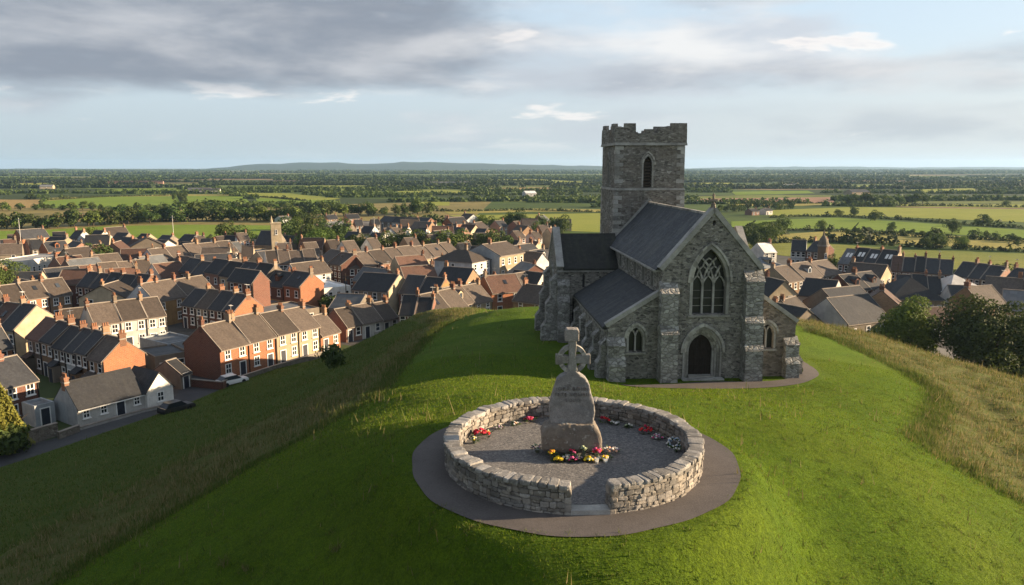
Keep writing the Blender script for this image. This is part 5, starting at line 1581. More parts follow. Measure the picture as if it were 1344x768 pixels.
        if 0.5 < rq < 0.7 and door is not None:
            pm = MB(); x = W * (door + 0.5) / cols
            pm.box(x - 0.8, -1.0, -0.3, x + 0.8, -0.004, 2.3); pm.hexa([(x - 0.95, -1.2, 2.3), (x + 0.95, -1.2, 2.3), (x + 0.95, -0.004, 2.95), (x - 0.95, -0.004, 2.95), (x - 0.95, -1.2, 2.4), (x + 0.95, -1.2, 2.4), (x + 0.95, -0.004, 3.05), (x - 0.95, -0.004, 3.05)], 1)
            pm.box(x - 0.4, -1.05, 0.0, x + 0.4, -0.99, 2.0, 2)
            pm.build('porch', [M[wall], M[roof], M['door_dark']], root)
    # openings of the front
    ww, wh = wsz
    zs = [0.95] if rows == 1 else ([0.9, E * 0.5 + 0.62] if rows == 2 else [0.9 + k * (E - 0.4) / rows for k in range(rows)])
    dcol = None
    for ri_, z0 in enumerate(zs):
        hh = min(wh, E - z0 - 0.2) if ri_ == len(zs) - 1 else wh
        if hh < 0.5: continue
        for k in range(cols):
            x = W * (k + 0.5) / cols
            if ri_ == 0 and door is not None and k == door:
                link('door', door_mesh(0.95, 2.1), root, (x, -0.0, 0.0)); continue
            put_window(root, x, 0, z0, ww, hh, lod == 0)
    for sd in ([sidewin] if isinstance(sidewin, int) and sidewin else (sidewin or [])):
        if sd < 0:
            for z0 in zs: put_window(root, 0, D * 0.5, z0, ww, wh, lod == 0, -math.pi / 2)
        else:
            for z0 in zs: put_window(root, W, D * 0.5, z0, ww, wh, lod == 0, math.pi / 2)
    return root

USED = set()
def nicelab(s):
    s = ' '.join(s.split())
    return s
def row(pa, pb, n, D, E, Rg, wall, roof, where, kind='house', group=None, lod=1, walls=None, roofs=None, jit=0.25, endr=None, endl=None, skip_free=False, stagger=0.0, name=None, **kw):
    a = atz(*pa); b = atz(*pb); v = b - a; L = v.length; ang = math.atan2(v.y, v.x); u = v / L
    placed = []
    rnd = random.Random(int(pa[0] * 13 + pa[1] * 7 + n))
    ws = [rnd.uniform(0.82, 1.2) if n > 2 else 1.0 for _ in range(n)]; ws = [q * L / sum(ws) for q in ws]
    for i in range(n):
        wl = walls[i % len(walls)] if walls else wall; rf = roofs[i % len(roofs)] if roofs else roof
        W = ws[i]
        p = a + u * sum(ws[:i])
        if n > 2 and lod >= 1:
            if rnd.random() < 0.3: wl = rnd.choice(['white', 'white', 'cream', 'bluewhite', 'stone', 'pink'])
            if rnd.random() < 0.32: rf = rnd.choice(['slate', 'brown', 'redtile', 'grey'])
        e = E + rnd.uniform(-jit, jit); rg = Rg + (e - E) + rnd.uniform(-jit, jit) * 0.5
        st = rnd.uniform(-stagger, stagger)
        p = Vector((p.x - math.sin(ang) * st, p.y + math.cos(ang) * st, 0))
        c = (p.x + u.x * W / 2 - math.sin(ang) * D / 2, p.y + u.y * W / 2 + math.cos(ang) * D / 2)
        if skip_free and not free(c, math.hypot(W, D) * 0.42): continue
        lab = f"{ROOFNAME[rf]} roofed {WALLNAME[wl]} {kind}"
        k = dict(kw)
        if endr and i == n - 1: k['gr'] = endr
        if endl and i == 0: k['gl'] = endl
        ch = k.pop('chim', None)
        if ch is None: ch = (0.95,) if rnd.random() < 0.6 else ((0.05, 0.95) if rnd.random() < 0.25 else ())
        nm = name or ('terraced_house' if n > 2 else 'house')
        o = house((p.x, p.y), ang, W - 0.02, D + rnd.uniform(-0.15, 0.15), e, rg, wl, rf, nm, nicelab(lab), 'shed' if 'shed' in kind else ('flats' if 'flats' in kind else 'house'), group or (('houses ' + where) if n > 1 else None), lod, ch, **k)
        placed.append(o)
    for i, o in enumerate(placed):
        o['label'] += f', {where}' if n == 1 else (f', {ORD[i]} from left {where}'.replace('from left of the', 'from left,') if len(placed) > 1 else f', the only house {where}')

# --- nearest houses at the foot of the hill
def cottage():
    a = atz(103, 562); b = atz(191, 538); v = b - a; ang = math.atan2(v.y, v.x)
    L = v.length
    root = house((a.x, a.y), ang, L, 5.4, 2.35, 4.9, 'white', 'slate', 'cottage', 'long low white cottage with dark slate roof and gabled end wing beside the road', 'house', None, 0, (0.03,), 4, 1, 2, 'bluewhite', None, wsz=(0.8, 1.1), coped=False)
    wing = MB(); x0, x1, y0, y1, E, Rg = L, L + 3.5, -0.6, 5.0, 2.4, 4.5
    wing.poly([(x0, y0, -.6), (x1, y0, -.6), (x1, y0, E), ((x0 + x1) / 2, y0, Rg), (x0, y0, E)]); wing.poly([(x0, y1, -.6), (x1, y1, -.6), (x1, y1, E), ((x0 + x1) / 2, y1, Rg), (x0, y1, E)])
    wing.poly([(x0, y0, -.6), (x0, y1, -.6), (x0, y1, E), (x0, y0, E)]); wing.poly([(x1, y0, -.6), (x1, y1, -.6), (x1, y1, E), (x1, y0, E)])
    wo = wing.build('wing_wall', M['white'], root)
    r = MB(); xm = (x0 + x1) / 2; sl = (Rg - E) / ((x1 - x0) / 2)
    for xe in (x0 - 0.25, x1 + 0.25):
        ez = E - sl * 0.25 + 0.12
        r.hexa([(xe, y0 - 0.12, ez - 0.12), (xe, y1, ez - 0.12), (xm, y1, Rg), (xm, y0 - 0.12, Rg), (xe, y0 - 0.12, ez), (xe, y1, ez), (xm, y1, Rg + 0.12), (xm, y0 - 0.12, Rg + 0.12)])
    r.build('wing_roof', M['slate'], root)
    put_window(root, xm, y0, 0.8, 0.9, 1.25, True)
cottage()
def lean_to():
    a = atz(48, 562); b = atz(74, 555); v = b - a; ang = math.atan2(v.y, v.x)
    root = house((a.x, a.y), ang, v.length, 3.0, 2.3, 2.6, 'bluewhite', 'grey', 'shed', 'small pale blue flat roofed shed between the cottage and the golden conifer', 'shed', None, 0, (), 1, 1, 0, flat=True)
lean_to()
row((-42, 575), (55, 546), 2, 7, 4.7, 7.2, 'red', 'slate', 'beside the golden conifer', lod=0, chim=(0.05, 0.5), cols=2, rows=2, door=None, group='red brick houses by the conifer')
row((-60, 520), (22, 500), 1, 5, 5.2, 8.2, 'orange', 'slate', 'behind the golden conifer', lod=1, chim=(0.5, 0.95), cols=3)
row((40, 487), (140, 521), 6, 5.6, 5.0, 7.4, 'tan', 'slate', 'of the terrace behind the cottage', lod=1, walls=['stone', 'tan', 'stone', 'stone', 'tan', 'tan'], endr='orange', cols=2, chim=(0.97,), jit=0.45)
row((-40, 470), (24, 481), 3, 7.5, 5.6, 8.6, 'white', 'slate', 'of the pale terrace above the golden conifer', lod=1, walls=['bluewhite'], endr='cream', cols=2, chim=(0.05,))
row((126, 466), (221, 451), 3, 6.5, 5.3, 8.0, 'white', 'brown', 'of the white terrace above the cottage', lod=0, cols=2, chim=(0.05,), door=0)
row((84, 452), (125, 447), 1, 5, 3.2, 5.6, 'tan', 'brown', 'joined to the white terrace', 'outbuilding', lod=1, cols=3, rows=1, door=None, chim=(0.05,))
row((291, 501), (364, 480), 2, 7.8, 4.7, 7.7, 'orange', 'brown', 'of the pair at the hill foot', lod=0, cols=2, door=1, endl='red', chim=(0.03, 0.98), group='orange brick houses at the hill foot')
row((365, 479.5), (421, 464), 2, 7.4, 4.6, 7.3, 'cream', 'brown', 'of the pair right of the orange houses', lod=0, cols=2, door=0, chim=(0.97,), group='cream houses at the hill foot')
row((422, 463.5), (447, 456), 1, 6.5, 2.7, 5.4, 'orange', 'brown', 'low at the end of the hill foot row', 'cottage', lod=0, cols=2, rows=1, chim=(0.97,))
row((455, 450), (523, 435), 3, 6.5, 2.9, 5.6, 'cream', 'brown', 'of the low terrace under the hill crest', 'cottage', lod=1, cols=2, rows=1, roofs=['brown', 'redtile', 'brown'], chim=(0.97,))
row((524, 446), (566, 447), 2, 7, 4.4, 7.2, 'red', 'slate', 'of the dark pair under the hill crest', lod=1, cols=2)
row((572, 444), (616, 432), 2, 7.5, 4.0, 7.2, 'tan', 'brown', 'of the brown pair peeping over the hill crest', lod=1, cols=2)
row((598, 430), (646, 418), 2, 7, 4.0, 6.9, 'cream', 'brown', 'of the brown pair just beyond the crest', lod=1, cols=2)
row((664, 408), (706, 399), 1, 7.5, 3.6, 6.8, 'cream', 'brown', 'next to the church transept', 'bungalow', lod=1, cols=4, rows=1, chim=(0.05,))
# --- left of the middle
row((-14, 436), (98, 418), 4, 6.8, 5.2, 7.9, 'tan', 'brown', 'of the tan terrace at the picture edge', lod=0, cols=2, chim=(0.03,), walls=['tan', 'tan', 'orange', 'tan'])
row((68, 392), (119, 386), 1, 8, 3.8, 6.6, 'cream', 'slate', 'by the big round tree', 'hall', lod=1, cols=6, rows=1, door=None, chim=(), endr='cream', wsz=(0.7, 1.4))
row((104, 406), (188, 414), 5, 6, 5.2, 7.8, 'red', 'slate', 'of the dark terrace below the brown roofs', lod=1, endr='orange', cols=2)
row((114, 392), (206, 381), 4, 7, 4.2, 7.2, 'tan', 'brown', 'of the lit terrace below the big round tree', lod=1, cols=2)
row((206, 366), (314, 352), 5, 7.5, 5.2, 8.0, 'orange', 'brown', 'of the long lit terrace in mid town', lod=1, cols=3, walls=['orange', 'tan', 'orange', 'pink', 'orange'], endl='bluewhite')
row((205, 431), (286, 413), 2, 7.5, 5.0, 7.9, 'ochre', 'brown', 'of the ochre pair behind the white terrace', lod=0, cols=2, endl='bluewhite', door=None, chim=(0.04, 0.5), group='ochre houses behind the white terrace')
row((240, 430), (310, 442), 4, 6.5, 4.3, 6.9, 'red', 'slate', 'of the little dark terrace behind the orange houses', lod=1, endr='orange', cols=2, chim=(0.95,))
row((237, 386), (396, 415), 8, 6, 6.0, 8.6, 'stone', 'slate', 'of the long dark slate terrace', lod=1, endr='orange', cols=2, walls=['stone', 'tan', 'stone', 'tan', 'red', 'stone', 'red', 'orange'], chim=(0.97,), jit=0.6)
row((302, 419), (335, 425), 1, 4, 8.2, 10.2, 'red', 'slate', 'tallest of the slate terrace', 'townhouse', lod=1, cols=3, rows=3)
row((330, 420), (374, 412), 1, 9, 2.6, 3, 'ochre', 'grey', 'below the dark slate terrace', 'flat shed', lod=1, flat=True, cols=3, rows=1, door=None)
row((350, 437), (420, 425), 1, 10, 3.0, 3, 'stone', 'grey', 'behind the cream pair', 'flat shed', lod=1, flat=True, cols=3, rows=1, door=None)
row((432, 422), (470, 424), 1, 8, 3.0, 5.0, 'stone', 'grey', 'among the yards at the hill foot', 'shed', lod=1, cols=2, rows=1, chim=())
row((352, 374), (418, 370), 4, 7.5, 5.6, 8.3, 'orange', 'brown', 'of the lit brick terrace in mid town', lod=1, cols=3, walls=['white', 'pink', 'orange', 'orange'])
row((418, 372), (449, 379), 2, 8, 6.0, 8.4, 'red', 'brown', 'of the dark pair facing the yard', lod=1, cols=3, rows=3, group='dark houses facing the yard', wsz=(0.9, 1.2))
row((449, 378), (477, 377), 1, 8, 5.2, 8.0, 'red', 'brown', 'between the dark pair and the long terrace', lod=1, cols=3)
row((478, 378), (603, 359), 7, 8, 5.8, 8.6, 'orange', 'brown', 'of the long brick terrace left of the flats', lod=1, cols=2, endl='red', walls=['orange', 'pink', 'orange', 'orange', 'cream', 'pink', 'cream'], chim=(0.97,))
row((418, 399), (461, 394), 1, 12, 3.2, 3.2, 'white', 'pale', 'in the yard in mid town', 'flat shed', lod=1, flat=True, cols=4, rows=1, door=None)
row((463, 410), (511, 414), 1, 9, 4.8, 7.6, 'stone', 'slate', 'with a lit gable above the hill crest', lod=1, endr='cream', cols=4, door=1)
row((524, 411), (574, 415), 2, 8, 4.2, 7.2, 'red', 'slate', 'of the dark pair right of the lit gable', lod=1, endr='ochre', cols=2)
row((620, 388), (644, 382), 1, 11, 8.0, 10.4, 'bluewhite', 'brown', 'left-hand one beside the church', 'block of flats', lod=1, cols=3, rows=3, door=None, hip=True, gl='bluewhite', sidewin=[-1], chim=(0.7,), name='apartment_block')
row((656, 383), (688, 376), 1, 11, 8.6, 11, 'cream', 'brown', 'nearest the church', 'block of flats', lod=1, cols=4, rows=3, door=None, gl='bluewhite', chim=(0.3,), name='apartment_block', sidewin=[-1])
row((700, 375), (723, 371), 1, 9, 5.0, 8.0, 'bluewhite', 'brown', 'gable end towards the transept', lod=1, ridge='y', cols=2, chim=(0.9,))
row((703, 401), (721, 397), 1, 8, 4.0, 6.6, 'white', 'slate', 'tight against the transept', lod=1, ridge='y', cols=1, chim=())
row((28, 364), (88, 353), 1, 9, 4.2, 4.2, 'white', 'pale', 'low and long left of the big round tree', 'school block', lod=1, flat=True, cols=9, rows=1, door=None, name='school_building')
row((86, 354), (103, 352), 1, 7, 3.6, 3.6, 'tan', 'pale', 'joined to the white school block', 'flat block', lod=1, flat=True, cols=2, rows=1, door=None)
row((-20, 384), (15, 379), 1, 9, 5, 8.5, 'cream', 'grey', 'with a sunlit gable at the picture edge', lod=1, ridge='y', cols=2)
row((330, 348), (357, 346), 1, 8, 3.9, 3.9, 'cream', 'grey', 'lit like a box in mid town', 'flat block', lod=1, flat=True, cols=2, rows=1, door=None)
def chapel_tower():
    a = atz(364, 339)
    root = tag(empty('chapel_tower', (a.x, a.y, 0), 0.35), 'slim square sunlit stone tower with corner pinnacle in the far town', 'tower')
    t = MB(); t.box(-1.6, -1.6, -0.5, 1.6, 1.6, 11.5); t.build('wall', M['cream'], root)
    p = MB(); p.box(-1.75, -1.75, 11.5, 1.75, 1.75, 11.9); p.frustum((-1.3, -1.3), 0.45, 0.05, 11.9, 14.2, 6); p.build('parapet', M['cream'], root)
    for z in (4, 8): put_window(root, 0, -1.6, z, 0.7, 1.6, False)
    PLACED.append((a.x, a.y, 3))
    row((335, 338), (360, 339), 1, 8, 4.5, 8.5, 'stone', 'slate', 'joined to the slim square tower', 'chapel', lod=1, cols=4, rows=1, chim=())
chapel_tower()
# --- right of the church
row((1032, 400), (1103, 387), 3, 8, 5.0, 7.8, 'tan', 'brown', 'of the brown terrace right of the church', lod=1, endl='cream', cols=3, walls=['tan', 'cream', 'stone'], chim=(0.03,))
row((1098, 371), (1168, 379), 4, 9, 5.4, 8.8, 'red', 'slate', 'of the row with roof windows', lod=1, endr='cream', cols=2, skylight=1)
row((1166, 383), (1248, 389), 5, 8, 5.4, 8.2, 'red', 'slate', 'of the red terrace below the pasture', lod=1, cols=2, chim=(0.97,))
row((1248, 389), (1306, 397), 3, 8, 5.2, 8.0, 'red', 'slate', 'of the red terrace behind the pale roofs', lod=1, cols=2, endr='pink', chim=(0.97,))
row((1310, 402), (1372, 413), 3, 8, 5.0, 8.2, 'red', 'slate', 'of the red terrace at the picture edge', lod=1, cols=2, endl='pink', chim=(0.05,))
row((1036, 362), (1056, 363), 1, 8, 7.0, 9.4, 'bluewhite', 'slate', 'tall one behind the brown terrace', lod=1, cols=3, rows=3)
row((1056, 364), (1073, 366), 1, 8, 7.2, 9.6, 'red', 'slate', 'tall one joined to the domed tower', lod=1, cols=2, rows=3)
row((1002, 372), (1026, 368), 1, 8, 4.0, 6.4, 'cream', 'grey', 'just right of the church gable', lod=1, cols=3, rows=1, hip=True)
row((1046, 408), (1090, 413), 1, 9, 3.3, 6.2, 'white', 'slate', 'below the brown terrace', 'workshop', lod=1, cols=4, rows=1, chim=())
row((1048, 428), (1077, 433), 1, 9, 2.6, 2.6, 'bluewhite', 'grey', 'near the church aisle', 'flat shed', lod=1, flat=True, cols=2, rows=1)
row((1110, 449), (1166, 441), 1, 9.5, 3.2, 6.8, 'stone', 'slate', 'pale gable towards the hill, left of the big trees', 'barn', lod=1, cols=3, rows=1, chim=(), gl='white')
row((1100, 424), (1150, 418), 1, 9, 3.0, 6.0, 'stone', 'slate', 'wide one behind the pale gabled barn', 'barn', lod=1, cols=4, rows=1, chim=())
row((1043, 434), (1062, 427), 1, 6, 2.6, 5.0, 'cream', 'brown', 'hard by the church aisle', 'cottage', lod=0, cols=2, rows=1, chim=(0.1,))
row((1168, 414), (1238, 416), 1, 12, 3.2, 7.0, 'cream', 'slate', 'wide and hipped behind the left big tree', 'hall', lod=1, cols=6, rows=1, hip=True, chim=())
row((1248, 418), (1292, 420), 1, 9, 3.2, 6.2, 'white', 'slate', 'between the two big trees', lod=1, cols=3, rows=1, chim=())
row((1244, 404), (1298, 402), 1, 10, 3.4, 6.6, 'stone', 'pale', 'in front of the red terraces', 'workshop', lod=1, cols=4, rows=1, chim=(), hip=True)
row((1222, 447), (1264, 445), 1, 9, 2.8, 4.8, 'stone', 'redtile', 'low between the two big trees', 'shed', lod=1, cols=3, rows=1, chim=())
row((1312, 428), (1356, 432), 1, 9, 3.2, 6.4, 'cream', 'grey', 'behind the right big tree', lod=1, cols=3, rows=1)
row((1118, 408), (1162, 402), 2, 8, 4.4, 7.2, 'red', 'slate', 'of the dark pair under the roof windows', lod=1, cols=2)
row((1176, 399), (1236, 402), 3, 7, 3.0, 6.0, 'stone', 'slate', 'of the low row before the red terrace', 'cottage', lod=1, cols=2, rows=1)
def domed_tower():
    a = atz(1077.5, 368)
    root = tag(empty('domed_tower', (a.x, a.y, 0), 0.2), 'round brick tower with a small pointed dome right of the church', 'tower')
    t = MB(); t.frustum((0, 0), 1.4, 1.3, -0.5, 9.4, 12, 0); t.frustum((0, 0), 1.55, 1.55, 9.2, 9.6, 12, 1); t.build('wall', [M['tan'], M['mortar']], root)
    d = MB()
    prof_ = [(1.35, 9.6), (1.25, 10.3), (0.95, 11.1), (0.5, 11.8), (0.22, 12.2), (0.18, 12.9), (0.02, 13.7)]
    for (r0, z0), (r1, z1) in zip(prof_, prof_[1:]): d.frustum((0, 0), r0, r1, z0, z1, 12, 0, caps=False)
    d.build('dome', M['stone'], root)
    for z in (3, 6.2): put_window(root, 0, -1.36, z, 0.6, 1.3, False)
    PLACED.append((a.x, a.y, 3))
domed_tower()
# --- the further rows, up to the edge of the fields
FAR = [
    # pa, pb, n, E, Rg, walls, roofs, where
    ((-30, 350), (60, 344), 5, 4.6, 7.4, ['red', 'tan', 'red'], ['slate', 'brown'], 'of the row behind the white school'),
    ((-28, 341), (72, 334), 6, 4.4, 7.2, ['orange', 'red', 'cream'], ['slate', 'brown', 'slate'], 'of the row two behind the school'),
    ((-26, 331), (88, 326), 7, 4.4, 7.2, ['pink', 'tan', 'red', 'white'], ['slate', 'slate', 'brown'], 'of the far left field edge row'),
    ((92, 327), (176, 331), 6, 5.0, 8.2, ['bluewhite', 'stone', 'white'], ['slate'], 'of the far row behind the round tree'),
    ((150, 339), (200, 343), 3, 4.8, 7.8, ['stone', 'bluewhite'], ['slate'], 'of the short row by the round tree'),
    ((130, 352), (156, 349), 2, 4.0, 6.6, ['orange'], ['redtile'], 'of the bright pair by the tree'),
    ((180, 327), (250, 331), 5, 4.4, 7.2, ['cream', 'red', 'white'], ['slate'], 'of the field edge row in the left middle'),
    ((196, 337), (262, 342), 4, 4.4, 7.2, ['white', 'cream', 'stone'], ['slate', 'grey'], 'of the row above the long lit terrace'),
    ((262, 333), (330, 328), 5, 4.2, 7.0, ['tan', 'pink', 'orange'], ['brown', 'redtile'], 'of the row below the pair of field trees'),
    ((262, 342), (326, 341), 4, 4.2, 7.2, ['bluewhite', 'white'], ['slate'], 'of the slate row above the lit terrace end'),
    ((318, 358), (350, 357), 2, 4.4, 7.2, ['cream', 'tan'], ['brown'], 'of the pair beside the lit terrace'),
    ((366, 352), (404, 350), 2, 4.6, 7.4, ['tan', 'red'], ['brown', 'slate'], 'of the pair below the wooded clump'),
    ((404, 350), (452, 346), 3, 4.6, 7.8, ['tan', 'pink'], ['brown'], 'of the row below the wooded clump'),
    ((366, 331), (400, 333), 2, 4.4, 7.4, ['stone', 'cream'], ['slate'], 'of the pair behind the slim tower'),
    ((455, 350), (520, 343), 4, 4.6, 7.6, ['white', 'bluewhite', 'tan'], ['brown', 'slate'], 'of the row behind the long brick terrace'),
    ((536, 341), (600, 336), 4, 5.0, 8.0, ['tan', 'stone'], ['brown'], 'of the upper row behind the long terrace'),
    ((606, 352), (640, 350), 2, 4.6, 7.4, ['stone', 'tan'], ['slate', 'brown'], 'of the pair hidden by the flats'),
    ((640, 340), (700, 345), 5, 4.4, 7.2, ['stone', 'red'], ['slate'], 'of the dark row above the flats'),
    ((678, 330), (735, 326), 5, 5.0, 7.8, ['pink', 'cream', 'pink'], ['brown'], 'of the pink row left of the church'),
    ((640, 331), (676, 329), 3, 4.4, 7.2, ['pink', 'tan'], ['brown'], 'of the short pink row by church'),
    ((594, 321), (634, 323), 3, 4.6, 7.4, ['pink', 'cream'], ['slate', 'brown'], 'of the middle far row'),
    ((656, 311), (692, 308), 3, 5.0, 7.6, ['pink'], ['brown'], 'of the pink field edge row'),
    ((626, 309), (652, 312), 2, 6.0, 8.6, ['pink', 'bluewhite'], ['slate'], 'of the tall pair at the field edge'),
    ((690, 318), (735, 316), 4, 4.4, 7.0, ['tan', 'pink'], ['brown'], 'of the upper far row by the church'),
    ((560, 312), (624, 312), 5, 4.2, 6.8, ['white', 'stone', 'pink'], ['slate', 'brown'], 'of the field edge row in the centre'),
    ((520, 318), (592, 320), 6, 4.2, 6.8, ['white', 'tan', 'pink'], ['slate'], 'of the long white speckled far row'),
    ((440, 307), (500, 305), 5, 4.4, 7.4, ['tan', 'stone', 'orange'], ['slate', 'brown'], 'of the topmost far row'),
    ((446, 317), (516, 320), 5, 4.8, 8.0, ['stone', 'tan', 'bluewhite'], ['slate'], 'of the gabled far row under the woods'),
    ((430, 297), (474, 295), 3, 4.6, 7.4, ['tan', 'bluewhite'], ['slate', 'brown'], 'of the few houses in the wood'),
    ((500, 299), (560, 304), 4, 4.2, 7.0, ['stone', 'white'], ['slate'], 'of the row under the paddock'),
    ((372, 303), (398, 301), 2, 6.0, 7.5, ['bluewhite'], ['grey'], 'of the grey pair in the trees'),
    ((452, 330), (500, 333), 3, 4.6, 7.4, ['tan', 'stone'], ['slate'], 'of the row half behind garden trees'),
    ((590, 333), (620, 334), 2, 4.4, 7.2, ['orange', 'stone'], ['brown'], 'of the pair half behind dark trees'),
    ((1000, 352), (1034, 350), 2, 4.4, 7.0, ['white', 'cream'], ['pale', 'grey'], 'of the pale pair against the pasture'),
    ((1004, 386), (1026, 392), 1, 4.4, 7.0, ['stone'], ['slate'], 'between church and brown terrace'),
    ((1070, 383), (1098, 381), 2, 4.6, 7.2, ['red'], ['slate'], 'of the pair at the domed tower foot'),
    ((1320, 392), (1380, 400), 3, 4.4, 7.0, ['red', 'stone'], ['slate'], 'of the edge row by the pasture bush'),
    ((988, 283), (1014, 282), 3, 3.2, 5.0, ['white', 'bluewhite'], ['slate', 'grey'], 'of the hamlet behind the church gable'),
]
for pa, pb, n, E, Rg, walls, roofs, where in FAR:
    q = 0.82 if pa[1] < 342 and pa[0] < 450 else (0.9 if pa[1] < 342 else 1.0); E *= q; Rg *= q
    row(pa, pb, n, 6.2, E, E + (Rg - E) * 0.9, walls[0], roofs[0], where, lod=2, walls=walls, roofs=roofs, jit=0.5, stagger=0.8, cols=2, ridge='x', skip_free=True,
        endr=random.Random(int(pa[0])).choice(['cream', 'tan', 'white', 'orange']))
# scattered gabled houses that fill the gaps between the rows
WHERE = [((-40, 355), 'near the school'), ((120, 240), 'near the round tree'), ((240, 340), 'near the lit terrace'), ((340, 450), 'near the slim tower'), ((450, 560), 'near the terrace'), ((560, 740), 'near the flats')]
def scatter():
    rnd = random.Random(77); cnt = 0; tries = 0; seen = {}
    adj = ['small', 'plain', 'narrow', 'squat', 'broad']
    while tries < 1600 and cnt < 74:
        tries += 1
        px = rnd.uniform(-30, 735) if rnd.random() < 0.66 else rnd.uniform(1005, 1380)
        py = rnd.uniform(318, 425) if px < 735 else rnd.uniform(356, 450)
        if px > 420 and px < 735 and rnd.random() < 0.4: py = rnd.uniform(302, 345)
        p = atz(px, py)
        if hz(p.x, p.y) > 0.0: continue
        if px < 420 and py < 322: continue
        if px > 1010 and py < 352 + (px - 1010) * 0.13: continue
        W = rnd.uniform(6, 10); D = rnd.uniform(6, 8); ang = rnd.choice([0.15, -0.5, 1.0, 0.5]) + rnd.uniform(-0.2, 0.2)
        c = (p.x + math.cos(ang) * W / 2 - math.sin(ang) * D / 2, p.y + math.sin(ang) * W / 2 + math.cos(ang) * D / 2)
        if not free(c, math.hypot(W, D) * 0.42, 0.9): continue
        wl = rnd.choice(['red', 'tan', 'cream', 'white', 'stone', 'pink', 'bluewhite', 'orange']); rf = rnd.choice(['slate', 'slate', 'brown', 'brown', 'grey', 'redtile'])
        low = rnd.random() < 0.3; E = 2.8 if low else rnd.uniform(4.2, 5.2)
        side = 'right of the church' if px > 1000 else ('in the far town' if py < 335 else ('in mid town' if py < 385 else 'in the near town'))
        near = '' if px > 1000 else next((w for (a, b), w in WHERE if px < b), '')
        base = f"lone {ROOFNAME[rf]} roofed {WALLNAME[wl]} {'low' if low else 'taller'} house {side} {near}"
        base = base.replace('  ', ' ')
        o = house((p.x, p.y), ang, W, D, E, E + rnd.uniform(2.4, 3.2), wl, rf, 'house', nicelab(base), 'house', 'lone houses between the rows', 2 if py < 350 else 1, (rnd.choice([0.05, 0.95]),), 2 if low else 2, 1 if low else 2, 0, ridge=rnd.choice('xxy'), gr=rnd.choice([None, 'cream', 'tan']))
        o['px'] = px; cnt += 1
    groups = {}
    for o in [o for o in COL.objects if 'px' in o]: groups.setdefault(o['label'], []).append(o)
    for lab, os_ in groups.items():
        os_.sort(key=lambda o: o['px'])
        for i, o in enumerate(os_):
            if len(os_) > 1: o['label'] = lab.replace('lone ', f"{ORD[i]} from left, ")
            del o['px']
scatter()

# ------------------------------------------------------------------ walls, sheds, cars, poles of the near town
def low_wall(pts, h, th, m, label, name='garden_wall', z=0.0):
    mb = MB(); P = [atz(*p) for p in pts]
    root = tag(empty(name, (P[0].x, P[0].y, z)), label, 'wall')
    for a, b in zip(P, P[1:]):
        d = (b - a); L = d.length; u = d / L; n = Vector((-u.y, u.x, 0)) * th / 2
        o = P[0]
        q = [a - n - o, b - n - o, b + n - o, a + n - o]
        mb.hexa([(p.x, p.y, -0.5) for p in q] + [(p.x, p.y, h) for p in q])
    mb.build('wall', M[m], root)
    cp = MB()
    for a, b in zip(P, P[1:]):
        d = (b - a); u = d / d.length; n = Vector((-u.y, u.x, 0)) * (th / 2 + 0.06); o = P[0]
        q = [a - n - o, b - n - o, b + n - o, a + n - o]
        cp.hexa([(p.x, p.y, h + 0.002) for p in q] + [(p.x, p.y, h + 0.09) for p in q])
    cp.build('coping', M['mortar'], root)
low_wall([(-20, 602), (8, 593), (52, 579), (76, 572)], 1.5, 0.35, 'lowstone', 'long grey stone wall along the lower road beside the conifer')
low_wall([(77, 577), (104, 567)], 0.8, 0.3, 'lowstone', 'short low stone wall in front of the cottage gable')
low_wall([(105, 565), (190, 541), (228, 533)], 0.35, 0.3, 'concrete', 'low kerb wall along the front of the white cottage')
low_wall([(150, 478), (196, 470), (222, 462)], 1.0, 0.25, 'lowstone', 'garden wall before the white terrace')
low_wall([(150, 492), (205, 482), (240, 474)], 1.0, 0.25, 'lowstone', 'curved garden wall below the white terrace')
low_wall([(252, 508), (292, 512), (300, 507)], 1.1, 0.25, 'red', 'red brick yard wall beside the orange house')
low_wall([(305, 505), (360, 487), (425, 468)], 0.8, 0.25, 'lowstone', 'front garden wall of the orange and cream houses')
row((205, 497), (250, 489), 1, 7, 2.7, 3.0, 'stone', 'grey', 'between the white terrace and the orange houses', 'flat shed', lod=1, flat=True, cols=2, rows=1)
row((222, 479), (262, 470), 1, 8, 2.8, 3.0, 'bluewhite', 'grey', 'behind the orange house gable', 'flat shed', lod=1, flat=True, cols=2, rows=1)
row((238, 512), (252, 507), 1, 5, 2.3, 3.9, 'stone', 'slate', 'tight to the orange house gable', 'lean shed', lod=1, cols=1, rows=1, chim=())
M['car_paint'] = {}
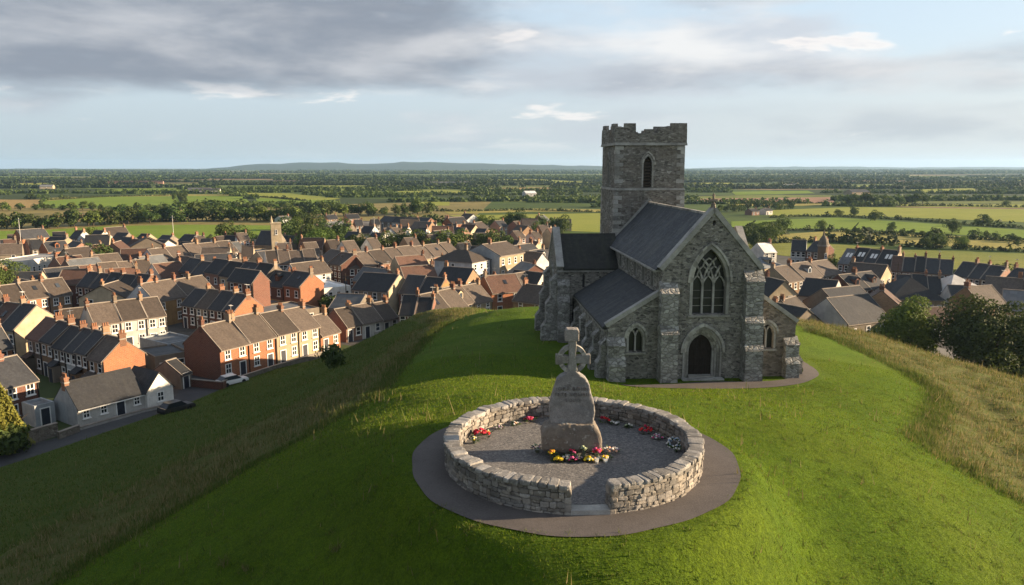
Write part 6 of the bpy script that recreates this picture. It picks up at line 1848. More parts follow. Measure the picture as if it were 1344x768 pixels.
def car_meshes(colname, rgb, van):
    key = ('car', colname, van)
    if key in _mc: return _mc[key]
    if colname not in M['car_paint']: M['car_paint'][colname] = plain(colname + ' car paint', rgb, 0.3, 0.05, 1, 0.6)
    L, Wd = (2.4, 0.92) if van else (2.1, 0.84)
    b = MB(); hood = 0.95 if not van else 1.05; top = 1.45 if not van else 1.95
    b.hexa([(-L, -Wd, 0.3), (L, -Wd, 0.3), (L, Wd, 0.3), (-L, Wd, 0.3), (-L, -Wd, 0.62), (L, -Wd, 0.6), (L, Wd, 0.6), (-L, Wd, 0.62)])
    b.hexa([(-L, -Wd, 0.62), (L, -Wd, 0.6), (L, Wd, 0.6), (-L, Wd, 0.62), (-L + 0.08, -Wd + 0.06, hood), (L - 0.2, -Wd + 0.06, hood - 0.15), (L - 0.2, Wd - 0.06, hood - 0.15), (-L + 0.08, Wd - 0.06, hood)])
    b.box((-1.35 if not van else -2.1), -Wd + 0.2, top - 0.06, (0.35 if not van else 0.9), Wd - 0.2, top)
    g = MB(); x0, x1, x2, x3 = ((-1.9, -1.35, 0.35, 1.05) if not van else (-2.25, -2.1, 0.9, 1.5))
    g.hexa([(x0, -Wd + 0.08, hood - 0.03), (x3, -Wd + 0.08, hood - 0.1), (x3, Wd - 0.08, hood - 0.1), (x0, Wd - 0.08, hood - 0.03), (x1, -Wd + 0.2, top - 0.062), (x2, -Wd + 0.2, top - 0.062), (x2, Wd - 0.2, top - 0.062), (x1, Wd - 0.2, top - 0.062)])
    w = MB(); n = 10
    ring = [[(0.32 * math.cos(2 * math.pi * k / n), y, 0.32 + 0.32 * math.sin(2 * math.pi * k / n)) for k in range(n)] for y in (-0.1, 0.1)]
    for k in range(n): w.poly([ring[0][k], ring[0][(k + 1) % n], ring[1][(k + 1) % n], ring[1][k]])
    w.poly(ring[1]); w.poly(ring[0])
    _mc[key] = (b.mesh('body', M['car_paint'][colname]), g.mesh('window', M['glass']), w.mesh('wheel', M['tyre']), Wd)
    return _mc[key]
def car(px, py, ang, colname, rgb, label, van=False, at=None):
    p = atz(px, py) if at is None else at
    root = tag(empty('parked_van' if van else 'parked_car', (p.x, p.y, 0.05), ang), label, 'van' if van else 'car', 'cars parked in the town')
    b, g, w, Wd = car_meshes(colname, rgb, van)
    link('body', b, root); link('window', g, root)
    for sx in (-1.3, 1.3):
        for sy in (-1, 1): link('wheel', w, root, (sx, sy * (Wd - 0.09), 0))
PAINT = dict(white=(0.7, 0.7, 0.7), black=(0.02, 0.02, 0.022), grey=(0.16, 0.17, 0.18), silver=(0.42, 0.43, 0.44), red=(0.32, 0.03, 0.02), blue=(0.04, 0.07, 0.18))
def car_row(pa, pb, n, where, seed, skip=0.2):
    a = atz(*pa); b = atz(*pb); d = b - a; ang = math.atan2(d.y, d.x); rnd = random.Random(seed); k = 0
    for i in range(n):
        if rnd.random() < skip: continue
        c = rnd.choice(list(PAINT)); p = a + d * ((i + 0.5 + rnd.uniform(-0.1, 0.1)) / n)
        car(0, 0, ang + (math.pi if rnd.random() < 0.5 else 0), c, PAINT[c], f'{c} car, {ORD[k]} from left {where}', False, p); k += 1
car(305, 505, 0.9, 'white', (0.7, 0.7, 0.7), 'white car parked in front of the orange house')
car(232, 541, 1.0, 'black', (0.02, 0.02, 0.022), 'black car parked right of the white cottage')
car(122, 434, 0.3, 'black', (0.02, 0.02, 0.022), 'black car parked in the street by the tan terrace')
car(140, 430, 0.35, 'grey', (0.2, 0.21, 0.22), 'grey car parked behind the black one in the tan terrace street')
car(158, 428, 0.3, 'white', (0.7, 0.7, 0.7), 'white car parked by the dark brick terrace')
car(428, 410, 0.2, 'silver', (0.45, 0.46, 0.47), 'silver car parked in the yard with the flat white shed')
car(440, 408, 0.2, 'white', (0.7, 0.7, 0.7), 'white van parked in the yard with the flat white shed', True)
car(560, 392, 0.2, 'white', (0.7, 0.7, 0.7), 'white car in the street left of the flats')
car(585, 392, 0.2, 'red', (0.4, 0.03, 0.02), 'red car in the street left of the flats')
car(1090, 425, 0.1, 'white', (0.7, 0.7, 0.7), 'white van near the pale gabled barn', True)
car(1200, 424, 0.1, 'blue', (0.04, 0.08, 0.2), 'blue car behind the left big tree')
car(1290, 396, 0.1, 'white', (0.7, 0.7, 0.7), 'white car before the red terrace')
car_row((236, 394), (330, 409), 9, 'along the long dark slate terrace', 1)
car_row((105, 418), (186, 425), 7, 'along the red brick slate terrace', 2)
car_row((0, 447), (96, 428), 7, 'before the tan terrace', 3)
car_row((480, 386), (600, 370), 11, 'below the long brick terrace', 4)
car_row((355, 380), (416, 377), 6, 'below the lit brick terrace', 5)
car_row((1036, 410), (1098, 396), 6, 'below the brown terrace', 6)
car_row((1168, 392), (1300, 402), 8, 'before the red terraces', 7)
def pole(px, py, h, label, wood=True):
    p = atz(px, py)
    root = tag(empty('telegraph_pole' if wood else 'mast', (p.x, p.y, 0)), label, 'pole', 'poles standing over the town')
    m = MB(); m.frustum((0, 0), 0.15 if wood else 0.11, 0.06, -0.3, h, 7); m.build('pole', M['bark'] if wood else M['metal'], root)
    c = MB(); c.box(-0.8, -0.06, h - 0.7, 0.8, 0.06, h - 0.58); c.build('crossarm' if wood else 'lamp_bracket', M['bark'] if wood else M['metal'], root)
pole(29, 333, 12.5, 'tall grey mast left of the far field edge row', False)
pole(229, 325, 12.0, 'tall thin grey mast before the green pasture', False)
pole(492, 322, 11.0, 'pale slim mast among the gabled far houses', False)
pole(455, 408, 8, 'wooden pole in mid town beside the flat white shed')
pole(385, 400, 8, 'wooden pole by the orange gable of the slate terrace')
pole(265, 492, 7.5, 'wooden pole beside the orange house gable')
pole(1175, 396, 9, 'wooden pole before the red terraces')
pole(110, 290, 9, 'wooden pole beside the straw field')

# ================================================================== trees, hedges, woods
def crown_mesh(name, seed, H, rx, base, nleaf, leaf, mat, lobes=16, conifer=False, ry=None, core=True):
    """Leaf-sized faces gathered into clumps; gaps stay between the clumps."""
    rnd = np.random.default_rng(seed); ry = ry or rx
    hc = (H + base) / 2; rz = (H - base) / 2
    if conifer:
        z = base + (H - base) * (1 - np.sqrt(rnd.uniform(0, 1, nleaf))) ; fr = 1 - (z - base) / (H - base)
        a = rnd.uniform(0, 2 * np.pi, nleaf)
        tier = 0.78 + 0.3 * np.sin(a * 5 + z * 4.0) * rnd.uniform(0.5, 1, nleaf)
        r = rx * (fr ** 0.75) * tier * np.sqrt(rnd.uniform(0.35, 1, nleaf))
        pos = np.stack([r * np.cos(a), r * np.sin(a), z], 1)
        nor = np.stack([np.cos(a), np.sin(a), np.full(nleaf, 0.6)], 1)
    else:
        L = []
        for k in range(lobes):
            for _ in range(40):
                d = rnd.normal(0, 1, 3); d /= np.linalg.norm(d)
                q = rnd.uniform(0.45, 0.86)
                if d[2] < (-0.55 if base > 0.02 else -0.95): continue
                w = 1.0 - 0.25 * max(0, d[2])
                break
            L.append((np.array([d[0] * rx * q * w, d[1] * ry * q * w, hc + d[2] * rz * q]), rnd.uniform(0.22, 0.42) * (1.0 if k % 3 else 1.2)))
        L.append((np.array([0, 0, hc]), 0.55))
        wts = np.array([l[1] ** 2 for l in L]); wts /= wts.sum()
        li = rnd.choice(len(L), nleaf, p=wts)
        C = np.array([l[0] for l in L])[li]; Rl = np.array([l[1] for l in L])[li]
        d = rnd.normal(0, 1, (nleaf, 3)); d[:, 2] += 0.25; d /= np.linalg.norm(d, axis=1)[:, None]
        rr = Rl * rnd.uniform(0.72, 1.08, nleaf)
        sc = np.array([rx, ry, rz * 0.95])
        pos = C + d * rr[:, None] * sc
        nor = d * 1.0
        ok = pos[:, 2] > max(base * 0.8, -0.02)
        pos = pos[ok]; nor = nor[ok]
    n = len(pos)
    nor = nor + rnd.normal(0, 0.55, (n, 3)); nor /= np.linalg.norm(nor, axis=1)[:, None]
    t = np.cross(nor, rnd.normal(0, 1, (n, 3))); t /= np.linalg.norm(t, axis=1)[:, None] + 1e-9
    b = np.cross(nor, t)
    s = leaf * rnd.uniform(0.6, 1.35, n)[:, None]
    q = np.stack([pos - t * s, pos - b * s * 0.6 + nor * s * 0.12, pos + t * s, pos + b * s * 0.6 + nor * s * 0.12], 1)
    f = np.arange(n * 4).reshape(n, 4)
    return fast_mesh(name, q.reshape(-1, 3), f, M[mat])
def trunk_mesh(H, base, r, seed, rx):
    rnd = random.Random(seed); mb = MB()
    mb.tube([(0, 0, -0.6), (0.03 * H * rnd.uniform(-1, 1), 0, base * 0.6), (0.04 * H * rnd.uniform(-1, 1), 0.02 * H, (base + H) / 2), (0, 0, H * 0.86)], [r * 1.25, r, r * 0.6, r * 0.15], 7)
    for k in range(6):
        a = k * 1.05 + rnd.uniform(-0.3, 0.3); z0 = base * rnd.uniform(0.7, 1.0) + (H - base) * 0.12 * (k % 3)
        L = rx * rnd.uniform(0.5, 0.8)
        mb.tube([(0, 0, z0), (math.cos(a) * L * 0.5, math.sin(a) * L * 0.5, z0 + L * 0.45), (math.cos(a) * L, math.sin(a) * L, z0 + L * 0.8)], [r * 0.5, r * 0.3, r * 0.08], 5)
    return mb.mesh('trunk', M['bark'])
_tm = {}
def tree_kind(key):
    """Meshes for one variant, unit scale: height 1."""
    if key in _tm: return _tm[key]
    kind, v = key
    rnd = random.Random(hash(key) % 1000 if isinstance(kind, int) else sum(map(ord, kind)) * 7 + v)
    if kind == 'far': cm = crown_mesh('crown', 100 + v, 1.0, [0.52, 0.44, 0.6, 0.40][v % 4], -0.04, 620, 0.062, ['leaf_dark', 'leaf_mid', 'leaf_dark', 'leaf_olive'][v % 4], 11)
    elif kind == 'mid': cm = crown_mesh('crown', 200 + v, 1.0, [0.52, 0.46, 0.60][v % 3], -0.03, 2600, 0.034, ['leaf_mid', 'leaf_dark', 'leaf_olive'][v % 3], 16)
    elif kind == 'bush': cm = crown_mesh('crown', 300 + v, 1.0, [0.7, 0.95][v % 2], 0.0, 700, 0.07, ['leaf_dark', 'leaf_mid'][v % 2], 10)
    elif kind == 'big': cm = crown_mesh('crown', 400 + v, 1.0, [0.55, 0.6][v % 2], -0.06, 19000, 0.0185, ['leaf_olive', 'leaf_mid', 'leaf_mid'][v % 3], 36)
    elif kind == 'conifer': cm = crown_mesh('crown', 500 + v, 1.0, 0.36, 0.03, 6000, 0.022, 'leaf_gold', conifer=True)
    tm = trunk_mesh(1.0, 0.16, 0.03, v, 0.4)
    _tm[key] = (tm, cm); return _tm[key]
def tree(px, py, h, kind, v, label, group=None, w=1.0, name='tree', z=None, rot=None, cat='tree'):
    p = atz(px, py) if z is None else on_hill(px, py)
    tm, cm = tree_kind((kind, v))
    root = tag(empty(name, (p.x, p.y, max(p.z, 0) if z is not None else 0)), label, cat, group)
    rt = (px * 0.37 + py) % 6.28 if rot is None else rot
    if kind != 'bush': link('trunk', tm, root, None, rt, (h * w, h * w, h))
    link('crown', cm, root, None, rt, (h * w, h * w, h))
    return root

# near and single trees
tree(1192, 474, 9.6, 'big', 0, 'large olive green tree, left of the two beyond the meadow', w=1.0, name='broadleaf_tree')
tree(1300, 498, 11.6, 'big', 1, 'large deep green tree, right of the two beyond the meadow', w=1.12, name='broadleaf_tree')
tree(1352, 486, 9.0, 'big', 4, 'dark tree cut by the picture edge behind the right big tree', w=1.1, name='broadleaf_tree')
tree(8, 590, 7.6, 'conifer', 0, 'golden green conifer beside the red brick house', name='conifer_tree', w=1.0)
tree(-8, 600, 4.2, 'bush', 0, 'dark rounded bush at the foot of the golden conifer', name='bush', cat='bush')
tree(18, 597, 3.4, 'bush', 0, 'dark clipped bush behind the roadside stone wall', name='bush', cat='bush')
tree(2, 402, 10.5, 'big', 1, 'dark leafy tree at the picture edge above the tan terrace', w=1.0, name='broadleaf_tree')
tree(-14, 398, 9, 'big', 2, 'second leafy tree at the picture edge above the tan terrace', w=1.0, name='broadleaf_tree')
tree(125, 357, 8.6, 'mid', 1, 'big round tree in the left of the town', w=1.25, name='broadleaf_tree')
tree(437, 486, 3.7, 'bush', 0, 'dark round bush on the bank near the cream houses', name='bush', z=0, w=0.95, cat='bush')
tree(428, 411, 4.2, 'bush', 0, 'bush beside the flat white shed', name='bush', cat='bush')
tree(452, 412, 4.6, 'bush', 1, 'dark bush before the lit gable house', name='bush', cat='bush')
tree(300, 321, 9.5, 'mid', 1, 'left-hand tree of the pair before the green pasture', name='broadleaf_tree', w=1.1)
tree(322, 325, 7.8, 'mid', 0, 'right-hand tree of the pair before the green pasture', name='broadleaf_tree', w=1.3)
tree(118, 319, 6.5, 'mid', 2, 'olive tree at the near edge of the green pasture', name='broadleaf_tree', w=1.4)
tree(1090, 366, 7.2, 'mid', 1, 'tree right behind the domed tower', name='broadleaf_tree', w=0.8)
tree(1320, 366, 4.5, 'bush', 1, 'bush in the rough pasture near the picture edge', name='bush', w=1.5, cat='bush')
tree(1180, 360, 2.2, 'bush', 0, 'small dark bush beside the cream gable in the pasture', name='bush', w=2.0, cat='bush')
tree(1262, 364, 2.2, 'bush', 0, 'low bush in the middle of the rough pasture', name='bush', w=1.6, cat='bush')
for i, (px, py, h) in enumerate([(170, 483, 1.8), (186, 479, 2.2), (205, 475, 1.6), (178, 492, 1.6), (215, 486, 1.7)]):
    tree(px, py, h, 'bush', i % 2, f'{ORD[i]} garden shrub from the front before the white terrace', 'garden shrubs before the white terrace', w=1.1, name='shrub', cat='shrub')

def grove(spots, kind, group, desc, h0, h1, seed, w=1.0, name='tree'):
    rnd = random.Random(seed); spots = sorted(spots)
    for i, (px, py) in enumerate(spots):
        tree(px, py, rnd.uniform(h0, h1), kind, rnd.randrange(4), f'{["dark", "green", "leafy", "rounded"][i % 4]} tree, {ORD[i]} from left {desc}', group, w * rnd.uniform(0.85, 1.2), name)
def along(pts, n, seed, jx=4, jy=0.6):
    rnd = random.Random(seed); out = []
    L = [math.dist(a, b) for a, b in zip(pts, pts[1:])]; T = sum(L)
    for k in range(n):
        d = T * (k + 0.5) / n
        for (a, b), l in zip(zip(pts, pts[1:]), L):
            if d <= l: out.append((a[0] + (b[0] - a[0]) * d / l + rnd.uniform(-jx, jx), a[1] + (b[1] - a[1]) * d / l + rnd.uniform(-jy, jy))); break
            d -= l
    return out
# the wooded belts between town and pastures
grove(along([(-20, 301), (60, 300), (130, 296), (200, 293)], 19, 1), 'far', 'trees of the left belt front', 'in the front of the left belt', 6, 9.5, 1, 1.25)
grove(along([(150, 292), (250, 290), (340, 290), (400, 291)], 22, 2), 'far', 'trees of the middle belt front', 'in the front of the middle belt', 6.5, 10.5, 2, 1.25)
grove(along([(-30, 278), (80, 275), (140, 277)], 13, 3), 'far', 'trees behind the straw field', 'behind the small straw field', 4, 7, 3, 1.3)
grove(along([(138, 281), (230, 278), (340, 276), (450, 277)], 26, 4), 'far', 'trees of the middle belt back', 'in the back of the middle belt', 4.5, 7.5, 4, 1.35)
grove(along([(395, 286), (450, 284), (520, 283), (570, 280)], 15, 5), 'far', 'trees of the wood behind the far houses', 'in the wood behind the far houses', 6, 9.5, 5, 1.25)
grove([(372, 322), (384, 327), (396, 318), (404, 330), (414, 334), (420, 324), (430, 330), (440, 334), (447, 326), (388, 312), (408, 309), (425, 312)], 'mid', 'trees of the clump right of the slim tower', 'in the clump right of the slim tower', 7, 11, 6, 1.0, 'broadleaf_tree')
grove([(470, 333), (484, 335), (496, 334), (509, 336), (528, 334), (540, 333), (552, 335), (566, 334), (580, 336), (592, 338), (604, 336)], 'mid', 'garden trees above the long brick terrace', 'above the long brick terrace', 6.5, 9.5, 7, 1.15, 'broadleaf_tree')
grove([(630, 340), (642, 342), (654, 340), (664, 342)], 'mid', 'dark trees above the flats', 'above the flats', 8, 10, 8, 1.1, 'broadleaf_tree')
grove([(632, 303), (648, 305), (668, 302), (680, 303), (690, 304), (698, 308), (712, 306), (726, 305), (738, 306), (705, 314)], 'mid', 'trees at the field edge left of the tower', 'at the field edge by the tower', 6.5, 9.5, 9, 1.05, 'broadleaf_tree')
grove([(612, 386), (640, 389), (652, 388), (585, 398), (600, 398)], 'bush', 'bushes around the flats', 'around the flats', 3, 4.5, 10, 1.0, 'bush')
grove([(978, 322), (988, 319), (998, 317), (1008, 314), (1018, 312), (1026, 310), (992, 326), (1005, 324)], 'mid', 'trees right of the church gable', 'right of the church gable', 6, 9, 11, 1.0, 'broadleaf_tree')
grove([(1078, 303), (1148, 290), (1290, 297), (1225, 314), (1170, 305), (1250, 306), (1100, 284), (1320, 271), (1120, 283)], 'mid', 'lone trees in the right-hand hedges', 'in the hedges right of the church', 4.5, 6.5, 12, 1.1, 'hedge_tree')
grove([(1236, 325), (1216, 327), (1225, 326), (1262, 327)], 'mid', 'tree group in the nearest right hedge', 'in the nearest hedge on the right', 4.5, 7, 13, 1.2, 'hedge_tree')
grove([(1222, 312), (1210, 311), (1280, 312), (1295, 313), (1308, 315), (1196, 309), (1184, 308), (1330, 318)], 'far', 'trees of the second right hedge', 'in the second hedge on the right', 2.6, 4.2, 14, 1.3, 'hedge_tree')
grove(along([(1110, 270), (1150, 269), (1190, 268), (1215, 268)], 13, 15, 3, 0.5), 'far', 'trees of the copse above the light pasture', 'in the copse above the light pasture', 6, 10, 15, 1.3)
grove(along([(940, 280), (985, 276), (1040, 274)], 10, 16, 4, 1), 'far', 'trees of the hamlet behind the church', 'around the hamlet behind the church', 5, 8, 16, 1.1)
grove([(45, 262), (52, 261), (38, 262), (60, 262), (228, 263), (236, 261), (240, 266), (243, 261)], 'far', 'trees between the left pastures', 'between the left pastures', 5, 8, 17, 1.0)
grove([(30, 352), (62, 343), (110, 340), (205, 352), (232, 346), (290, 345), (345, 336), (170, 360), (255, 365), (440, 372), (515, 376), (560, 376), (1130, 392), (1185, 406), (1060, 385)], 'bush', 'garden trees between the houses', 'between the houses', 3, 5, 18, 1.0, 'garden_tree')

def blob_cloud(items, seed, mat, name, label, kind=None, cat=None, group=None, lumps=1):
    """Leafy mass from many small leaf faces; items = (x, y, z, radius, height)."""
    rnd = np.random.default_rng(seed); V = []; 
    for (x, y, z, r, h) in items:
        n = int(lumps)
        d = rnd.normal(0, 1, (n, 3)); d[:, 2] = np.abs(d[:, 2]) * 1.0 - 0.15; d /= np.linalg.norm(d, axis=1)[:, None]
        pos = np.array([x, y, z]) + d * np.array([r, r, h]) * rnd.uniform(0.7, 1.08, n)[:, None]
        nor = d + rnd.normal(0, 0.5, (n, 3)); nor /= np.linalg.norm(nor, axis=1)[:, None]
        t = np.cross(nor, rnd.normal(0, 1, (n, 3))); t /= np.linalg.norm(t, axis=1)[:, None] + 1e-9
        b = np.cross(nor, t); s = r * (2.1 / math.sqrt(n)) * rnd.uniform(0.7, 1.3, n)[:, None]
        V.append(np.stack([pos - t * s, pos - b * s * 0.75, pos + t * s, pos + b * s * 0.75], 1).reshape(-1, 3))
    v = np.concatenate(V); f = np.arange(len(v)).reshape(-1, 4)
    return tag(link(name, fast_mesh(name, v, f, M[mat])), label, cat, group, kind)
def hedge(pts, h, label, seed, mat='leaf_hedge', gap=0.0):
    rnd = random.Random(seed); P = [atz(*p) for p in pts]; items = []
    for a, b in zip(P, P[1:]):
        L = (b - a).length; n = max(2, int(L / (h * 0.55)))
        for k in range(n):
            if rnd.random() < gap: continue
            p = a + (b - a) * ((k + rnd.uniform(0, 1)) / n); q = rnd.uniform(0.6, 1.25)
            if rnd.random() < 0.07: q *= 1.8
            items.append((p.x, p.y + rnd.uniform(-0.5, 0.5), 0.0, h * 0.45 * q, h * 0.66 * q))
    blob_cloud(items, seed, mat, 'hedge', label, None, 'hedge', 'field hedges', 46)
H_ = [
    ([(1000, 320), (1080, 317), (1190, 324), (1230, 326), (1330, 330), (1420, 335)], 3.2, 'thick dark hedge nearest the rough pasture on the right'),
    ([(1085, 316.5), (1140, 318), (1182, 321)], 5.2, 'tall scrubby hedge in front of the tan hay meadow'),
    ([(1080, 303), (1130, 306), (1200, 311), (1310, 316), (1420, 322)], 2.8, 'dark hedge with trees above the tan hay meadow'),
    ([(1010, 286), (1060, 284), (1110, 285), (1190, 289), (1280, 296), (1420, 304)], 2.6, 'long hedge between the two bright right pastures'),
    ([(1120, 271.5), (1230, 270.5), (1330, 272), (1420, 274)], 3.2, 'far hedge above the light right pasture'),
    ([(1010, 303), (1060, 302), (1085, 304)], 2.0, 'short hedge left of the hay meadow'),
    ([(960, 305), (1000, 304), (1030, 308)], 4.0, 'dark hedge right behind the church gable'),
    ([(540, 276), (600, 278), (690, 276), (790, 279)], 2.6, 'hedge along the pale hay strip left of the tower'),
    ([(520, 288), (560, 291), (600, 294), (622, 298)], 4.5, 'dark hedge behind the paddock'),
    ([(60, 263), (140, 258.5), (232, 256.5)], 2.4, 'hedge along the top of the wide green pasture'),
    ([(245, 270), (330, 270), (450, 271)], 2.4, 'hedge below the pale sloping pasture'),
    ([(322, 258), (360, 260), (402, 264)], 2.6, 'hedge crossing the pale sloping pasture'),
    ([(236, 257), (240, 262), (243, 270)], 2.4, 'short hedge dividing the green pastures on the left'),
    ([(900, 268), (1000, 267), (1096, 267.5)], 2.6, 'hedge under the reddish ploughed field'),
    ([(250, 315), (310, 314), (350, 313)], 1.6, 'low hedge at the town end of the green pasture'),
    ([(-30, 320), (40, 320), (100, 319), (200, 317), (250, 316)], 2.2, 'garden hedge along the left field edge'),
    ([(1098, 344), (1160, 348), (1250, 357), (1350, 366)], 1.4, 'scrubby hedge behind the red brick rows'),
]
for i, (pts, h, lab) in enumerate(H_): hedge(pts, h, lab, 50 + i, gap=0.06)

def far_woods(y0, y1, n, seed, r, label, lumps, lit=0.0):
    """Belts of wood between the far fields, too many trees to count."""
    rnd = random.Random(seed); items = []
    k = 0; tries = 0
    while k < n and tries < n * 6:
        tries += 1
        py = y0 + (y1 - y0) * rnd.random(); px = rnd.uniform(-120, 1464)
        c = atz(px, py)
        Lw = rnd.uniform(60, 420) * (c.y / 900) ** 0.6; ang = rnd.gauss(0, 0.1)
        m = int(Lw / (r * 0.9)) + 2
        bad = 0; loc = []
        for q in range(m):
            s = (q / m - 0.5) * Lw
            x = c.x + math.cos(ang) * s + rnd.uniform(-r, r) * 0.7; y = c.y + math.sin(ang) * s + rnd.uniform(-r, r) * 1.1
            if any(inside(fp, np.array([x]), np.array([y]))[0] for fp in FPOLY if abs(fp[0][1] - y) < 900): bad += 1; continue
            loc.append((x, y, 0.0, r * rnd.uniform(0.7, 1.2), r * rnd.uniform(0.8, 1.5)))
        items += loc; k += 1
    o = blob_cloud(items, seed, ['leaf_dark', 'leaf_hedge', 'leaf_mid'][seed % 3], 'woodland', label, 'stuff', None, None, lumps)
    return len(items)
nw = []
nw.append(far_woods(247, 273, 40, 30, 3.6, 'woods and thickets between the nearer far fields', 34))
nw.append(far_woods(238, 249, 42, 31, 4.5, 'hedged woods across the middle of the plain', 24))
nw.append(far_woods(230, 238, 55, 32, 5.5, 'far wooded hedgerows on the plain', 16))
nw.append(far_woods(223.5, 229, 70, 33, 8.0, 'farthest woods below the horizon', 12))
# far farm buildings: a few pale specks
def far_farm(px, py, w, wall, roof, label):
    p = atz(px, py); house((p.x, p.y), 0.3, w, 12, 3.2, 5.4, wall, roof, 'farmhouse', label, 'farm', 'far farms on the plain', 2, (), 3, 1, None)
for i, (px, py, w, wl, rf, lab) in enumerate([(52, 248, 16, 'cream', 'grey', 'pale cream farm far out on the left'), (140, 242, 90, 'pink', 'redtile', 'very long pinkish roof far out on the left'), (246, 253, 26, 'white', 'grey', 'white farm, left of the two beyond the pale pasture'),
    (262, 254, 22, 'white', 'slate', 'white farm, right of the two beyond the pale pasture'), (350, 241, 60, 'cream', 'brown', 'cream farm far beyond the pale pasture'), (565, 243, 70, 'cream', 'grey', 'cream farm in the far woods left of the tower'), (92, 239, 26, 'white', 'slate', 'tiny white farm near the long pinkish roof'),
    (690, 258, 12, 'white', 'pale', 'white farm sheds left of the tower'), (1030, 247, 26, 'white', 'grey', 'white farm far right of the tower'), (1118, 256, 24, 'cream', 'slate', 'cream farm beyond the copse')]):
    far_farm(px, py, w, wl, rf, lab)

# ================================================================== grass
def blades(name, pts, h, w, mat, label, seed, lean=0.35, nb=1, kind='stuff', hv=0.35):
    rnd = np.random.default_rng(seed)
    n = len(pts); a = rnd.uniform(0, 2 * np.pi, n); L = h * np.exp(rnd.normal(0, hv, n)); W = w * rnd.uniform(0.6, 1.4, n)
    d = np.stack([np.cos(a), np.sin(a)], 1); la = rnd.uniform(0, 2 * np.pi, n); lm = np.abs(rnd.normal(0, lean, n)) * L
    base = pts.copy(); base[:, 2] -= 0.02
    A = base.copy(); A[:, :2] -= d * W[:, None] / 2
    B = base.copy(); B[:, :2] += d * W[:, None] / 2
    T = base.copy(); T[:, 0] += np.cos(la) * lm; T[:, 1] += np.sin(la) * lm; T[:, 2] += L
    v = np.stack([A, B, T], 1).reshape(-1, 3); f = np.arange(n * 3).reshape(n, 3)
    return tag(link(name, fast_mesh(name, v, f, M[mat])), label, kind=kind)
def hill_mesh_z(x, y):
    """Height of the built hill surface (ray-free bilinear look-up of its grid)."""
    me = bpy.data.objects['hill'].data
    if 'grid' not in _mc:
        co = np.empty(len(me.vertices) * 3, np.float32); me.vertices.foreach_get('co', co); co = co.reshape(-1, 3)
        g = np.full((385, 401), np.nan); ix = np.rint((co[:, 0] + 92) * 2).astype(int); iy = np.rint((co[:, 1] + 40) * 2).astype(int)
        g[iy, ix] = co[:, 2]; _mc['grid'] = g
    g = _mc['grid']; fx = (x + 92) * 2; fy = (y + 40) * 2
    ix = np.clip(fx.astype(int), 0, 399); iy = np.clip(fy.astype(int), 0, 383); fx -= ix; fy -= iy
    return g[iy, ix] * (1 - fx) * (1 - fy) + g[iy, ix + 1] * fx * (1 - fy) + g[iy + 1, ix] * (1 - fx) * fy + g[iy + 1, ix + 1] * fx * fy
def seen(x, y, z, m=40):
    t = y * CT + (CAMZ - z) * ST; px = 672 + F * x / t; py = 384 - F * (y * ST + (z - CAMZ) * CT) / t
    return (px > -m - 60) & (px < 1344 + m + 60) & (py < 768 + m + 60) & (t > 5)
def sample(n, box, seed):
    rnd = np.random.default_rng(seed)
    x = rnd.uniform(box[0], box[1], n); y = rnd.uniform(box[2], box[3], n); z = hill_mesh_z(x, y)
    k = np.isfinite(z) & (z > 0.1); x, y, z = x[k], y[k], z[k]
    k = seen(x, y, z); return x[k], y[k], z[k]
CP = np.array(CPATH)
def off_path(x, y):
    ok = np.hypot(x - RING.x, y - RING.y) > 5.42 + 0.16 * np.sin(x * 9) * np.sin(y * 11)
    ok &= dist_poly(CPATH, x, y, False) > 1.0
    lx = (x - CH_O.x) * math.cos(PHI) + (y - CH_O.y) * math.sin(PHI); ly = -(x - CH_O.x) * math.sin(PHI) + (y - CH_O.y) * math.cos(PHI)
    ok &= ~((np.abs(lx) < 9.5) & (ly > 0.0) & (ly < 26))
    return ok
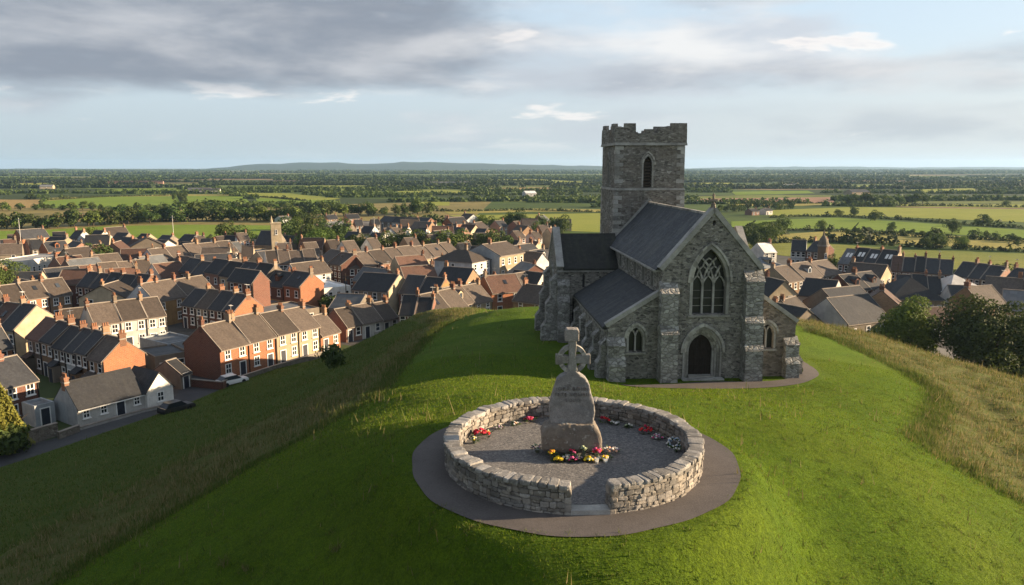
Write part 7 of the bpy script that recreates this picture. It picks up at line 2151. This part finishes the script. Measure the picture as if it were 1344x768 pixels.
def grasses():
    # mown lawn: short blades, thinning with distance
    P = []
    for n, box, far in ((620000, (-26, 30, 14, 34), 0), (300000, (-30, 38, 34, 60), 1)):
        x, y, z = sample(n, box, n)
        m = np.maximum(np.maximum(soft(MEADOW_L, x, y), soft(MEADOW_R, x, y)), soft(ROUGH_L, x, y))
        k = (m < 0.5) & off_path(x, y); P.append((np.stack([x, y, z], 1)[k], far))
    blades('lawn_grass', P[0][0], 0.05, 0.022, 'blade', 'short mown grass of the lawn around the memorial', 1, 0.6)
    blades('lawn_grass', P[1][0], 0.06, 0.04, 'blade', 'short mown grass around the church', 2, 0.6)
    # tufts and weeds that break up the lawn
    x, y, z = sample(5200, (-26, 34, 14, 52), 44); rnd = np.random.default_rng(45)
    m = np.maximum(np.maximum(soft(MEADOW_L, x, y), soft(MEADOW_R, x, y)), soft(ROUGH_L, x, y)); k = (m < 0.5) & off_path(x, y)
    x, y = x[k], y[k]; nb = 16
    X = np.repeat(x, nb) + rnd.normal(0, 0.09, len(x) * nb); Y = np.repeat(y, nb) + rnd.normal(0, 0.09, len(x) * nb); Z = hill_mesh_z(X, Y)
    ok = off_path(X, Y) & np.isfinite(Z)
    blades('lawn_grass', np.stack([X, Y, Z], 1)[ok], 0.09, 0.03, 'rough_blade', 'coarser tufts and weeds scattered through the mown lawn', 46, 0.6)
    # unmown strips: tall stems and seed heads
    x, y, z = sample(760000, (-60, 70, 12, 105), 5)
    m = np.maximum(soft(MEADOW_L, x, y, 1.5), soft(MEADOW_R, x, y, 1.5)); rnd = np.random.default_rng(6)
    cl = np.sin(x * 1.3 + np.sin(y * 0.9) * 2) * np.sin(y * 1.1 + np.sin(x * 0.7) * 2)
    k = (m + rnd.normal(0, 0.2, len(x)) + 0.25 * cl > 0.5) & off_path(x, y) & (rnd.random(len(x)) < 0.55 + 0.45 * cl)
    blades('tall_grass', np.stack([x, y, z], 1)[k], 0.24 * (1 + 0.6 * cl[k]), 0.045, 'meadow_blade', 'tall tan seeding grass of the unmown strips', 7, 0.35, hv=0.4)
    x, y, z = sample(260000, (-70, 5, 12, 112), 8)
    k = (soft(ROUGH_L, x, y, 0.6) > 0.5)
    blades('rough_grass', np.stack([x, y, z], 1)[k], 0.15, 0.06, 'rough_blade', 'rough green grass of the bank above the road', 9, 0.6, hv=0.45)
    # lush fringe along the edge of the lawn
    for line, sd in ((BR, 3), (BL, 4)):
        rnd = np.random.default_rng(sd); L = np.array(line); out = []
        for a, b in zip(L, L[1:]):
            n = int(np.linalg.norm(b - a) * 260); t = rnd.uniform(0, 1, n); q = a + (b - a) * t[:, None] + rnd.normal(0, 0.5, (n, 2)); out.append(q)
        q = np.concatenate(out); z = hill_mesh_z(q[:, 0].copy(), q[:, 1].copy()); ok = np.isfinite(z)
        blades('tall_grass', np.stack([q[:, 0], q[:, 1], z], 1)[ok], 0.22, 0.045, 'rough_blade', 'lush grass fringe along the ' + ('right' if sd == 3 else 'left') + ' lawn edge', 20 + sd, 0.4)
    # the wisps of pale weeds on the lawn in front
    for i, (px, py, lab) in enumerate([(292, 742, 'taller pale weed tuft on the shaded lawn'), (322, 748, 'smaller weed tuft right of the taller one on the shaded lawn'), (440, 722, 'weed tuft at the edge of the sunlit lawn patch')]):
        p = on_hill(px, py); rnd = np.random.default_rng(60 + i); n = 60
        q = np.stack([p.x + rnd.normal(0, 0.1, n), p.y + rnd.normal(0, 0.1, n), np.full(n, p.z)], 1)
        o = blades('weed_tuft', q, 0.33 if i == 0 else 0.22, 0.02, 'meadow_blade', lab, 70 + i, 0.5, kind=None); o['category'] = 'weed'; o['group'] = 'weed tufts on the lawn'
grasses()

# ------------------------------------------------------------------ haze: the air between here and the horizon
def haze():
    m = bpy.data.materials.new('haze'); m.use_nodes = True
    t = NT(m.node_tree); t.n.clear(); out = t.node('ShaderNodeOutputMaterial'); v = t.node('ShaderNodeVolumePrincipled')
    v.inputs['Color'].default_value = (0.42, 0.66, 1.0, 1); v.inputs['Density'].default_value = 0.00006; v.inputs['Anisotropy'].default_value = 0.2
    t.l.new(v.outputs[0], out.inputs['Volume'])
    mb = MB(); mb.box(-14500, -14500, -3.0, 14500, 14500, 150.0)
    tag(mb.build('haze', m), 'thin evening haze over the plain', kind='stuff')
HAZE = True
if HAZE: haze()
